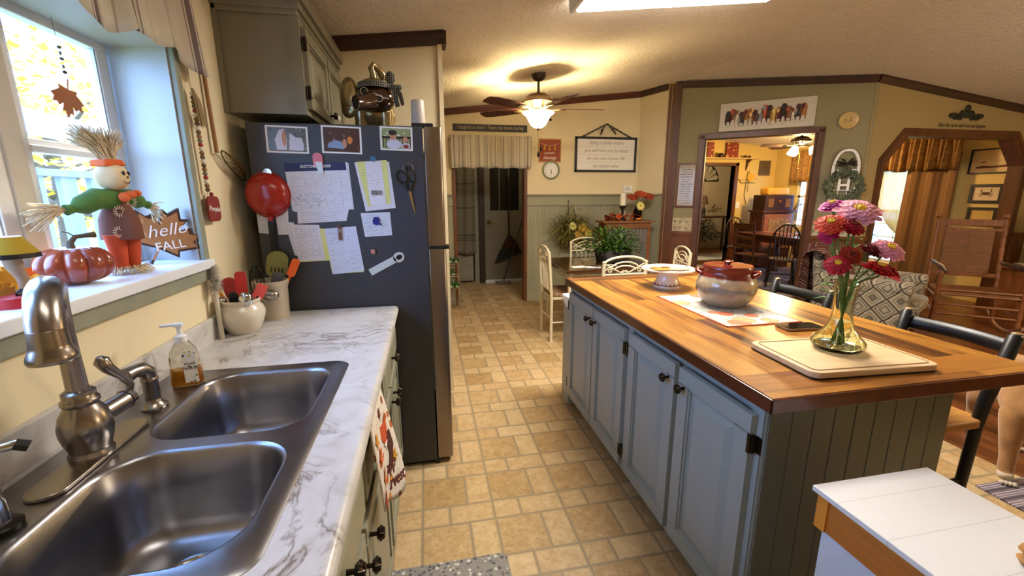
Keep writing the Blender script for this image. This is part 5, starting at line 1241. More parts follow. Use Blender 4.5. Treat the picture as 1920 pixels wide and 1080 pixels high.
mb = MB(); mb.box(.900, .912, .715, .742, .655, .748); part('corner_block', mb, M_('honey_light', 'd58a30', .4), ct)
mb = MB(); mb.box(.912, 1.215, -.12, .728, .06, .655); part('cabinet_body', mb, M_('cart_white', 'c9d0da', .4), ct)
for x in (.93, 1.19):
    for y in (-.10, .70): mb = MB(); mb.cyl((x, y, 0), (x, y, .06), .02, None, 12); part('foot', mb, BLACK, ct)
kb = thing('wooden_ornament', 'small turned wooden ornament lying at the right edge of the cart top', 'ornament', (1.085, .475, .762)); mb = MB(); mb.lathe([(0, 0), (.013, .002), (.018, .010), (.012, .016), (.010, .022), (.018, .028), (.015, .036), (0, .038)], (1.088, .475, .762), 20); part('body', mb, SEATW, kb, smooth=True)
# mats
mb = MB(); mb.prism(rrect(-.26, .262, .55, 1.470, .03, 5), .001, .010); RUGM = blotch_mat('mat_floral', '8f8d86', ['55565a', 'b9b7b0', '66666a', 'c9c7c0'], 55, .9, .42, '3c3d42')
solo('kitchen_mat', mb, RUGM, 'grey floral cushioned mat on the tiles in front of the sink', 'mat', bevel=.003)
mb = MB(); mb.box(2.66, 3.6, .75, 1.405, .001, .008)
solo('striped_rug', mb, stripes('rug_stripe', '6c6268', [(.05, .15, 'a39aa4'), (.3, .36, 'bdb4bb'), (.55, .8, '463f46'), (.88, .93, 'b0a6ae')], 1, .06), 'grey and mauve striped cotton rug under the dog', 'rug')
# ---------------------------------------------------------------- breakfast corner
IVORY = M_('ivory_metal', 'cfc4a4', .35, var=.05)
PADM = blotch_mat('seat_pad', '8a6a50', ['5c3a2a', 'a88a6c', '6e4c38', 'c0a78a'], 60, .9, .4)
def white_chair(label):
    t = thing('dining_chair', label, 'chair', (0, 0, 0), wb=False)       # faces +y, back at y=-.2
    for s in (-1, 1):
        mb = MB(); mb.tube([(s*.19, -.19, 0), (s*.19, -.19, .45), (s*.187, -.22, .90)], .0155, 10); mb.ball((s*.187, -.2205, .905), .0175, (1, 1, .6), 8); part('back_post', mb, IVORY, t, smooth=True)
        mb = MB(); mb.tube([(s*.19, .19, 0), (s*.19, .19, .45)], .0145, 10); part('leg', mb, IVORY, t, smooth=True)
        mb = MB(); mb.cyl((s*.19, -.19, .20), (s*.19, .19, .20), .008, None, 8); part('stretcher', mb, IVORY, t)
    mb = MB(); mb.cyl((-.19, .19, .24), (.19, .19, .24), .008, None, 8); part('stretcher', mb, IVORY, t)
    mb = MB(); mb.cyl((-.19, -.19, .24), (.19, -.19, .24), .008, None, 8); part('stretcher', mb, IVORY, t)
    def B(x, z): return (x, -.19-.03*(z-.45)/.45, z)
    mb = MB()
    mb.tube([B(.187*math.cos(PI*k/16), .885+.065*math.sin(PI*k/16)) for k in range(17)], .011, 8)
    mb.tube([B(-.187, .80), B(.187, .80)], .0085, 8); lr = MB(); lr.tube([B(-.187, .52), B(.187, .52)], .0085, 8); part('back_rail', lr, IVORY, t, smooth=True)
    for a, z0, h in ((.125, .845, .060), (.095, .835, .038)): mb.tube([B(a*math.cos(PI*k/12), z0+h*math.sin(PI*k/12)) for k in range(13)], .0065, 6)
    for s in (-1, 1):
        mb.tube([B(s*(.018+.13*k/8), .815+.05*math.sin(PI*k/16)) for k in range(0)] or [B(s*.17, .89), B(s*.10, .85), B(s*.03, .812), B(0, .83)], .0055, 6)
        mb.tube([B(s*(.135+.030*(1-k/14)*math.cos(k*.75)), .838+.030*(1-k/14)*math.sin(k*.75)) for k in range(13)], .005, 6)
        mb.tube([B(s*(.022+.016*(1-k/10)*math.cos(k*.8+2)), .822+.016*(1-k/10)*math.sin(k*.8+2)) for k in range(9)], .0045, 6)
    part('back_crest', mb, IVORY, t, smooth=True)
    for i in range(5):
        x = -.10+.05*i; mb = MB(); mb.tube([B(x*1.25, .795), B(x*.8, .70), B(x, .525)], .0055, 6); part('spindle', mb, IVORY, t)
    mb = MB(); mb.prism(rrect(-.2, .2, -.19, .21, .04, 5), .44, .46); part('seat_frame', mb, IVORY, t)
    mb = MB(); mb.prism(rrect(-.19, .19, -.18, .2, .05, 5), .46, .50); part('cushion', mb, PADM, t, smooth=True, bevel=.014)
    return t
c = white_chair('ivory metal chair at the left side of the table nearest the aisle'); c['group'] = 'ivory metal chairs round the table'; c.location = (1.365, 4.13, 0); c.rotation_euler.z = math.radians(-90)
dup(c, (1.60, 3.47, 0), 0, 'ivory metal chair with its back to the island, papers on its seat side')
dup(c, (1.86, 4.62, 0), 180, 'ivory metal chair on the wall side of the table half behind the plant')
dup(c, (2.235, 3.80, 0), 78, 'ivory metal chair at the right end of the table by the wood post')
tb = thing('breakfast_table', 'small dark glossy wood table with ivory metal legs', 'table', (1.78, 4.2, 0))
mb = MB(); mb.prism(rrect(1.27, 2.22, 3.78, 4.66, .02, 4), .722, .75); part('tabletop', mb, wood('table_dark', [(.3, '24120a'), (.6, '4a2a17'), (.8, '5e3820')], 0, .8, .12, .6), tb, bevel=.004)
for x in (1.33, 2.16):
    for y in (3.84, 4.60): mb = MB(); mb.box(x-.02, x+.02, y-.02, y+.02, 0, .722); part('leg', mb, IVORY, tb, bevel=.003)
mb = MB()
for y in (3.84, 4.60): mb.box(1.33, 2.16, y-.006, y+.006, .68, .70)
for x in (1.33, 2.16): mb.box(x-.006, x+.006, 3.84, 4.60, .68, .70)
for k in range(11): x = 1.37+.075*k; mb.tube([(x, 3.835, .70), (x+.037, 3.835, .64), (x+.075, 3.835, .70)], .004, 5)
for k in range(9): y = 3.87+.08*k; mb.tube([(1.325, y, .70), (1.325, y+.04, .64), (1.325, y+.08, .70)], .004, 5)
part('lattice_apron', mb, IVORY, tb)
tub = thing('galvanised_tub', 'round galvanised metal tub planter on the dark table', 'planter', (1.94, 4.25, .75))
mb = MB(); mb.lathe([(0, .002), (.125, 0), (.135, .01), (.15, .11), (.155, .125), (.150, .13), (.143, .12), (.125, .02), (0, .015)], (1.94, 4.25, .75), 32, sx=1.35); mb.tube([(1.94+.2*math.cos(a*.3), 4.25-.152, .83+.03*math.sin(a*.3)) for a in range(11)], .004, 5)
part('shell', mb, M_('galvanised', '4e4d4a', .45, .8, var=.25, scale=12), tub, smooth=True); mb = MB(); mb.lathe([(0, .10), (.143, .10), (0, .105)], (1.94, 4.25, .75), 24, sx=1.35); part('soil', mb, M_('soil', '2a1d14', .9), tub)
def foliage(name, label, cat, c, R, n, L, w, cols, up=.3, stems=None, squash=(1, 1, 1), bend=.4, group=None):
    t = thing(name, label, cat, c, group=group)
    mbs = [MB() for _ in cols]; c = Vector(c)
    for i in range(n):
        d = Vector((rnd.gauss(0, 1), rnd.gauss(0, 1), abs(rnd.gauss(0, 1))*(.9)+up*rnd.random())).normalized(); r = R*rnd.random()**.5
        p = c+Vector((d.x*r*squash[0], d.y*r*squash[1], d.z*r*squash[2])); q = (d+Vector((rnd.uniform(-.6, .6), rnd.uniform(-.6, .6), rnd.uniform(-.5, .4)))).normalized()
        mbs[i % len(cols)].leaf(p, q, L*rnd.uniform(.6, 1.2), w*rnd.uniform(.7, 1.2), bend=bend)
    for m_, col in zip(mbs, cols): part('leaves', m_, col, t, kind='stuff')
    if stems:
        mb = MB()
        for i in range(stems):
            d = Vector((rnd.gauss(0, 1), rnd.gauss(0, 1), abs(rnd.gauss(0, 1))+.3)).normalized(); mb.tube([c-Vector((0, 0, .03)), c+Vector((d.x*R*.4*squash[0], d.y*R*.4*squash[1], d.z*R*.5)), c+Vector((d.x*R*.85*squash[0], d.y*R*.85*squash[1], d.z*R*.8*squash[2]))], .002, 4)
        part('stems', mb, STEM, t, kind='stuff')
    return t
GR1 = fabric(M_('leaf_green', '4a7226', .45, var=.25, scale=20), .15); GR2 = fabric(M_('leaf_green_dark', '2d4c18', .45, var=.25, scale=20), .15)
foliage('green_plant', 'bushy green leafy plant in the metal tub on the table', 'plant', (1.93, 4.25, .85), .30, 900, .06, .028, [GR1, GR2], squash=(1.15, .7, .9), stems=30)
mb = MB()
for k, (x, y, r) in enumerate(((1.46, 3.98, 8), (1.60, 3.93, -12), (1.78, 3.99, 20))):
    m = MB(TR(x, y, .7505+.0006*k) @ RZ(r)); m.box(-.075, .075, -.05, .05, 0, .0006*3); solo('mail_paper', m, WHITE if k != 1 else PAPG, ('white paper lying on the dark table left of the chair back', 'folded letter on the dark table behind the chair back', 'white envelope on the table in front of the tub')[k], 'paper')
mb.bm.free()
t = thing('twig_pile', 'thin brown twigs lying on the papers on the table', 'twigs', (1.68, 3.9, .752)); mb = MB()
for k in range(14): a = rnd.random()*PI; p = Vector((1.66+rnd.uniform(-.08, .1), 3.92+rnd.uniform(-.03, .05), .757)); d = Vector((math.cos(a), math.sin(a), 0))*.07; mb.tube([p-d, p+Vector((0, 0, .012)), p+d], .0018, 4)
part('twigs', mb, M_('twig', '4e3a22', .8), t, kind='stuff')
# hanging wreath basket
wr = thing('hanging_basket', 'twig basket hanging on the sage wall full of dried grasses', 'basket', (1.91, 5.56, .75))
mb = MB(); 
for k in range(9): z = .76+.024*k; r = .10+.02*math.sin(k*.4); mb.tube([(1.92+1.1*r*math.cos(a*.33), 5.585-r*abs(math.sin(a*.33))*.9, z) for a in range(11)], .011, 6)
for k in range(26): a = PI*k/25; mb.tube([(1.92+.13*math.cos(a), 5.60-.11*math.sin(a), .74), (1.92+.15*math.cos(a), 5.60-.12*math.sin(a), 1.02)], .004, 4)
part('weave', mb, M_('twig_brown', '5a4028', .8, var=.3, scale=60), wr); mb = MB(); mb.tube([(1.915, 5.62, 1.02), (1.90, 5.64, 1.2), (1.895, 5.64, 1.36)], .004, 5); part('hanger', mb, BLACKM, wr); mb = MB(); mb.cyl((1.895, 5.66, 1.37), (1.895, 5.60, 1.375), .005, None, 6); part('hook', mb, BLACKM, wr)
DG = [fabric(M_('dry%d' % i, c, .8, var=.3, scale=10), .2) for i, c in enumerate(('8a8740', '6c7036', 'a89c50'))]
t = thing('dried_arrangement', 'spray of yellow green dried grasses and leaves bursting out of the wall basket', 'foliage', (1.91, 5.5, 1.0)); ms = [MB() for _ in DG]
for i in range(700):
    a = rnd.uniform(-PI, PI); e_ = rnd.uniform(-.4, 1.2); d = Vector((math.cos(a)*1.1, -abs(math.sin(a))*.45-.08, e_)).normalized(); p = Vector((1.92+rnd.gauss(0, .11), 5.48+rnd.gauss(0, .03), 1.02+rnd.gauss(0, .08)))
    L = rnd.uniform(.14, .33)*(1 if e_ > 0 else .8); q = p+d*L*.5+Vector((0, 0, .01)); ms[i % 3].leaf(p, d, L, .013, bend=rnd.uniform(.1, .7))
for m_, c_ in zip(ms, DG): part('grasses', m_, c_, t, kind='stuff')
def daisy(label, pos, col, R=.05, ax=(0, -1, .2), group=None, nm='daisy'):
    t = thing(nm, label, 'flower', pos, group=group); mb = MB()
    for s, n in ((1, 14), (.7, 10)):
        for k in range(n): petal(mb, pos, ax, 2*PI*k/n+s, R*.1, R*s, R*.28, .2)
    part('petals', mb, M_('daisy_'+col, col, .6, var=.1), t); mb = MB(); mb.ball(Vector(pos)+Vector(ax)*.008, R*.22, (1, 1, 1), 8); part('centre', mb, M_('daisy_c', 'b08a22', .7), t)
daisy('pale yellow daisy at the left of the wall basket spray', (1.87, 5.36, 1.05), 'd9d27a'); daisy('golden star flower right of the pale daisy in the wall basket', (2.0, 5.36, 1.03), 'b9932c', .06); daisy('golden star flower low in the wall basket spray', (1.95, 5.36, .94), 'a8862c', .055); daisy('yellow blossom at the lower right of the wall basket spray', (2.09, 5.37, .96), 'bba23a', .055)
# corner cabinet with curtain
cc = thing('corner_cabinet', 'low wooden cabinet with a gathered grey curtain front beside the post', 'cabinet', (2.55, 5.35, 0))
ORW = wood('orange_wood', [(.3, '663818'), (.6, '8a5428'), (.8, '9a6432')], 0, .8, .4)
mb = MB(); mb.box(2.20, 2.92, 5.14, 5.42, 1.095, 1.118); part('top', mb, ORW, cc, bevel=.003); mb = MB(); mb.box(2.25, 2.88, 5.18, 5.2, 1.02, 1.095); mb.box(2.25, 2.29, 5.18, 5.2, 0, 1.02); mb.box(2.84, 2.88, 5.18, 5.2, 0, 1.02); mb.box(2.25, 2.88, 5.18, 5.2, .0, .08); part('face_frame', mb, ORW, cc)
mb = MB(); mb.box(2.25, 2.265, 5.2, 5.41, 0, 1.095); mb.box(2.865, 2.88, 5.2, 5.41, 0, 1.095); mb.box(2.265, 2.865, 5.395, 5.41, 0, 1.095); part('case', mb, ORW, cc)
mb = MB(); mb.grid(lambda u, v: (2.28+.57*u, 5.195+.010*math.sin(u*75+v), 1.02-.94*v), 110, 6); part('curtain', mb, stripes('grey_curtain', '77726c', [(.2, .35, '5a554f'), (.6, .7, '4c4844')], 0, .05), cc, smooth=True)
# things on the cabinet
def candle(label, c, zc, h, r, col='e6dfca'):
    t = thing('pillar_candle', label, 'candle', c); mb = MB(); mb.lathe([(0, 0), (r, 0), (r, h), (r*.8, h-.006), (0, h-.012)], c, 20); part('wax', mb, M_('wax', col, .5, sss=.3), t, smooth=True); mb = MB(); mb.cyl((c[0], c[1], c[2]+h-.012), (c[0], c[1], c[2]+h+.006), .0015, None, 5); part('wick', mb, BLACK, t)
t = thing('candle_holder', 'black turned candle holder on the low cabinet', 'candle holder', (2.50, 5.24, 1.118)); mb = MB(); mb.lathe([(0, 0), (.05, 0), (.048, .012), (.018, .03), (.012, .07), (.02, .10), (.016, .14), (.045, .185), (.047, .195), (0, .195)], (2.50, 5.24, 1.118), 24); part('turned_body', mb, BLACK, t, smooth=True)
candle('white pillar candle on the black holder', (2.50, 5.24, 1.313), 0, .155, .038)
t = thing('leaf_pile', 'orange and rust silk autumn leaves around the candle holder', 'leaves', (2.50, 5.24, 1.118))
SL = [M_('silk%d' % i, c, .7, var=.2) for i, c in enumerate(('b3501c', '8a3416', 'c87a2c', '6a2a20'))]
for i in range(34):
    mb = MB(TR(2.50+rnd.uniform(-.23, .23), 5.23+rnd.uniform(-.06, .07), 1.135+rnd.random()*.06) @ RZ(rnd.uniform(0, 360)) @ RX(rnd.uniform(-60, 60)) @ RY(rnd.uniform(-40, 40))); mb.prism([(x*.048, y*.048) for x, y in maple()], -.0006, .0006); part('leaf', mb, SL[i % 4], t)
t = thing('glass_jar_vase', 'dark mason jar vase with flowers standing on the low cabinet', 'vase', (2.73, 5.27, 1.118)); mb = MB(); mb.lathe([(0, .002), (.052, 0), (.055, .01), (.055, .12), (.048, .145), (.036, .155), (.036, .18), (.033, .18), (.033, .15), (.05, .12), (.05, .012), (0, .01)], (2.73, 5.27, 1.118), 28); part('glass', mb, glassm('jar_glass', 'a08a7a', .02), t, smooth=True)
mb = MB()
for d in ((-.06, -.02, .28), (.0, -.02, .33), (.05, -.02, .29), (.08, 0, .26), (0, -.05, .17)): mb.tube([(2.73-d[0]*.3, 5.27, 1.14), (2.73+d[0]*.4, 5.27+d[1]*.5, 1.118+.2), (2.73+d[0], 5.27+d[1], 1.118+d[2])], .003, 5)
part('stems', mb, STEM, t)
daisy('cream yellow daisy low in the jar vase', (2.725, 5.20, 1.305), 'dcd07a', .055)
def mum(label, p, R, col):
    t = thing('silk_flower', label, 'flower', p); mb = MB()
    for s, n in ((1, 12), (.8, 11), (.6, 9), (.4, 7)):
        for k in range(n): petal(mb, Vector(p)+Vector((0, 0, .012*(1-s))), (-.1, -.5, .8), 2*PI*(k+.4*rnd.random())/n+s*3, R*.05, R*s, R*.45, .5*(1.1-s))
    part('petals', mb, M_('silk_'+col, col, .7, var=.25, scale=30), t, smooth=True)
mum('orange silk flower at the left of the jar vase', (2.63, 5.24, 1.415), .075, '9c3a1a'); mum('orange red silk flower on top of the jar vase', (2.73, 5.22, 1.455), .080, 'a8431e'); mum('orange silk flower at the right of the jar vase', (2.85, 5.24, 1.425), .080, '94361a')
# small wall things of the cream wall
FB = frame((0, YF, 0), (1, 0, 0))
t = thing('word_sign', 'long black wooden sign with a white sentence above the striped valance', 'sign', (.85, YF-.02, 2.24)); mb = MB(FB); mb.box(.375, 1.322, 2.240, 2.322, 0, .02); bd = part('board', mb, M_('sign_black', '1c1813', .5, var=.2), t, bevel=.003)
text('I laughed so hard - Tears ran down my leg', .062, FB @ TR(.848, 2.284, .0205), M_('sign_letters', '9a8e78', .7), 'lettering', bd, .0005, sx=.80, bold=.0006)
VS2 = stripes('ticking_stripe', 'd3cdbd', [(.1, .14, '5d5754'), (.42, .47, '7d766e'), (.5, .52, '8d867c')], 0, .105)
t = thing('door_valance', 'white ticking stripe valance gathered over the hall doorway', 'curtain', (.85, 5.6, 1.79)); mb = MB(); mb.grid(lambda u, v: (.325+1.045*u+.006*v*math.sin(u*30), 5.605-.012*math.sin(u*95+3*math.sin(u*11))*(.5+.5*v)-(.012 if v > .0 else 0)*math.sin(u*40), 2.185-.395*v-.006*math.sin(u*31)*v), 190, 8); part('cloth', mb, fabric(VS2, .2), t, smooth=True, solid=.002)
mb = MB(); mb.cyl((.31, 5.632, 2.13), (1.385, 5.632, 2.13), .006, None, 8); part('rod', mb, BLACKM, t)
t = thing('harvest_print', 'small rust coloured framed print reading HARVEST blessings', 'picture', (1.63, YF-.01, 1.87)); mb = MB(FB)
for q in ((1.478, 1.49, 1.872, 2.17), (1.772, 1.784, 1.872, 2.17), (1.49, 1.772, 1.872, 1.884), (1.49, 1.772, 2.158, 2.17)): mb.box(*q, 0, .016)
part('frame', mb, M_('light_frame', 'b9925c', .5), t); mb = MB(FB); mb.box(1.49, 1.772, 1.884, 2.158, 0, .008); pc = part('print', mb, M_('rust_print', '94492f', .7, var=.04), t)
text('HARVEST', .034, FB @ TR(1.63, 1.985, .0085), WHITE, 'lettering', pc, .0005); text('blessings', .062, FB @ TR(1.63, 1.93, .0085), WHITE, 'lettering', pc, .0005, .4, sx=.8)
mb = MB(FB); mb.tube([(1.51+.024*k, 2.11-.028*math.sin(PI*k/10), .009) for k in range(11)], .002, 4); part('string', mb, WHITE, pc)
for x, z in ((1.56, 2.055), (1.63, 2.045), (1.70, 2.055)): mb = MB(FB); mb.prism([(x+.014*math.sin(a), z+.03*math.cos(a)) for a in [k*PI/6 for k in range(12)]], .008, .0095); part('leaf_print', mb, M_('gold_print', 'c89030', .6), pc)
t = thing('round_clock', 'round clock with sage rim and white face below the rust print', 'clock', (1.651, YF-.01, 1.71)); T = FB @ TR(1.651, 1.772, 0)
mb = MB(); mb.lathe([(.095, 0), (.119, 0), (.121, .012), (.115, .026), (.104, .028), (.098, .016), (.095, .01)], (0, 0, 0), 44, T=T.to_3x3().to_4x4()); 
for v_ in mb.bm.verts: v_.co += T.translation
part('rim', mb, M_('clock_rim', '7f8560', .4), t, smooth=True); mb = MB(T); mb.cyl((0, 0, 0), (0, 0, .012), .1, None, 40); fc_ = part('face', mb, WHITE, t)
for h in range(1, 13): a = math.radians(90-30*h); text(str(h), .026, T @ TR(.080*math.cos(a), .080*math.sin(a), .0125), INK, 'numeral', fc_, .0004)
for L, a, w_ in ((.045, -80, .003), (.07, -92, .002)): mb = MB(T @ RZ(a)); mb.box(-.01, L, -w_, w_, .013, .0145); part('hand', mb, INK, fc_)
t = thing('family_sign', 'black framed white board with four handwritten lines hung from a plaid ribbon', 'sign', (2.415, YF-.01, 1.755)); mb = MB(FB)
X0, X1, Z0, Z1 = 1.977, 2.858, 1.752, 2.205
for q in ((X0, X1, Z0, Z0+.028), (X0, X1, Z1-.028, Z1), (X0, X0+.03, Z0, Z1), (X1-.03, X1, Z0, Z1)): mb.box(*q, 0, .025)
part('frame', mb, BLACK, t, bevel=.002); mb = MB(FB)
for i in range(4): z = Z0+.028+(Z1-Z0-.056)*i/4; mb.box(X0+.03, X1-.03, z+.001, z+(Z1-Z0-.056)/4-.001, 0, .012)
bb = part('board', mb, WHITE, t)
for i, s in enumerate(('being a family means', 'you will love and be loved', 'for the rest of your life', 'no matter what')): text(s, .068, FB @ TR(2.417, Z1-.075-.1*i, .0125), M_('script_grey', '4a463e', .8) if i == 0 else bpy.data.materials['script_grey'], 'lettering', bb, .0004, .35, sx=.86, bold=-.0008)
GP = gingham('plaid_ribbon', s=.03); mb = MB(FB)
mb.tube([(2.07, 2.20, .012), (2.415, 2.37, .014), (2.77, 2.20, .012)], .011, 6); mb.tube([(2.39, 2.355, .03), (2.34, 2.29, .04), (2.325, 2.225, .03)], [.01, .034, .02], 8, flat=.3); mb.tube([(2.43, 2.355, .03), (2.49, 2.30, .04), (2.54, 2.24, .03)], [.01, .03, .02], 8, flat=.3); part('ribbon', mb, GP, t)
t = thing('thermostat', 'small white thermostat with grey screen above the sage rail', 'thermostat', (2.75, YF-.01, 1.47)); mb = MB(FB); mb.box(2.692, 2.82, 1.475, 1.575, 0, .025); part('case', mb, WHITE, t, bevel=.004); mb = MB(FB); mb.box(2.715, 2.785, 1.51, 1.56, .025, .027); part('screen', mb, M_('lcd', '3c3f36', .2), t)
t = thing('outlet_plate', 'white outlet plate on the sage wall behind the jar vase', 'outlet', (2.70, YF-.02, 1.15)); mb = MB(FB @ TR(0, 0, .014)); mb.box(2.66, 2.735, 1.12, 1.23, 0, .006); part('plate', mb, WHITE, t, bevel=.002); mb = MB(FB @ TR(0, 0, .02)); [mb.box(2.682, 2.713, z, z+.03, 0, .003) for z in (1.14, 1.185)]; part('socket', mb, PAPG, t)
# hall: doors, curtain, broom, duster, wine rack
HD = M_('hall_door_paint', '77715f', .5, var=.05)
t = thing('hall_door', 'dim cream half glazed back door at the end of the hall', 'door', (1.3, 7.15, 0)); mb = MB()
for q in ((.945, 1.60, .02, 1.20), (.945, 1.04, 1.2, 2.02), (1.53, 1.60, 1.2, 2.02), (1.04, 1.53, 1.90, 2.02)): mb.box(q[0], q[1], 7.12, 7.16, q[2], q[3])
for x in (1.20, 1.36): mb.box(x-.008, x+.008, 7.13, 7.155, 1.2, 1.9)
part('slab', mb, HD, t, bevel=.003); mb = MB(); mb.box(1.04, 1.53, 7.14, 7.145, 1.2, 1.9); part('glass', mb, M_('night_glass', '1d1a15', .15), t)
mb = MB(); mb.ball((1.015, 7.085, 1.02), .028, n=14); mb.cyl((1.015, 7.12, 1.02), (1.015, 7.09, 1.02), .012, None, 10); mb.tube([(1.015, 7.085, 1.015), (1.09, 7.085, 1.0)], .010, 8); part('handle', mb, M_('brass', '9a7a3a', .25, 1), t, smooth=True)
mb = MB(); mb.box(.93, 1.62, 7.05, 7.2, 0, .035); part('threshold', mb, WHITEP, t)
mb = MB(); mb.box(.85, .94, 7.05, 7.2, 0, 2.1); struct('trim_21', mb, M_('hall_dark_wood', '2b1a10', .5))
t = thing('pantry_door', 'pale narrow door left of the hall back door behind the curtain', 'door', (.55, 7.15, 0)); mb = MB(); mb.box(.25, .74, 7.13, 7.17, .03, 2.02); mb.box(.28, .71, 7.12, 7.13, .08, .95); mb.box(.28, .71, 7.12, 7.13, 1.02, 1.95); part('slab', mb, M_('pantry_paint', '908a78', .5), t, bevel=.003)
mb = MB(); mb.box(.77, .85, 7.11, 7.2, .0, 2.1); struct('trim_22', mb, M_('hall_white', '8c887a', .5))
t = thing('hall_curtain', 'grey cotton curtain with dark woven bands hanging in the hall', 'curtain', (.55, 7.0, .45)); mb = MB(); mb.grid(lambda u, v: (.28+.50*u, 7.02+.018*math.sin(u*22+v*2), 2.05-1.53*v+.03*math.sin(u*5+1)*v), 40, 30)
def band_mat():
    m, nt, b = newmat('banded_cotton'); tt = nt.nodes.new('ShaderNodeTexCoord'); sp = nt.nodes.new('ShaderNodeSeparateXYZ'); nt.links.new(tt.outputs['Object'], sp.inputs[0]); z = E(nt, sp.outputs[2]); g = None; col = '77715f'
    for c_, w_ in ((.28, .012), (.32, .008), (.36, .012), (.80, .010), (1.18, .010), (1.55, .010)): col = mix(nt, (z-c_).ab().lt(w_)*.7, col, '3a352c')
    nt.links.new(col, b.inputs['Base Color']); b.inputs['Roughness'].default_value = .9; return m
part('cloth', mb, band_mat(), t, smooth=True, solid=.003); mb = MB(); mb.cyl((.23, 7.03, 2.06), (.80, 7.03, 2.06), .009, None, 8); part('rod', mb, BLACKM, t)
t = thing('broom', 'dark red angle broom hanging upside down on the hall door', 'broom', (1.3, 7.08, .3)); BRR = M_('broom_red', '35120e', .4)
mb = MB(); mb.tube([(1.335, 7.06, 1.75), (1.345, 7.06, .80)], .012, 8); part('handle', mb, BRR, t, smooth=True); mb = MB(frame((0, 7.045, 0), (1, 0, 0))); mb.prism([(1.33, .80), (1.36, .80), (1.49, .66), (1.50, .60), (1.22, .56), (1.23, .62)], -.02, .02); part('cap', mb, BRR, t); mb = MB(frame((0, 7.045, 0), (1, 0, 0))); mb.prism([(1.50, .60), (1.56, .50), (1.10, .33), (1.20, .56)], -.03, .03); part('bristles', mb, BLACK, t)
t = thing('floor_duster', 'grey handled flat mop leaning in the hall corner', 'mop', (1.3, 6.9, 0)); mb = MB(); mb.tube([(1.22, 6.88, .06), (1.60, 7.02, 1.15)], .011, 8); part('handle', mb, M_('mop_grey', '3c3a36', .4), t, smooth=True); mb = MB(); mb.box(1.08, 1.34, 6.84, 6.93, .02, .05); part('head', mb, M_('mop_pad', '6e6a60', .8), t, bevel=.008)
wr_ = thing('wine_rack', 'narrow chrome wire rack holding green bottles against the wall left of the hall', 'rack', (.30, 5.45, 0))
mb = MB()
for x in (.235, .375):
    for y in (5.38, 5.55): mb.cyl((x, y, 0), (x, y, .68), .006, None, 8)
for z in (.10, .28, .44, .60):
    for y in (5.38, 5.55): mb.cyl((.235, y, z), (.375, y, z), .005, None, 6)
    for k in range(6): mb.cyl((.235+.028*k, 5.38, z), (.235+.028*k, 5.55, z), .0025, None, 5)
part('wire_frame', mb, CHROME, wr_, smooth=True)
GB = M_('bottle_green', '1f5a1c', .12, var=.1, coat=.3)
def bottle(label, x, z):
    t = thing('wine_bottle', label, 'bottle', (x, 5.3, z), group='green bottles in the wire rack'); mb = MB(); mb.tube([(x, 5.55, z), (x, 5.42, z), (x, 5.40, z), (x, 5.37, z), (x, 5.33, z)], [.031, .031, .026, .013, .013], 14); part('glass', mb, GB, t, smooth=True); mb = MB(); mb.cyl((x, 5.335, z), (x, 5.322, z), .014, None, 10); part('cap', mb, M_('cap_pale', '9fb98a', .4), t)
for x, z, l in ((.27, .64, 'green bottle on the top shelf of the rack, left'), (.34, .64, 'green bottle on the top shelf of the rack, right'), (.30, .48, 'green bottle alone on the second shelf of the rack'), (.27, .32, 'green bottle on the third shelf of the rack, left'), (.34, .32, 'green bottle on the third shelf of the rack, right')): bottle(l, x, z)
# ceiling fan
def fan(name, label, c, R, blades, light, rot, glow, mat, bl_mat, drop=.33):
    x, y, zc = c; t = thing(name, label, 'ceiling fan', (x, y, zc))
    mb = MB(); mb.lathe([(.068, .02), (.068, -.02), (.058, -.045), (.035, -.062), (.012, -.068), (.012, -drop+.09), (0, -drop+.09)], c, 28); part('canopy', mb, M_(name+'_canopy', '35281b', .5, .3), t, smooth=True)
    z = zc-drop
    mb = MB(); mb.lathe([(0, .10), (.018, .095), (.025, .085), (.09, .072), (.135, .045), (.148, .02), (.146, -.002), (.12, -.01), (.09, -.05), (.06, -.055), (0, -.055)], (x, y, z), 40); part('motor', mb, mat, t, smooth=True)
    for k in range(blades):
        a = math.radians(rot+360*k/blades); M = TR(x, y, z-.055) @ Matrix.Rotation(a, 4, 'Z') @ RX(12)
        mb = MB(M); mb.prism([(.21, -.05), (.24, -.062), (R-.09, -.072), (R-.01, -.055), (R, -.03), (R, .03), (R-.01, .055), (R-.09, .072), (.24, .062), (.21, .05)], -.003, .003); b_ = part('blade', mb, bl_mat, t)
        mb = MB(M); mb.prism([(.07, -.016), (.16, -.012), (.20, -.035), (.27, -.03), (.27, .03), (.20, .035), (.16, .012), (.07, .016)], -.012, -.004); part('blade_bracket', mb, mat, b_, bevel=.002)
    return t, z
FANM = M_('antique_bronze', '6a543c', .4, .6, var=.15, scale=30); BLD = wood('fan_blade_wood', [(.3, '3a1a12'), (.6, '5a2e20'), (.8, '6b3c2a')], 0, 1, .5)
fx, fy = 1.12, 4.31
ft, fz = fan('ceiling_fan', 'bronze five blade ceiling fan with a glowing glass bowl over the breakfast corner', (fx, fy, cz(fx)), .66, 5, 1, -5, 1, FANM, BLD, .26)
mb = MB(); mb.lathe([(0, -.05), (.05, -.05), (.048, -.105), (0, -.105)], (fx, fy, fz), 20); part('light_fitter', mb, FANM, ft, smooth=True)
mb = MB(); mb.lathe([(.158, -.088), (.156, -.098), (.120, -.125), (.098, -.165), (.075, -.208), (.04, -.232), (0, -.238)], (fx, fy, fz), 40); 
def bowl_glow(name, col, st):
    m, nt, b = newmat(name); b.inputs['Base Color'].default_value = (*lin('f5ead0'), 1); b.inputs['Roughness'].default_value = .4; b.inputs['Emission Color'].default_value = (*lin(col), 1); b.inputs['Emission Strength'].default_value = st; return m
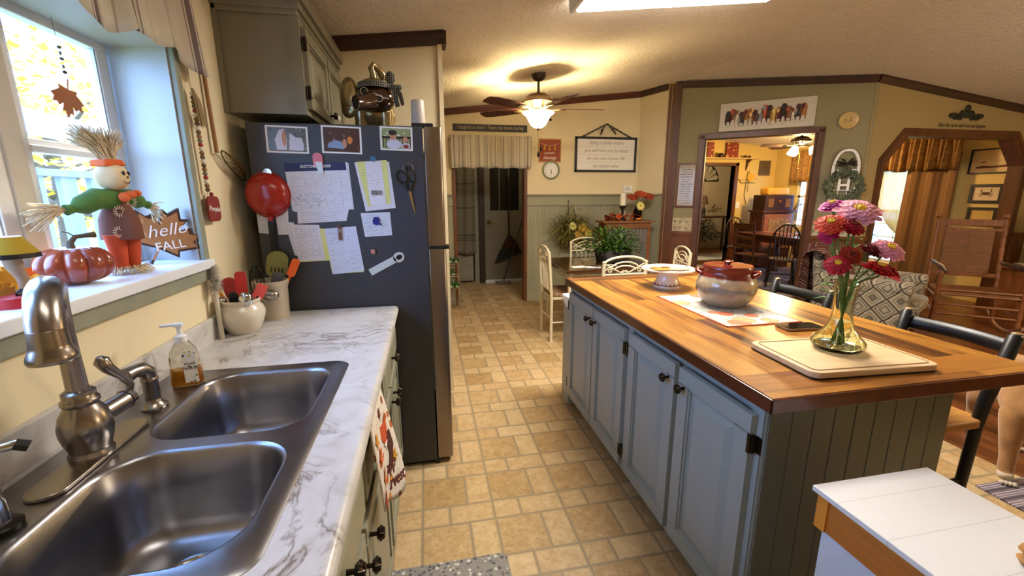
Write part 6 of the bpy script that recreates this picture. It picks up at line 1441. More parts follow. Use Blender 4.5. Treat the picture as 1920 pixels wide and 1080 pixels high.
part('glass_bowl', mb, bowl_glow('lamp_glass', 'ffe3a8', 3.2), ft, smooth=True)
mb = MB(); mb.lathe([(0, -.234), (.014, -.238), (.012, -.252), (0, -.262)], (fx, fy, fz), 14); part('finial', mb, FANM, ft, smooth=True)
mb = MB(); mb.cyl((fx, fy, fz-.26), (fx+.004, fy, fz-.46), .0012, None, 5); mb.lathe([(0, 0), (.012, -.02), (.014, -.045), (.006, -.06), (0, -.062)], (fx+.004, fy, fz-.45), 12); part('pull_chain', mb, BLACKM, ft)
mb = MB(); mb.cyl((fx+.03, fy, fz-.10), (fx+.03, fy, fz-.40), .0012, None, 5); mb.lathe([(0, 0), (.011, -.02), (.012, -.04), (0, -.055)], (fx+.03, fy, fz-.40), 12); part('pull_chain', mb, BLACKM, ft)
# ceiling fixture
cfx = thing('ceiling_light', 'rectangular white ceiling light panel at the top edge of the picture', 'light', (1.5, 2.45, 2.60)); sl = math.atan(.1155)
MCL = TR(1.52, 2.37, cz(1.52)-.003) @ Matrix.Rotation(-sl, 4, 'Y')
mb = MB(MCL)
for q in ((-.66, -.635, -.285, .285), (.635, .66, -.285, .285)): mb.box(*q, -.075, .0)
part('frame', mb, WHITEP, cfx, bevel=.004); mb = MB(MCL); mb.frus(-.635, .635, -.295, .295, -.004, -.072, .02); part('diffuser', mb, bowl_glow('diffuser', 'fff3e6', 11.0), cfx)
# ---------------------------------------------------------------- olive wall decorations
t = thing('framed_verse', 'narrow wood framed printed verse on the olive wall between post and doorway', 'picture', tuple(FA @ Vector((.2, 1.29, .01)))); mb = MB(FA)
for q in ((.085, .325, 1.285, 1.31), (.085, .325, 1.815, 1.84), (.085, .11, 1.31, 1.815), (.30, .325, 1.31, 1.815)): mb.box(*q, 0, .022)
part('frame', mb, MEDWOOD, t, bevel=.002); mb = MB(FA); mb.box(.11, .30, 1.31, 1.815, 0, .012); pp = part('print', mb, M_('verse_paper', 'b5ae9c', .15, var=.05), t)
mb = MB(FA)
for i in range(15):
    z = 1.335+.030*i; a = .125+rnd.random()*.03; b_ = .285-rnd.random()*.03; x = a
    while x < b_: L = rnd.uniform(.01, .035); mb.box(x, min(b_, x+L), z, z+rnd.uniform(.004, .009), .012, .013); x += L+.006
part('verse_lines', mb, INK, pp); mb = MB(FA)
for i in range(18): mb.box(.118+.01*i, .122+.01*i, 1.78-.012*rnd.random(), 1.808, .012, .0135)
part('fringe_print', mb, M_('fringe', '8b7c60', .8), pp)
t = thing('cow_canvas', 'long white canvas painted with a row of colourful cattle above the doorway', 'painting', tuple(FA @ Vector((1.0, 2.19, .02)))); mb = MB(FA @ TR(0, 0, .001)); mb.box(.53, 1.49, 2.192, 2.505, 0, .035); cvs = part('canvas', mb, M_('canvas_white', 'c3bdb2', .8, var=.03), t)
cl = ['3a2a26', '7b4a30', 'c7bfae', '2d3644', '9c6a3c', 'd2b27a', '5a2f2c', '8b8f95', 'b5563a', '44302a', 'c9a860', '56232c']
for i in range(17):
    x = .62+.047*i; s = 1.12+.2*rnd.random(); zb = 2.255+.018*math.sin(i*1.7)
    mb = MB(FA); c = cl[i % 12]
    mb.prism([(x-.036, zb+.05), (x-.03, zb+.12*s), (x-.012, zb+.145*s), (x+.02, zb+.14*s), (x+.037, zb+.11*s), (x+.033, zb+.045), (x+.026, zb+.0), (x+.02, zb), (x+.016, zb+.04), (x-.012, zb+.04), (x-.018, zb), (x-.024, zb)], .036, .0366); b_ = part('cow_print', mb, M_('cow_'+c, c, .8, var=.45, scale=30), cvs)
    mb = MB(FA); k = cl[(i*5+3) % 12]; mb.prism(ell(x-.008, zb+.115*s, .016, .026), .0368, .0372); mb.prism([(x-.03, zb+.15*s), (x-.02, zb+.135*s), (x+.006, zb+.135*s), (x+.018, zb+.152*s), (x+.004, zb+.128*s), (x-.018, zb+.128*s)], .0368, .0372); part('cow_head_print', mb, M_('cow_'+k+'b', k, .8, var=.4, scale=50), cvs)
w = MB(FA)
for i in range(60): x = rnd.uniform(.6, 1.4); z = rnd.uniform(2.235, 2.275); w.prism(ell(x, z, rnd.uniform(.002, .006), .003, 6), .036, .0364)
part('paint_spatter', w, M_('spatter', '4a3430', .8), cvs, kind='stuff')
t = thing('gold_plate', 'round pale gold plate on the olive wall right of the canvas', 'plate', tuple(FA @ Vector((1.80, 2.14, .01)))); T = FA @ TR(1.80, 2.225, .004)
mb = MB(T); mb.lathe([(0, 0), (.085, 0), (.09, .012), (.085, .02), (.07, .014), (0, .012)], (0, 0, 0), 36); dk = part('dish', mb, M_('plate_gold', 'c0a468', .35, var=.06), t, smooth=True); mb = MB(T)
for p in ([(-.04, -.01), (-.03, .02), (-.015, .005), (-.03, -.03)], [(.01, .0), (.02, .03), (.03, .02)], [(-.005, -.01), (.02, -.005), (.03, .005)]): mb.tube([(x, y, .0135) for x, y in p], .002, 4)
part('drawing', mb, BRONZE, dk)
# arched window ornament with wreath
t = thing('arched_window_frame', 'white arched window frame ornament hung on the olive wall', 'ornament', tuple(FA @ Vector((1.84, 1.36, .01)))); MA = FA @ TR(1.838, 1.36, .004)
def arch(w_, h, r=.28):
    P = [(-w_, 0), (w_, 0), (w_, h*.60)]
    P += [(w_*math.cos(PI/2*k/8)**.8 if k < 8 else 0, h*.60+h*.40*math.sin(PI/2*k/8)) for k in range(1, 9)]
    P += [(-x, y) for x, y in P[2:-1][::-1]]; return P
def frame_band(M, A, B, z0, z1):
    mb = MB(M); n = len(A)
    for i in range(n):
        j = (i+1) % n; q = [A[i], A[j], B[j], B[i]]; a = [mb.v((x, y, z0)) for x, y in q]; b_ = [mb.v((x, y, z1)) for x, y in q]; mb.f(a[::-1]); mb.f(b_)
        for k in range(4): mb.f([a[k], a[(k+1) % 4], b_[(k+1) % 4], b_[k]])
    return mb
O_ = arch(.128, .57); I_ = [(x*.78, .028+(y)*.905) for x, y in O_]
part('outer_moulding', frame_band(MA, [(x*1.07, y*1.02-.006) for x, y in O_], O_, 0, .022), MEDWOOD, t); part('frame', frame_band(MA, O_, I_, 0, .028), WHITE, t, bevel=.002)
mb = MB(MA); mb.box(-.1, .1, .335, .352, .004, .02); mb.box(-.045, -.035, .02, .34, .004, .018); mb.box(.035, .045, .02, .34, .004, .018); mb.box(-.1, .1, .12, .13, .004, .018); part('muntins', mb, WHITE, t)
text('H', .17, MA @ TR(0, .175, .036), WHITE, 'letter', t, .008, bold=.004)
LEU = [fabric(M_('euc%d' % i, c, .6, var=.15), .1) for i, c in enumerate(('5a6248', '495540', '6d7458'))]
w = thing('leaf_wreath', 'round grey green eucalyptus wreath around the letter on the arched frame', 'wreath', tuple(MA @ Vector((0, .17, .05)))); ms = [MB(MA) for _ in LEU]
for i in range(620):
    a = rnd.random()*2*PI; r = .130+rnd.gauss(0, .018); p = (r*math.cos(a), .17+r*math.sin(a), rnd.uniform(.025, .06)); b_ = a+rnd.uniform(-1.5, 1.5)
    ms[i % 3].leaf(p, (math.cos(b_), math.sin(b_), rnd.uniform(0, .7)), rnd.uniform(.035, .065), .022, up=Vector((.3, .2, 1)))
for m_, c in zip(ms, LEU): part('leaves', m_, c, w, kind='stuff')
mb = MB(MA); mb.tube([(.125*math.cos(2*PI*k/24), .17+.125*math.sin(2*PI*k/24), .03) for k in range(25)], .01, 6); part('ring', mb, M_('vine', '4a3a24', .8), w)
w = thing('ribbon_bow', 'dark grey ribbon bow in the top of the arched frame', 'bow', tuple(MA @ Vector((0, .40, .04)))); mb = MB(MA)
for a in (20, 160, -10, 190, 55, 125): mb.tube([(0, .41, .03), (.06*math.cos(math.radians(a)), .41+.05*math.sin(math.radians(a)), .05), (.10*math.cos(math.radians(a)), .41+.075*math.sin(math.radians(a)), .03)], [.006, .028, .008], 8, flat=.35)
for x in (-.05, -.02, .02, .055): mb.tube([(0, .40, .03), (x*.7, .36, .045), (x, .33, .035)], [.006, .014, .013], 8, flat=.2)
part('loops', mb, M_('grey_ribbon', '24251f', .6, var=.2), w, smooth=True)
# scroll ornament and wall lettering over the eight-sided opening
FBB = frame((0, YB, 0), (1, 0, 0)); PEW = M_('pewter', '33362c', .5, .4)
t = thing('metal_scroll', 'dark green metal fleur scroll above the lettering', 'ornament', (5.95, YB-.02, 2.26)); mb = MB(FBB)
mb.ball((5.95, 2.37, .015), .035, (1, 1.1, .4), 12); mb.ball((5.95, 2.31, .015), .05, (1.3, .9, .4), 12); mb.ball((5.89, 2.32, .015), .035, (1.2, .9, .4), 12); mb.ball((6.01, 2.32, .015), .035, (1.2, .9, .4), 12)
for s in (-1, 1):
    for cx_, cz2, r, tw_ in ((.16, 2.275, .045, 1), (.21, 2.285, .028, -1), (.09, 2.27, .04, 1)): mb.tube([(5.95+s*(cx_+r*(1-k/16)*math.cos(k*.6)), cz2+r*(1-k/16)*math.sin(k*.6), .012) for k in range(15)], .009, 6)
    mb.tube([(5.95, 2.29, .012), (5.95+s*.1, 2.30, .014), (5.95+s*.19, 2.27, .012), (5.95+s*.24, 2.285, .012)], [.02, .016, .012, .006], 8)
part('casting', mb, PEW, t, smooth=True)
t = thing('script_lettering', 'dark script lettering on the wall over the eight-sided opening', 'lettering', (5.93, YB-.005, 2.15)); text('Bless this home with love and laughter', .062, FBB @ TR(5.93, 2.19, .002), M_('vinyl_letters', '4a4026', .7), 'script', t, .0005, .4, sx=.70, bold=.0005)

# ---------------------------------------------------------------- armchair, throw, rocker, side table
IK = ikat_mat()
ac = thing('armchair', 'armchair in olive and black diamond patterned fabric behind the island', 'armchair', (4.33, 3.43, 0), 27, wb=False)
mb = MB(); mb.box(-.26, .26, -.36, .30, .14, .36); part('base', mb, IK, ac, bevel=.03)
mb = MB(); mb.prism(rrect(-.25, .25, -.44, .22, .09, 6), .36, .49); part('seat_cushion', mb, IK, ac, smooth=True, bevel=.04)
for s in (-1, 1):
    mb = MB(); mb.box(s*.315-.065, s*.315+.065, -.37, .36, .12, .60); mb.tube([(s*.315, -.385, .60), (s*.315, -.1, .605), (s*.315, .34, .62)], .075, 16); part('arm', mb, IK, ac, smooth=True, bevel=.02)
mb = MB(); mb.grid(lambda u, v: (.33*math.sin(2*PI*u)*(1-.10*v), .30+.10*math.cos(2*PI*u)*(1-.25*v)+.10*v, .30+.60*v-.05*v*abs(math.sin(2*PI*u))**4), 30, 8, wrap=True); mb.ball((0, .395, .875), .1, (3.0, .85, .8), 20); part('back', mb, IK, ac, smooth=True)
mb = MB(); mb.prism(rrect(-.245, .245, -.06, .07, .05, 5), 0, .42, T=TR(0, .20, .47) @ RX(-12)); part('back_cushion', mb, IK, ac, smooth=True, bevel=.03)
for x in (-.3, .3):
    for y in (-.34, .33): mb = MB(); mb.cyl((x, y, 0), (x, y, .13), .016, .026, 10); part('leg', mb, MEDWOOD, ac)
def throw_mat():
    m, nt, b = newmat('woven_throw'); t = nt.nodes.new('ShaderNodeTexCoord'); sp = nt.nodes.new('ShaderNodeSeparateXYZ'); nt.links.new(t.outputs['Object'], sp.inputs[0])
    X = E(nt, sp.outputs[0])+E(nt, sp.outputs[1])*.6; Z = E(nt, sp.outputs[2]); zig = ((X/.14).fr()-.5).ab()
    h = ((Z/.12)+zig*1.2).fr(); col = ramp(nt, h.k, [(0, '3a1c16'), (.18, '8a6a52'), (.24, '4c1e1a'), (.42, 'a8967c'), (.47, '5a2a20'), (.62, '2a1a16'), (.70, '9c8468'), (.76, '40201a'), (.9, '6a2c24')], 'CONSTANT')
    nt.links.new(col, b.inputs['Base Color']); b.inputs['Roughness'].default_value = .95; return m
th = thing('throw_blanket', 'dark red and cream woven throw draped over the back of the patterned armchair', 'blanket', (4.33, 3.43, .5), 27, wb=False)
def thf(u, v):
    x = -.39+.62*u
    if v < .45: q = v/.45; y, z = .47+.02*math.sin(x*30), .12-.5+.5+.80*q-.0; z = .10+.83*q
    elif v < .6: q = (v-.45)/.15; y, z = .47-.17*q, .93+.035*math.sin(PI*q)
    else: q = (v-.6)/.4; y, z = .30-.14*q, .93-.33*q
    e = max(0, (.09-u)/.09)
    return (x-.01*e, y+.012*math.sin(u*17+v*9), z-.5-.07*e+.01*math.sin(u*11))
mb = MB(); mb.grid(thf, 30, 40); part('cloth', mb, throw_mat(), th, smooth=True, solid=.008)
RKW = wood('rocker_wood', [(.3, '5a3016'), (.6, '8a5228'), (.8, '9c6434')], 2, 1, .45); RUSH = wood('rush_weave', [(.3, '52300f'), (.6, '7a4a1e'), (.8, '8a5a28')], 0, 3, .6)
rk = thing('rocking_chair', 'large wooden rocking chair with woven back in the eight-sided opening', 'rocking chair', (5.70, 3.44, 0), -42, wb=False)
rk.scale = (.87, .87, 1)
def turned(p0, p1, r, n=9):
    pts = []; rs = []
    for k in range(n*4+1): q = k/(n*4); pts.append(Vector(p0).lerp(Vector(p1), q)); rs.append(r*(1.0 if k % 4 else .72))
    return pts, rs
for s in (-1, 1):
    mb = MB(); mb.tube(*turned((s*.37, -.28, .09), (s*.36, -.28, .66), .026, 6), 12); part('front_post', mb, RKW, rk, smooth=True)
    mb = MB(); mb.tube(*turned((s*.33, .27, .11), (s*.31, .42, 1.17), .023, 11), 12); mb.ball((s*.31, .428, 1.20), .030, n=12); part('back_post', mb, RKW, rk, smooth=True)
    mb = MB(); mb.tube([(s*.36, -.40-.03, .655), (s*.365, -.30, .69), (s*.355, 0, .70), (s*.325, .34, .705)], [.018, .030, .026, .016], 10, flat=.35); part('armrest', mb, DKWOOD, rk, smooth=True)
    mb = MB(); mb.tube([(s*.365, -.42+.95*k/14, .10-.075*math.sin(PI*k/14)+.04*abs(k/7-1)**2) for k in range(15)], .022, 8, flat=.6); part('rocker', mb, RKW, rk, smooth=True)
for z in (.20, .30, .41, .455): mb = MB(); mb.cyl((-.365, -.28, z), (.365, -.28, z), .013, None, 8); part('stretcher', mb, RKW, rk)
for s in (-1, 1):
    for z in (.22, .38): mb = MB(); mb.cyl((s*.37, -.28, z), (s*.33, .29, z+.01), .012, None, 8); part('stretcher', mb, RKW, rk)
mb = MB(); mb.prism([(-.35, -.28), (.35, -.28), (.31, .29), (-.31, .29)], .40, .44); part('seat', mb, RUSH, rk, bevel=.01)
for z, h in ((1.13, .07), (1.055, .03), (.56, .04)): y = .27+.15*(z-.11)/1.06; mb = MB(); mb.box(-.31, .31, y-.012, y+.012, z-h/2, z+h/2); part('back_rail', mb, RKW, rk, bevel=.004)
MBK = TR(0, .27+.15*(.81-.11)/1.06-.004, .81) @ RX(-8); mb = MB(MBK); mb.box(-.225, .225, -.014, .014, -.235, .235); bk = part('woven_back', mb, RUSH, rk, bevel=.004)
mb = MB(MBK)
for a, b_ in (((0, .235), (0, -.235)), ((-.225, 0), (.225, 0)), ((.0, .0), (.2, -.2)), ((0, 0), (-.2, -.2))): mb.tube([(a[0], -.017, a[1]), (b_[0], -.017, b_[1])], .003, 4)
part('weave_seams', mb, M_('seam_light', '8f6434', .7), bk)
tbk = thing('side_table', 'dark wood chest used as a side table at the right edge', 'table', (6.75, 3.45, 0)); mb = MB(); mb.box(6.58, 7.2, 3.12, 3.72, .06, .60); part('chest', mb, RKW, tbk, bevel=.006); mb = MB(); mb.box(6.54, 7.24, 3.08, 3.76, .60, .63); part('top', mb, RKW, tbk, bevel=.004)
mb = MB(); mb.box(6.52, 7.24, 3.06, 3.78, 0, .06); part('plinth', mb, RKW, tbk)
t = thing('table_cloth', 'pale grey green cloth with a hanging corner on the side table', 'cloth', (6.7, 3.4, .63)); mb = MB()
def cf2(u, v):
    a = u*.85; b_ = v*.85; x = 6.84+(a-b_)*.46; y = 3.02+(a+b_)*.55-.18
    dx = max(0, 6.535-x); dy = max(0, 3.075-y); return (x+max(0, dx)*.9, y+max(0, dy)*.9, .637-dx-dy*1.0+.004*math.sin(u*9))
mb.grid(cf2, 26, 26); part('cloth', mb, M_('pale_cloth', '8f917c', .9, var=.12, scale=20), t, smooth=True, solid=.004)
foliage('floral_arrangement', 'dusty red flowers and dark leaves on the side table by the wall', 'plant', (6.95, 3.55, .95), .26, 320, .09, .035, [GR2, M_('dusty_red', '6a2c20', .8, var=.2), M_('dull_green', '3a4028', .7)], squash=(.7, .7, 1.3), stems=14)
t = thing('dark_urn', 'dark urn under the dusty red flowers', 'vase', (6.95, 3.55, .64)); mb = MB(); mb.lathe([(0, 0), (.09, 0), (.08, .02), (.06, .06), (.10, .16), (.11, .24), (.08, .30), (.09, .33), (0, .32)], (6.95, 3.55, .645), 24); part('body', mb, BLACKM, t, smooth=True)

# curtains and pictures on the outside wall
CUR = M_('brown_velvet', '6a4a28', .9, var=.06, scale=4); GOLDV = fabric(M_('gold_damask', '8f6730', .7, var=.35, scale=22), .25)
t = thing('velvet_curtain', 'long brown velvet curtain beside the right window', 'curtain', (7.15, 5.0, 0)); mb = MB(); mb.grid(lambda u, v: (7.17-.022*math.sin(u*17+v*.8)-.003*math.sin(u*61), 4.74+.66*u+.05*v*(u-.3)-.12*v*(1-u)*0, 2.0-1.97*v), 80, 8); part('cloth', mb, CUR, t, smooth=True, solid=.004)
t = thing('gold_valance', 'gold brown damask valance gathered over the right window', 'curtain', (7.1, 5.3, 1.78)); mb = MB(); mb.grid(lambda u, v: (7.09-.035*math.sin(u*46+2*math.sin(u*7))*(.4+.6*v)-.02*math.sin(u*101), 4.70+1.28*u, 2.245-.47*v-.012*math.sin(u*24)*v), 140, 8); part('cloth', mb, GOLDV, t, smooth=True, solid=.003)
mb = MB(); mb.cyl((7.13, 4.62, 2.18), (7.13, 6.05, 2.18), .014, None, 10); mb.ball((7.13, 4.60, 2.18), .025, n=10); part('rod', mb, BLACKM, t)
t = thing('sheer_curtain', 'cream sheer curtain pulled aside across the window', 'curtain', (7.2, 5.6, .8)); SHE = fabric(M_('sheer', 'c9a766', .8, var=.05), .4)
SHE.node_tree.nodes['Principled BSDF'].inputs['Alpha'].default_value = .97
def shf(u, v): return (7.21-.012*math.sin(u*60), 5.95-.62*u*(1-.0*v)-(.0 if 0 else 0)-.42*(v**2.2)*(1-u), 2.0-1.25*v+.28*v*v*(1-u)*.6)
mb = MB(); mb.grid(shf, 60, 20); part('cloth', mb, SHE, t, smooth=True)
FE = frame((7.27, 0, 0), (0, -1, 0))
def pic(name, label, y0, y1, z0, z1, fr, mat_, bd=.03, mat_f=BLACK, deco=None):
    t = thing(name, label, 'picture', (7.25, (y0+y1)/2, z0)); mb = MB(FE); a, b_ = -y1, -y0
    for q in ((a, b_, z0, z0+bd), (a, b_, z1-bd, z1), (a, a+bd, z0+bd, z1-bd), (b_-bd, b_, z0+bd, z1-bd)): mb.box(*q, 0, .025)
    part('frame', mb, mat_f, t, bevel=.002); mb = MB(FE); mb.box(a+bd, b_-bd, z0+bd, z1-bd, 0, .01); im = part('print', mb, mat_, t)
    if deco:
        mb = MB(FE); deco(mb, (a+b_)/2, (z0+z1)/2); part('drawing', mb, M_('sepia', '5a3420', .8), im)
    return t
def crab(mb, x, z):
    mb.prism(ell(x, z, .045, .022), .010, .0108)
    for s in (-1, 1):
        mb.tube([(x+s*.03, z+.012, .011), (x+s*.055, z+.03, .011), (x+s*.05, z+.06, .011)], .005, 5); mb.tube([(x+s*.04, z, .011), (x+s*.07, z-.005, .011), (x+s*.06, z-.03, .011)], .004, 4); mb.tube([(x+s*.03, z-.012, .011), (x+s*.055, z-.03, .011), (x+s*.03, z-.04, .011)], .003, 4)
def shore(mb, x, z):
    mb.prism([(x-.17, z-.09), (x+.17, z-.085), (x+.17, z-.05), (x+.08, z-.06), (x, z-.065), (x-.1, z-.055), (x-.17, z-.07)], .010, .0108); mb.prism([(x-.13, z-.02), (x-.06, z-.015), (x-.08, z-.005), (x-.12, z-.008)], .010, .0108)
pic('shore_picture', 'large framed sepia shore print, topmost of the three pictures right of the curtain', 4.20, 4.69, 1.70, 2.02, 0, M_('sepia_sky', 'c9ab72', .5, var=.12, scale=8), .018, deco=shore)
pic('crab_picture', 'framed crab drawing, middle of the three pictures right of the curtain', 4.27, 4.62, 1.32, 1.565, 0, M_('crab_paper', 'c5ae8a', .5, var=.04), .035, deco=crab)
pic('certificate_picture', 'dark framed yellowish certificate, lowest of the three pictures right of the curtain', 4.28, 4.60, 1.02, 1.265, 0, M_('cert_paper', 'b99a58', .3, var=.15), .035)
# ---------------------------------------------------------------- dining room
DW = wood('dining_dark', [(.3, '2a1209'), (.6, '4d2412'), (.8, '63321a')], 1, .8, .3)
dt = thing('dining_table', 'long dark wood dining table seen through the doorway', 'table', (6.1, 6.6, 0)); mb = MB(); mb.box(5.72, 6.62, 5.70, 7.08, .72, .76); part('tabletop', mb, DW, dt, bevel=.006); mb = MB(); mb.box(5.80, 6.54, 5.78, 7.0, .62, .72); part('apron', mb, DW, dt)
for x in (5.84, 6.50):
    for y in (5.84, 6.94): mb = MB(); mb.lathe([(.055, 0), (.055, .05), (.035, .09), (.05, .3), (.055, .42), (.035, .46), (.06, .50), (.06, .62)], (x, y, 0), 16); part('leg', mb, DW, dt, smooth=True)
def windsor(label):
    t = thing('windsor_chair', label, 'chair', (0, 0, 0), wb=False); K = M_('windsor_black', '120d0a', .35)
    mb = MB(); mb.prism(ell(0, 0, .22, .21, 20), .42, .455); part('seat', mb, DKWOOD, t, smooth=True, bevel=.01)
    mb = MB(); mb.tube([(.205*math.cos(PI*k/20)*(1+.08*math.sin(PI*k/20)), -.17-.10*math.sin(PI*k/20), .455+.545*math.sin(PI*k/20)**.75) for k in range(21)], .013, 8); part('hoop', mb, K, t, smooth=True)
    for i in range(7): x = -.135+.045*i; q = math.acos(max(-1, min(1, x/.215))); mb = MB(); mb.cyl((x*.9, -.17, .45), (x*1.1, -.17-.10*math.sin(q), .455+.535*math.sin(q)**.75), .007, None, 6); part('spindle', mb, K, t)
    for s in (-1, 1):
        for y, yo in ((.15, .20), (-.15, -.21)): mb = MB(); mb.cyl((s*.14, y, .43), (s*.20, yo, 0), .018, .013, 8); part('leg', mb, K, t)
    mb = MB(); mb.cyl((-.18, 0, .2), (.18, 0, .2), .010, None, 8); part('stretcher', mb, K, t); return t
w1 = windsor('black hoop back chair at the near end of the dining table'); w1['group'] = 'black hoop back dining chairs'; w1.location = (5.50, 5.74, 0); w1.rotation_euler.z = math.radians(-40)
dup(w1, (5.98, 7.32, 0), 170, 'black hoop back chair behind the far end of the dining table')
dup(w1, (6.98, 6.0, 0), 90, 'black hoop back chair on the window side of the dining table')
lc = thing('ladder_chair', 'brown ladder back chair at the left side of the dining table', 'chair', (5.40, 6.30, 0), -80, wb=False)
for s in (-1, 1):
    mb = MB(); mb.tube([(s*.19, -.18, 0), (s*.19, -.18, .44), (s*.185, -.23, 1.0)], .018, 10); part('back_post', mb, DW, lc, smooth=True); mb = MB(); mb.cyl((s*.19, .18, 0), (s*.19, .18, .44), .018, None, 10); part('leg', mb, DW, lc)
for z, h in ((.93, .09), (.74, .05), (.60, .05)): mb = MB(); mb.box(-.185, .185, -.225+.05*(.93-z), -.205+.05*(.93-z), z-h/2, z+h/2); part('slat', mb, DW, lc)
mb = MB(); mb.box(-.2, .2, -.19, .2, .43, .46); part('seat', mb, DW, lc, bevel=.006)
for z in (.15, .26): mb = MB(); mb.cyl((-.19, .18, z), (.19, .18, z), .01, None, 8); part('stretcher', mb, DW, lc)
tall = thing('high_back_chair', 'tall black chair in front of the right window beside the armchair', 'chair', (5.9, 4.72, 0), 215, wb=False)
mb = MB(); mb.box(-.22, .22, -.2, .2, .42, .47); part('seat', mb, BLACK, tall, bevel=.01); mb = MB(); mb.box(-.20, .20, -.235, -.20, .47, .80); mb.box(-.20, .20, -.27, -.24, .86, 1.10); mb.box(-.2, -.13, -.255, -.22, .8, .9); mb.box(.13, .2, -.255, -.22, .8, .9); part('back', mb, BLACK, tall, bevel=.01)
for s in (-1, 1):
    for y in (-.18, .18): mb = MB(); mb.cyl((s*.19, y, 0), (s*.19, y, .42), .017, None, 8); part('leg', mb, BLACK, tall)
t = thing('table_runner', 'orange autumn runner lying along the dining table', 'runner', (6.1, 6.6, .76)); mb = MB(); mb.box(6.10, 6.34, 5.85, 7.0, .761, .765); part('cloth', mb, blotch_mat('runner_print', '6e3a1c', ['9c4a1f', '5c2a18', 'a86a30', '4a2018'], 14, .9, .4), t)
SF = M_('sunflower_yellow', 'e0a81e', .6, var=.15)
t = thing('flower_jar', 'brown jar of sunflowers on the dining table', 'vase', (6.40, 6.05, .765)); mb = MB(); mb.lathe([(0, 0), (.06, 0), (.065, .02), (.065, .14), (.05, .17), (.055, .19), (0, .18)], (6.40, 6.05, .766), 20); part('jar', mb, M_('jar_brown', '6a3a22', .3), t, smooth=True)
for i, (dx, dz, l) in enumerate(((-.10, .24, 'sunflower at the left of the brown jar'), (.0, .30, 'sunflower on top of the brown jar'), (.09, .28, 'sunflower at the right of the brown jar'))):
    p = (6.40+dx, 6.02, .765+dz); s = thing('sunflower', l, 'flower', p); mb = MB()
    for k in range(16): petal(mb, p, (-.2, -.8, .5), 2*PI*k/16, .018, .055, .026, .15)
    part('petals', mb, SF, s); mb = MB(); mb.ball(p, .026, (1, .6, 1), 10); part('centre', mb, M_('sf_centre', '2b160a', .8), s); mb = MB(); mb.tube([p, (6.40+dx*.3, 6.05, .95)], .004, 5); part('stem', mb, STEM, s)
t = thing('small_candle', 'white candle right of the sunflower jar', 'candle', (6.52, 6.0, .766)); mb = MB(); mb.cyl((6.53, 6.0, .766), (6.53, 6.0, .90), .012, None, 10); part('wax', mb, WHITE, t)
t = thing('dining_book', 'closed cream book stack corner on the near end of the dining table', 'book', (6.35, 5.85, .766)); mb = MB(); mb.box(6.28, 6.52, 5.78, 5.95, .766, .80); part('pages', mb, PAP, t); mb = MB(); mb.box(6.27, 6.53, 5.77, 5.96, .80, .806); part('cover', mb, PR, t)
# cabinet, radio, box
kc = thing('carved_cabinet', 'wooden cabinet with a carved gold front panel in the dining corner', 'cabinet', (6.85, 7.45, 0)); mb = MB(); mb.box(6.40, 7.10, 7.28, 7.62, 0, 1.10); part('case', mb, DW, kc, bevel=.004); mb = MB(); mb.box(6.36, 7.14, 7.24, 7.64, 1.10, 1.135); part('top', mb, DW, kc, bevel=.004)
mb = MB(frame((0, 7.28, 0), (1, 0, 0))); mb.box(6.44, 7.06, .40, 1.06, 0, .012); pn = part('front_panel', mb, ORW, kc)
mb = MB(frame((0, 7.268, 0), (1, 0, 0))); mb.box(6.53, 6.97, .55, .98, 0, .01); part('carving', mb, M_('carved_gold', '8a6a38', .5, .3, var=.6, scale=22, bmp=1, bscale=25), pn)
rd = thing('antique_radio', 'dark antique wooden radio cabinet on the carved cabinet', 'radio', (6.8, 7.4, 1.135)); mb = MB(); mb.box(6.42, 7.06, 7.28, 7.6, 1.135, 1.43); part('case', mb, M_('radio_wood', '2a130c', .35, var=.2), rd, bevel=.006)
for s in (0, 1): mb = MB(frame((0, 7.279, 0), (1, 0, 0))); [mb.box((6.50+.03*k) if not s else (6.88+.03*k), (6.512+.03*k) if not s else (6.892+.03*k), 1.20, 1.36, 0, .004) for k in range(4)]; part('grille', mb, M_('grille_tan', '8a6236', .5), rd)
mb = MB(); mb.lathe([(0, 0), (.028, 0), (.024, .02), (0, .024)], (0, 0, 0), 16, T=frame((0, 0, 0), (1, 0, 0)).to_3x3().to_4x4())
for v_ in mb.bm.verts: v_.co += Vector((6.74, 7.278, 1.31))
part('dial', mb, M_('copper', 'b06a4a', .3, .8), rd, smooth=True); 
t = thing('yellow_box', 'yellow rounded breadbox shape on top of the antique radio', 'box', (6.75, 7.4, 1.43)); mb = MB(); mb.box(6.50, 6.98, 7.32, 7.55, 1.432, 1.57); part('body', mb, M_('mustard', 'c08a2c', .6, var=.1), t, bevel=.03)
t = thing('berry_spray', 'dark berry twigs beside the antique radio', 'foliage', (7.1, 7.2, 1.14)); mb = MB()
for k in range(12): a = rnd.uniform(-.4, 1.2); L = rnd.uniform(.12, .28); p = Vector((7.09, 7.3, 1.14)); q = p+Vector((math.cos(a)*L*.5, -.06, .08+math.sin(a)*L)); mb.tube([p, q], .003, 4); mb.ball(q, .010, n=6)
part('twigs', mb, M_('berry', '3a2a2c', .6), t, kind='stuff')
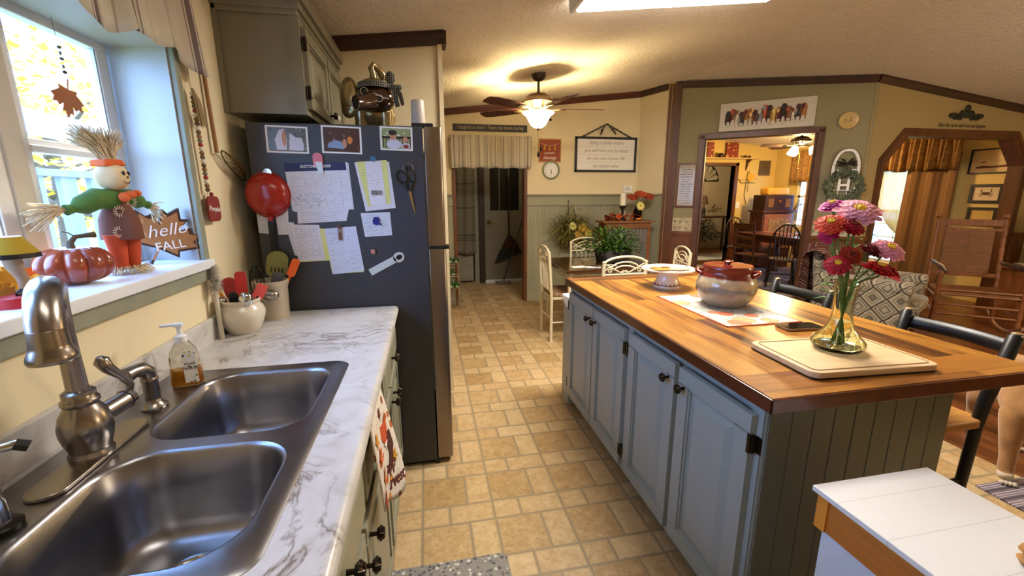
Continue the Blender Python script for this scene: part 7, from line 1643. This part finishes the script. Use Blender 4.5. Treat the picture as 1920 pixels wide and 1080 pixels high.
# wall things of the dining room
FD = frame((0, YD, 0), (1, 0, 0))
t = thing('door_shelf', 'pale wooden shelf on brackets over the far dining doorway', 'shelf', (6.0, YD-.1, 2.1)); mb = MB(); mb.box(5.42, 6.72, YD-.17, YD, 2.145, 2.17); part('board', mb, M_('shelf_cream', 'c0a06a', .5), t, bevel=.003)
for x in (5.5, 6.55): mb = MB(frame((x, YD, 0), (0, -1, 0))); mb.prism([(0, 2.145), (.15, 2.145), (.13, 2.12), (.06, 2.08), (.03, 1.98), (0, 1.93)], -.012, .012); part('bracket', mb, M_('bracket_wood', '4a2a16', .5), t)
RO = blotch_mat('rooster_print', '7a2c1c', ['c8702c', 'a03a22', 'e0a050'], 24, .6, .4)
for x0, x1, h, l in ((5.60, 5.74, .30, 'left of the two orange painted tiles on the door shelf'), (6.02, 6.30, .30, 'right wider orange painted tile on the door shelf')):
    t = thing('painted_tile', l, 'tile', ((x0+x1)/2, YD-.06, 2.17)); mb = MB(); mb.box(x0, x1, YD-.05, YD-.03, 2.17, 2.17+h); part('tile', mb, RO, t)
for x, r, c, l in ((5.86, .055, '2a1a12', 'dark crock in the middle of the door shelf'), (5.99, .035, 'b5864a', 'tan pot next to the wider tile on the door shelf'), (6.42, .03, '1a1210', 'small black ornament on the door shelf, near its right end'), (6.52, .028, '1c1412', 'little black figure at the right end of the door shelf')):
    t = thing('shelf_pot', l, 'pot', (x, YD-.1, 2.17)); mb = MB(); mb.lathe([(0, 0), (r*.8, 0), (r, r*.6), (r*.85, r*1.3), (r*.6, r*1.6), (0, r*1.6)], (x, YD-.11, 2.17), 18); part('body', mb, M_('pot_'+c, c, .4), t, smooth=True)
t = thing('word_plaque', 'grey printed plaque on the yellow dining wall', 'sign', (6.98, YD-.01, 1.85)); mb = MB(FD); mb.box(6.86, 7.13, 1.83, 2.13, 0, .015); bd = part('board', mb, M_('plaque_grey', '5f4c34', .6), t); mb = MB(FD)
for i in range(7): mb.box(6.89+rnd.random()*.02, 7.10-rnd.random()*.03, 1.90+.03*i, 1.907+.03*i, .015, .016)
part('lines', mb, M_('plaque_ink', '2c2114', .7), bd)
t = thing('metal_cross', 'wire cross with a sunflower on the yellow dining wall', 'cross', (6.62, YD-.01, 1.25)); mb = MB(FD); mb.tube([(6.60, 1.92, .015), (6.57, 1.42, .015), (6.64, 1.24, .015)], .007, 6); mb.tube([(6.40, 1.76, .015), (6.46, 1.68, .015), (6.80, 1.68, .015)], .007, 6); mb.tube([(6.64, 1.92, .015), (6.64, 1.5, .015)], .005, 6); mb.tube([(6.42, 1.73, .015), (6.84, 1.76, .015)], .004, 6); part('wires', mb, M_('wire_green', '4c4a22', .5), t); mb = MB()
for k in range(14): petal(mb, (6.66, YD-.05, 1.79), (-.2, -1, .1), 2*PI*k/14, .01, .075, .03, .1)
part('sunflower', mb, M_('wall_sunflower', 'dc9a12', .6), t)
t = thing('light_switch', 'cream double switch plate by the far dining doorway', 'switch', (6.42, YD, 1.2)); mb = MB(FD); mb.box(6.40, 6.49, 1.16, 1.29, 0, .008); part('plate', mb, WHITE, t, bevel=.002); mb = MB(FD); mb.box(6.425, 6.435, 1.21, 1.235, .008, .016); mb.box(6.455, 6.465, 1.21, 1.235, .008, .016); part('toggles', mb, PAPG, t)
# far room
t = thing('stained_fan', 'fan shaped mirror panels with dark edges on the far room wall', 'ornament', (7.1, 10.4, 1.7)); FF = frame((0, 10.5, 0), (1, 0, 0)); cxf, czf = 7.30, 1.80
for k in range(7):
    a0 = math.radians(4+k*25); a1 = a0+math.radians(21); R_ = .36; mb = MB(FF); mb.prism([(cxf+.06*math.cos(a0), czf+.06*math.sin(a0)), (cxf+R_*math.cos(a0), czf+R_*math.sin(a0)*1.05), (cxf+(R_+.05)*math.cos((a0+a1)/2), czf+(R_+.05)*math.sin((a0+a1)/2)), (cxf+R_*math.cos(a1), czf+R_*math.sin(a1)*1.05), (cxf+.06*math.cos(a1), czf+.06*math.sin(a1))], .01, .02); part('panel', mb, M_('fan_glass', 'a39a80', .25), t)
mb = MB(FF); mb.prism([(cxf+.43*math.cos(PI*k/20), czf-.02+.46*math.sin(PI*k/20)) for k in range(21)], 0, .01); part('backing', mb, BLACK, t)
ct2 = thing('console_table', 'dark console table in the far room', 'table', (7.25, 9.9, 0)); mb = MB(); mb.box(6.75, 7.75, 9.75, 10.15, .86, .90); part('top', mb, DKWOOD, ct2)
for x in (6.8, 7.7):
    for y in (9.8, 10.1): mb = MB(); mb.box(x-.02, x+.02, y-.02, y+.02, 0, .86); part('leg', mb, DKWOOD, ct2)
mb = MB(); mb.box(6.8, 7.7, 9.8, 10.1, .45, .47); part('shelf', mb, DKWOOD, ct2)
t = thing('table_lamp', 'table lamp with dark shade on the far console', 'lamp', (6.98, 9.95, .9)); mb = MB(); mb.lathe([(0, 0), (.07, 0), (.04, .03), (.05, .14), (.03, .2), (.01, .24), (.01, .34), (0, .34)], (6.98, 9.95, .9), 18); part('base', mb, BLACK, t, smooth=True); mb = MB(); mb.lathe([(.05, .52), (.10, .30), (.102, .30), (.052, .52)], (6.98, 9.95, .9), 24); part('shade', mb, fabric(M_('shade_dark', '5a4630', .8), .3), t, smooth=True)
foliage('dried_bouquet', 'dried brown bouquet next to the lamp in the far room', 'plant', (7.3, 9.95, 1.0), .16, 120, .07, .03, [M_('dried_a', '7a6a4c', .8), M_('dried_b', '5a4a34', .8)], stems=6)
foliage('dark_foliage_plant', 'dark speckled leafy plant on the floor of the far room', 'plant', (6.55, 9.3, .35), .42, 500, .10, .05, [M_('dark_leaf', '20241a', .6, var=.3), M_('dark_leaf2', '4a4a3a', .6, var=.3)], stems=12, squash=(.9, .9, 1.2))
mb = MB(); mb.box(5.9, 7.3, 8.5, 9.4, .001, .012); solo('far_rug', mb, M_('far_rug', 'a7a9b0', .9, var=.2), 'pale patterned rug on the floor beyond the far dining doorway', 'rug')
mb = MB(); mb.box(5.05, 7.2, 5.0, 7.9, .001, .010); solo('dining_rug', mb, blotch_mat('dining_rug_print', '6e6a72', ['8a8890', '5a5058', '9a98a0', '6e6a72'], 7, .9, .45, '3c3640'), 'grey blue patterned rug under the dining table', 'rug')
t = thing('dining_curtain', 'tan side curtain at the dining window', 'curtain', (7.15, 7.1, 0)); mb = MB(); mb.grid(lambda u, v: (7.17-.03*math.sin(u*22), 6.72+.42*u, 2.05-1.95*v), 40, 4); part('cloth', mb, M_('tan_curtain', '8a6232', .8, var=.1), t, smooth=True, solid=.004)
t = thing('dining_valance', 'tan patterned valance at the dining window', 'curtain', (7.1, 7.1, 1.7)); mb = MB(); mb.grid(lambda u, v: (7.10-.03*math.sin(u*40), 6.66+.80*u, 2.25-.58*v), 60, 5); part('cloth', mb, GOLDV, t, smooth=True, solid=.003)
# dining fan with three glass shades
dfc = (6.05, 6.25, cz(6.05)); df, dz = fan('dining_fan', 'five blade ceiling fan with three glowing tulip shades in the dining room', dfc, .62, 5, 1, 20, 1, BRONZE, M_('dining_blade', '3a2416', .6), .22)
for k in range(3):
    a = math.radians(200+120*k); x, y = dfc[0]+.15*math.cos(a), dfc[1]+.15*math.sin(a); mb = MB(); T = Matrix.Rotation(a, 4, 'Z') @ RY(-28); mb.lathe([(.02, 0), (.045, -.02), (.06, -.06), (.075, -.11), (.07, -.115), (0, -.10)], (x, y, dz-.085), 20, T=T); part('glass_shade', mb, bowl_glow('tulip_%d' % k, 'ffdd9a', 9), df, smooth=True)
    mb = MB(); mb.tube([(dfc[0], dfc[1], dz-.07), (x, y, dz-.08)], .01, 6); part('lamp_arm', mb, BRONZE, df)
mb = MB(); mb.cyl((dfc[0], dfc[1], dz-.08), (dfc[0], dfc[1], dz-.42), .0015, None, 5); mb.ball((dfc[0], dfc[1], dz-.43), .012, n=8); part('pull_chain', mb, M_('chain_brass', 'b08a3a', .4, .8), df)
# ---------------------------------------------------------------- the dog
def dog():
    t = thing('dog', 'tan short haired dog with white paws standing on the floor right of the island', 'dog', (3.08, 1.55, 0))
    V = [((3.12, 1.58, .45), .125), ((3.03, 1.48, .45), .135), ((2.93, 1.38, .45), .135), ((3.21, 1.67, .46), .115), ((2.86, 1.30, .52), .095), ((2.79, 1.22, .60), .075), ((2.72, 1.15, .66), .082), ((2.64, 1.07, .62), .048), ((2.595, 1.03, .605), .034),
         ((3.30, 1.76, .47), .05), ((3.40, 1.84, .42), .022), ((3.48, 1.90, .36), .014), ((3.53, 1.94, .33), .008),
         # front near leg (its right side), far-side front leg
         ((2.865, 1.445, .36), .075), ((2.860, 1.43, .25), .046), ((2.862, 1.42, .13), .034), ((2.858, 1.415, .045), .033), ((2.835, 1.39, .022), .034),
         ((3.01, 1.305, .36), .070), ((3.02, 1.29, .24), .044), ((3.01, 1.28, .12), .034), ((3.01, 1.27, .04), .033), ((2.985, 1.25, .022), .034),
         # hind legs
         ((3.20, 1.745, .38), .085), ((3.19, 1.77, .27), .058), ((3.31, 1.85, .15), .032), ((3.305, 1.845, .06), .028), ((3.275, 1.82, .02), .031),
         ((3.30, 1.63, .38), .080), ((3.26, 1.60, .26), .058), ((3.34, 1.66, .14), .032), ((3.325, 1.64, .05), .028), ((3.295, 1.61, .02), .031)]
    Ed = [(0, 1), (1, 2), (0, 3), (2, 4), (4, 5), (5, 6), (6, 7), (7, 8), (3, 9), (9, 10), (10, 11), (11, 12), (2, 13), (13, 14), (14, 15), (15, 16), (16, 17), (2, 18), (18, 19), (19, 20), (20, 21), (21, 22), (3, 23), (23, 24), (24, 25), (25, 26), (26, 27), (3, 28), (28, 29), (29, 30), (30, 31), (31, 32)]
    L = Vector((3.08, 1.55, 0)); me = bpy.data.meshes.new('dog_body'); me.from_pydata([Vector(p)-L for p, r in V], Ed, []); o = bpy.data.objects.new('body', me); C.objects.link(o)
    m = o.modifiers.new('skin', 'SKIN'); m.use_smooth_shade = True; m.branch_smoothing = .6
    bpy.context.view_layer.update()
    sv = me.skin_vertices[0].data
    for i, (p, r) in enumerate(V): sv[i].radius = (r, r); sv[i].use_root = (i == 0)
    s = o.modifiers.new('sub', 'SUBSURF'); s.levels = 2; s.render_levels = 2
    bpy.context.view_layer.update()
    ev = bpy.data.meshes.new_from_object(o.evaluated_get(bpy.context.evaluated_depsgraph_get())); bpy.data.objects.remove(o)
    o = bpy.data.objects.new('body', ev); C.objects.link(o); o.parent = t; ev.shade_smooth(); ev.materials.clear()
    mt, nt, b = newmat('dog_fur'); tc = nt.nodes.new('ShaderNodeTexCoord'); sp = nt.nodes.new('ShaderNodeSeparateXYZ'); nt.links.new(tc.outputs['Object'], sp.inputs[0])
    n_ = E(nt, noisen(nt, coords(nt), 9, 5)); z = E(nt, sp.outputs[2])+(n_-.5)*.05
    fur = ramp(nt, n_.k, [(.3, '8d6338'), (.6, 'b0834f'), (.8, 'c19a68')]); nt.links.new(mix(nt, z.lt(.055), fur, 'cdbfa8'), b.inputs['Base Color']); b.inputs['Roughness'].default_value = .97; b.inputs['Sheen Weight'].default_value = .3
    bump(nt, b, noisen(nt, coords(nt), 160, 3), .3, .002); ev.materials.append(mt)
    d = Vector((-.7, -.7, 0)).normalized(); sd = Vector((.7, -.7, 0))
    for q in (17, 22, 27, 32):
        c = Vector(V[q][0]); mb = MB()
        for k in (-1.5, -.5, .5, 1.5): mb.ball(c+d*.026+sd*k*.015-Vector((0, 0, .004)), .0115, (1, 1, 1.1), 10); 
        part('toe', mb, M_('toe_white', 'cfc3b0', .8), t, smooth=True, kind=None)
        mb = MB()
        for k in (-1.5, -.5, .5, 1.5): mb.tube([c+d*.034+sd*k*.015-Vector((0, 0, .006)), c+d*.044+sd*k*.015-Vector((0, 0, .016))], [.004, .0015], 5)
        part('claw', mb, INK, t)
    for s in (-1, 1):
        c = Vector((2.735, 1.165, .71))+sd*s*.055; mb = MB(); mb.tube([c, c+sd*s*.03+Vector((0, 0, .005)), c+sd*s*.045-Vector((0, 0, .06))], [.02, .03, .008], 8, flat=.3); part('ear', mb, mt, t, smooth=True)
        mb = MB(); mb.ball(Vector((2.665, 1.095, .665))+sd*s*.034, .011, n=8); part('eye', mb, BLACK, t, smooth=True)
    mb = MB(); mb.ball((2.572, 1.007, .612), .017, n=10); part('nose', mb, BLACK, t, smooth=True)
dog()
# ---------------------------------------------------------------- outdoors
mb = MB(); mb.box(-40, -1.3, -20, 40, -.9, -.8); mb.box(7.6, 40, -20, 40, -.9, -.8); struct('ground', mb, M_('lawn', '5a6a2c', .95, var=.3, scale=1.5))
t = thing('porch_railing', 'white porch beam with grey upright boards seen through the kitchen window', 'railing', (-2.7, 3.6, -.8)); GREYB = M_('weathered_board', '777a80', .8, var=.15, stretch=(1, 1, .3))
mb = MB(); mb.box(-2.75, -2.60, 2.6, 9.0, 1.88, 2.03); part('beam', mb, WHITEP, t)
y = 2.7
while y < 8.0: mb = MB(); mb.box(-2.72, -2.68, y, y+.15, -.8, 1.64); part('board', mb, GREYB, t); y += .30
mb = MB(); mb.box(-2.74, -2.66, 2.6, 9, 1.60, 1.65); part('rail', mb, GREYB, t)
LV = [fabric(M_('autumn_leaf_%s' % c, c, .6, var=.2), .5) for c in ('d9b324', 'b9b53a', 'e6cf5a')]
def tree(label, x, y, h, R):
    t = thing('tree', label, 'tree', (x, y, -.8), group='yellow autumn trees outside the kitchen window'); mb = MB(); mb.tube([(x, y, -.8), (x+.1, y, h*.4), (x, y+.1, h*.75)], [.16, .12, .05], 10)
    for k in range(7): a = k*2.4; mb.tube([(x, y, h*(.3+.06*k)), (x+R*.7*math.cos(a), y+R*.7*math.sin(a), h*(.45+.07*k))], [.06, .015], 6)
    part('trunk', mb, M_('bark', '5a4a3a', .9, var=.2), t, smooth=True); ms = [MB() for _ in LV]
    for i in range(2600):
        d = Vector((rnd.gauss(0, 1), rnd.gauss(0, 1), rnd.gauss(0, 1))).normalized()*R*rnd.random()**.4; p = Vector((x, y, h*.68))+Vector((d.x, d.y, d.z*1.1)); ms[i % 3].leaf(p, (rnd.gauss(0, 1), rnd.gauss(0, 1), rnd.gauss(0, .6)), .13, .11)
    for m_, c in zip(ms, LV): part('leaves', m_, c, t, kind='stuff')
for i, (x, y, h, R, l) in enumerate(((-5.6, 8.0, 3.4, 1.9, 'yellow tree nearest the porch behind the upper window pane'), (-8.0, 10.6, 3.6, 2.2, 'yellow tree behind the nearest one, to its left'), (-5.4, 11.6, 3.4, 1.8, 'yellow tree farthest right beyond the railing'))): tree(l, x, y, h, R)
# ---------------------------------------------------------------- light, sky, camera
def area(name, loc, size, power, col, rot=(0, 0, 0), sy=None):
    l = bpy.data.lights.new(name, 'AREA'); l.energy = power; l.color = col; l.shape = 'RECTANGLE'; l.size = size; l.size_y = sy or size
    o = bpy.data.objects.new(name, l); o.location = loc; o.rotation_euler = rot; C.objects.link(o); return o
def point(name, loc, power, col, r=.04):
    l = bpy.data.lights.new(name, 'POINT'); l.energy = power; l.color = col; l.shadow_soft_size = r
    o = bpy.data.objects.new(name, l); o.location = loc; C.objects.link(o); return o
sun = bpy.data.lights.new('sun', 'SUN'); sun.energy = 16; sun.angle = .01; sun.color = (1, .93, .80)
so = bpy.data.objects.new('sun', sun); so.rotation_euler = Vector((.22, -.50, -.85)).to_track_quat('-Z', 'Y').to_euler(); C.objects.link(so)
w = bpy.data.worlds.new('World'); bpy.context.scene.world = w; w.use_nodes = True
bg = w.node_tree.nodes['Background']; bg.inputs[0].default_value = (.24, .46, 1, 1); bg.inputs[1].default_value = 17

cam = bpy.data.cameras.new('camera'); cam.sensor_width = 36; cam.lens = 36*800.22/1920; cam.clip_start = .02; cam.clip_end = 200
co = bpy.data.objects.new('camera', cam); C.objects.link(co)
yaw, pitch, roll = .1948331, .2143565, -.00417414
f0 = Vector((math.sin(yaw), math.cos(yaw), 0)); r0 = Vector((math.cos(yaw), -math.sin(yaw), 0)); u0 = Vector((0, 0, 1))
f = f0*math.cos(pitch)-u0*math.sin(pitch); u = u0*math.cos(pitch)+f0*math.sin(pitch)
r = r0*math.cos(roll)+u*math.sin(roll); u = u*math.cos(roll)-r0*math.sin(roll)
M = Matrix(((r.x, u.x, -f.x, 0), (r.y, u.y, -f.y, 0), (r.z, u.z, -f.z, 1.45), (0, 0, 0, 1)))
co.matrix_world = M
S = bpy.context.scene; S.camera = co
S.view_settings.view_transform = 'Standard'; S.view_settings.look = 'None'; S.view_settings.gamma = 1; S.view_settings.use_curve_mapping = False
S.view_settings.exposure = 0.5
area('ceiling_fixture_lamp', (1.52, 2.37, cz(1.52)-.085), 1.2, 62, (1, .93, .84), (0, -math.atan(.1155), 0), .5)
area('sink_fixture_lamp', (-.1, .45, cz(-.1)-.06), .8, 5, (1, .93, .84), (0, 0, 0), .4)
point('fan_lamp', (fx, fy, fz-.14), 150, (1, .76, .38), .06)
point('dining_lamp', (dfc[0], dfc[1], dz-.26), 110, (1, .68, .30), .08)
point('living_fill', (5.2, .8, 1.75), 75, (1, .80, .56), .12)  # fill light added out of view to lift the ceiling, no fixture here
point('far_room_fill', (6.3, 9.3, 2.2), 45, (1, .8, .5), .05)  # unseen light added to brighten the far room; its table lamp stays unlit
point('hall_lamp', (1.1, 6.3, 2.2), 5, (1, .85, .6), .08)
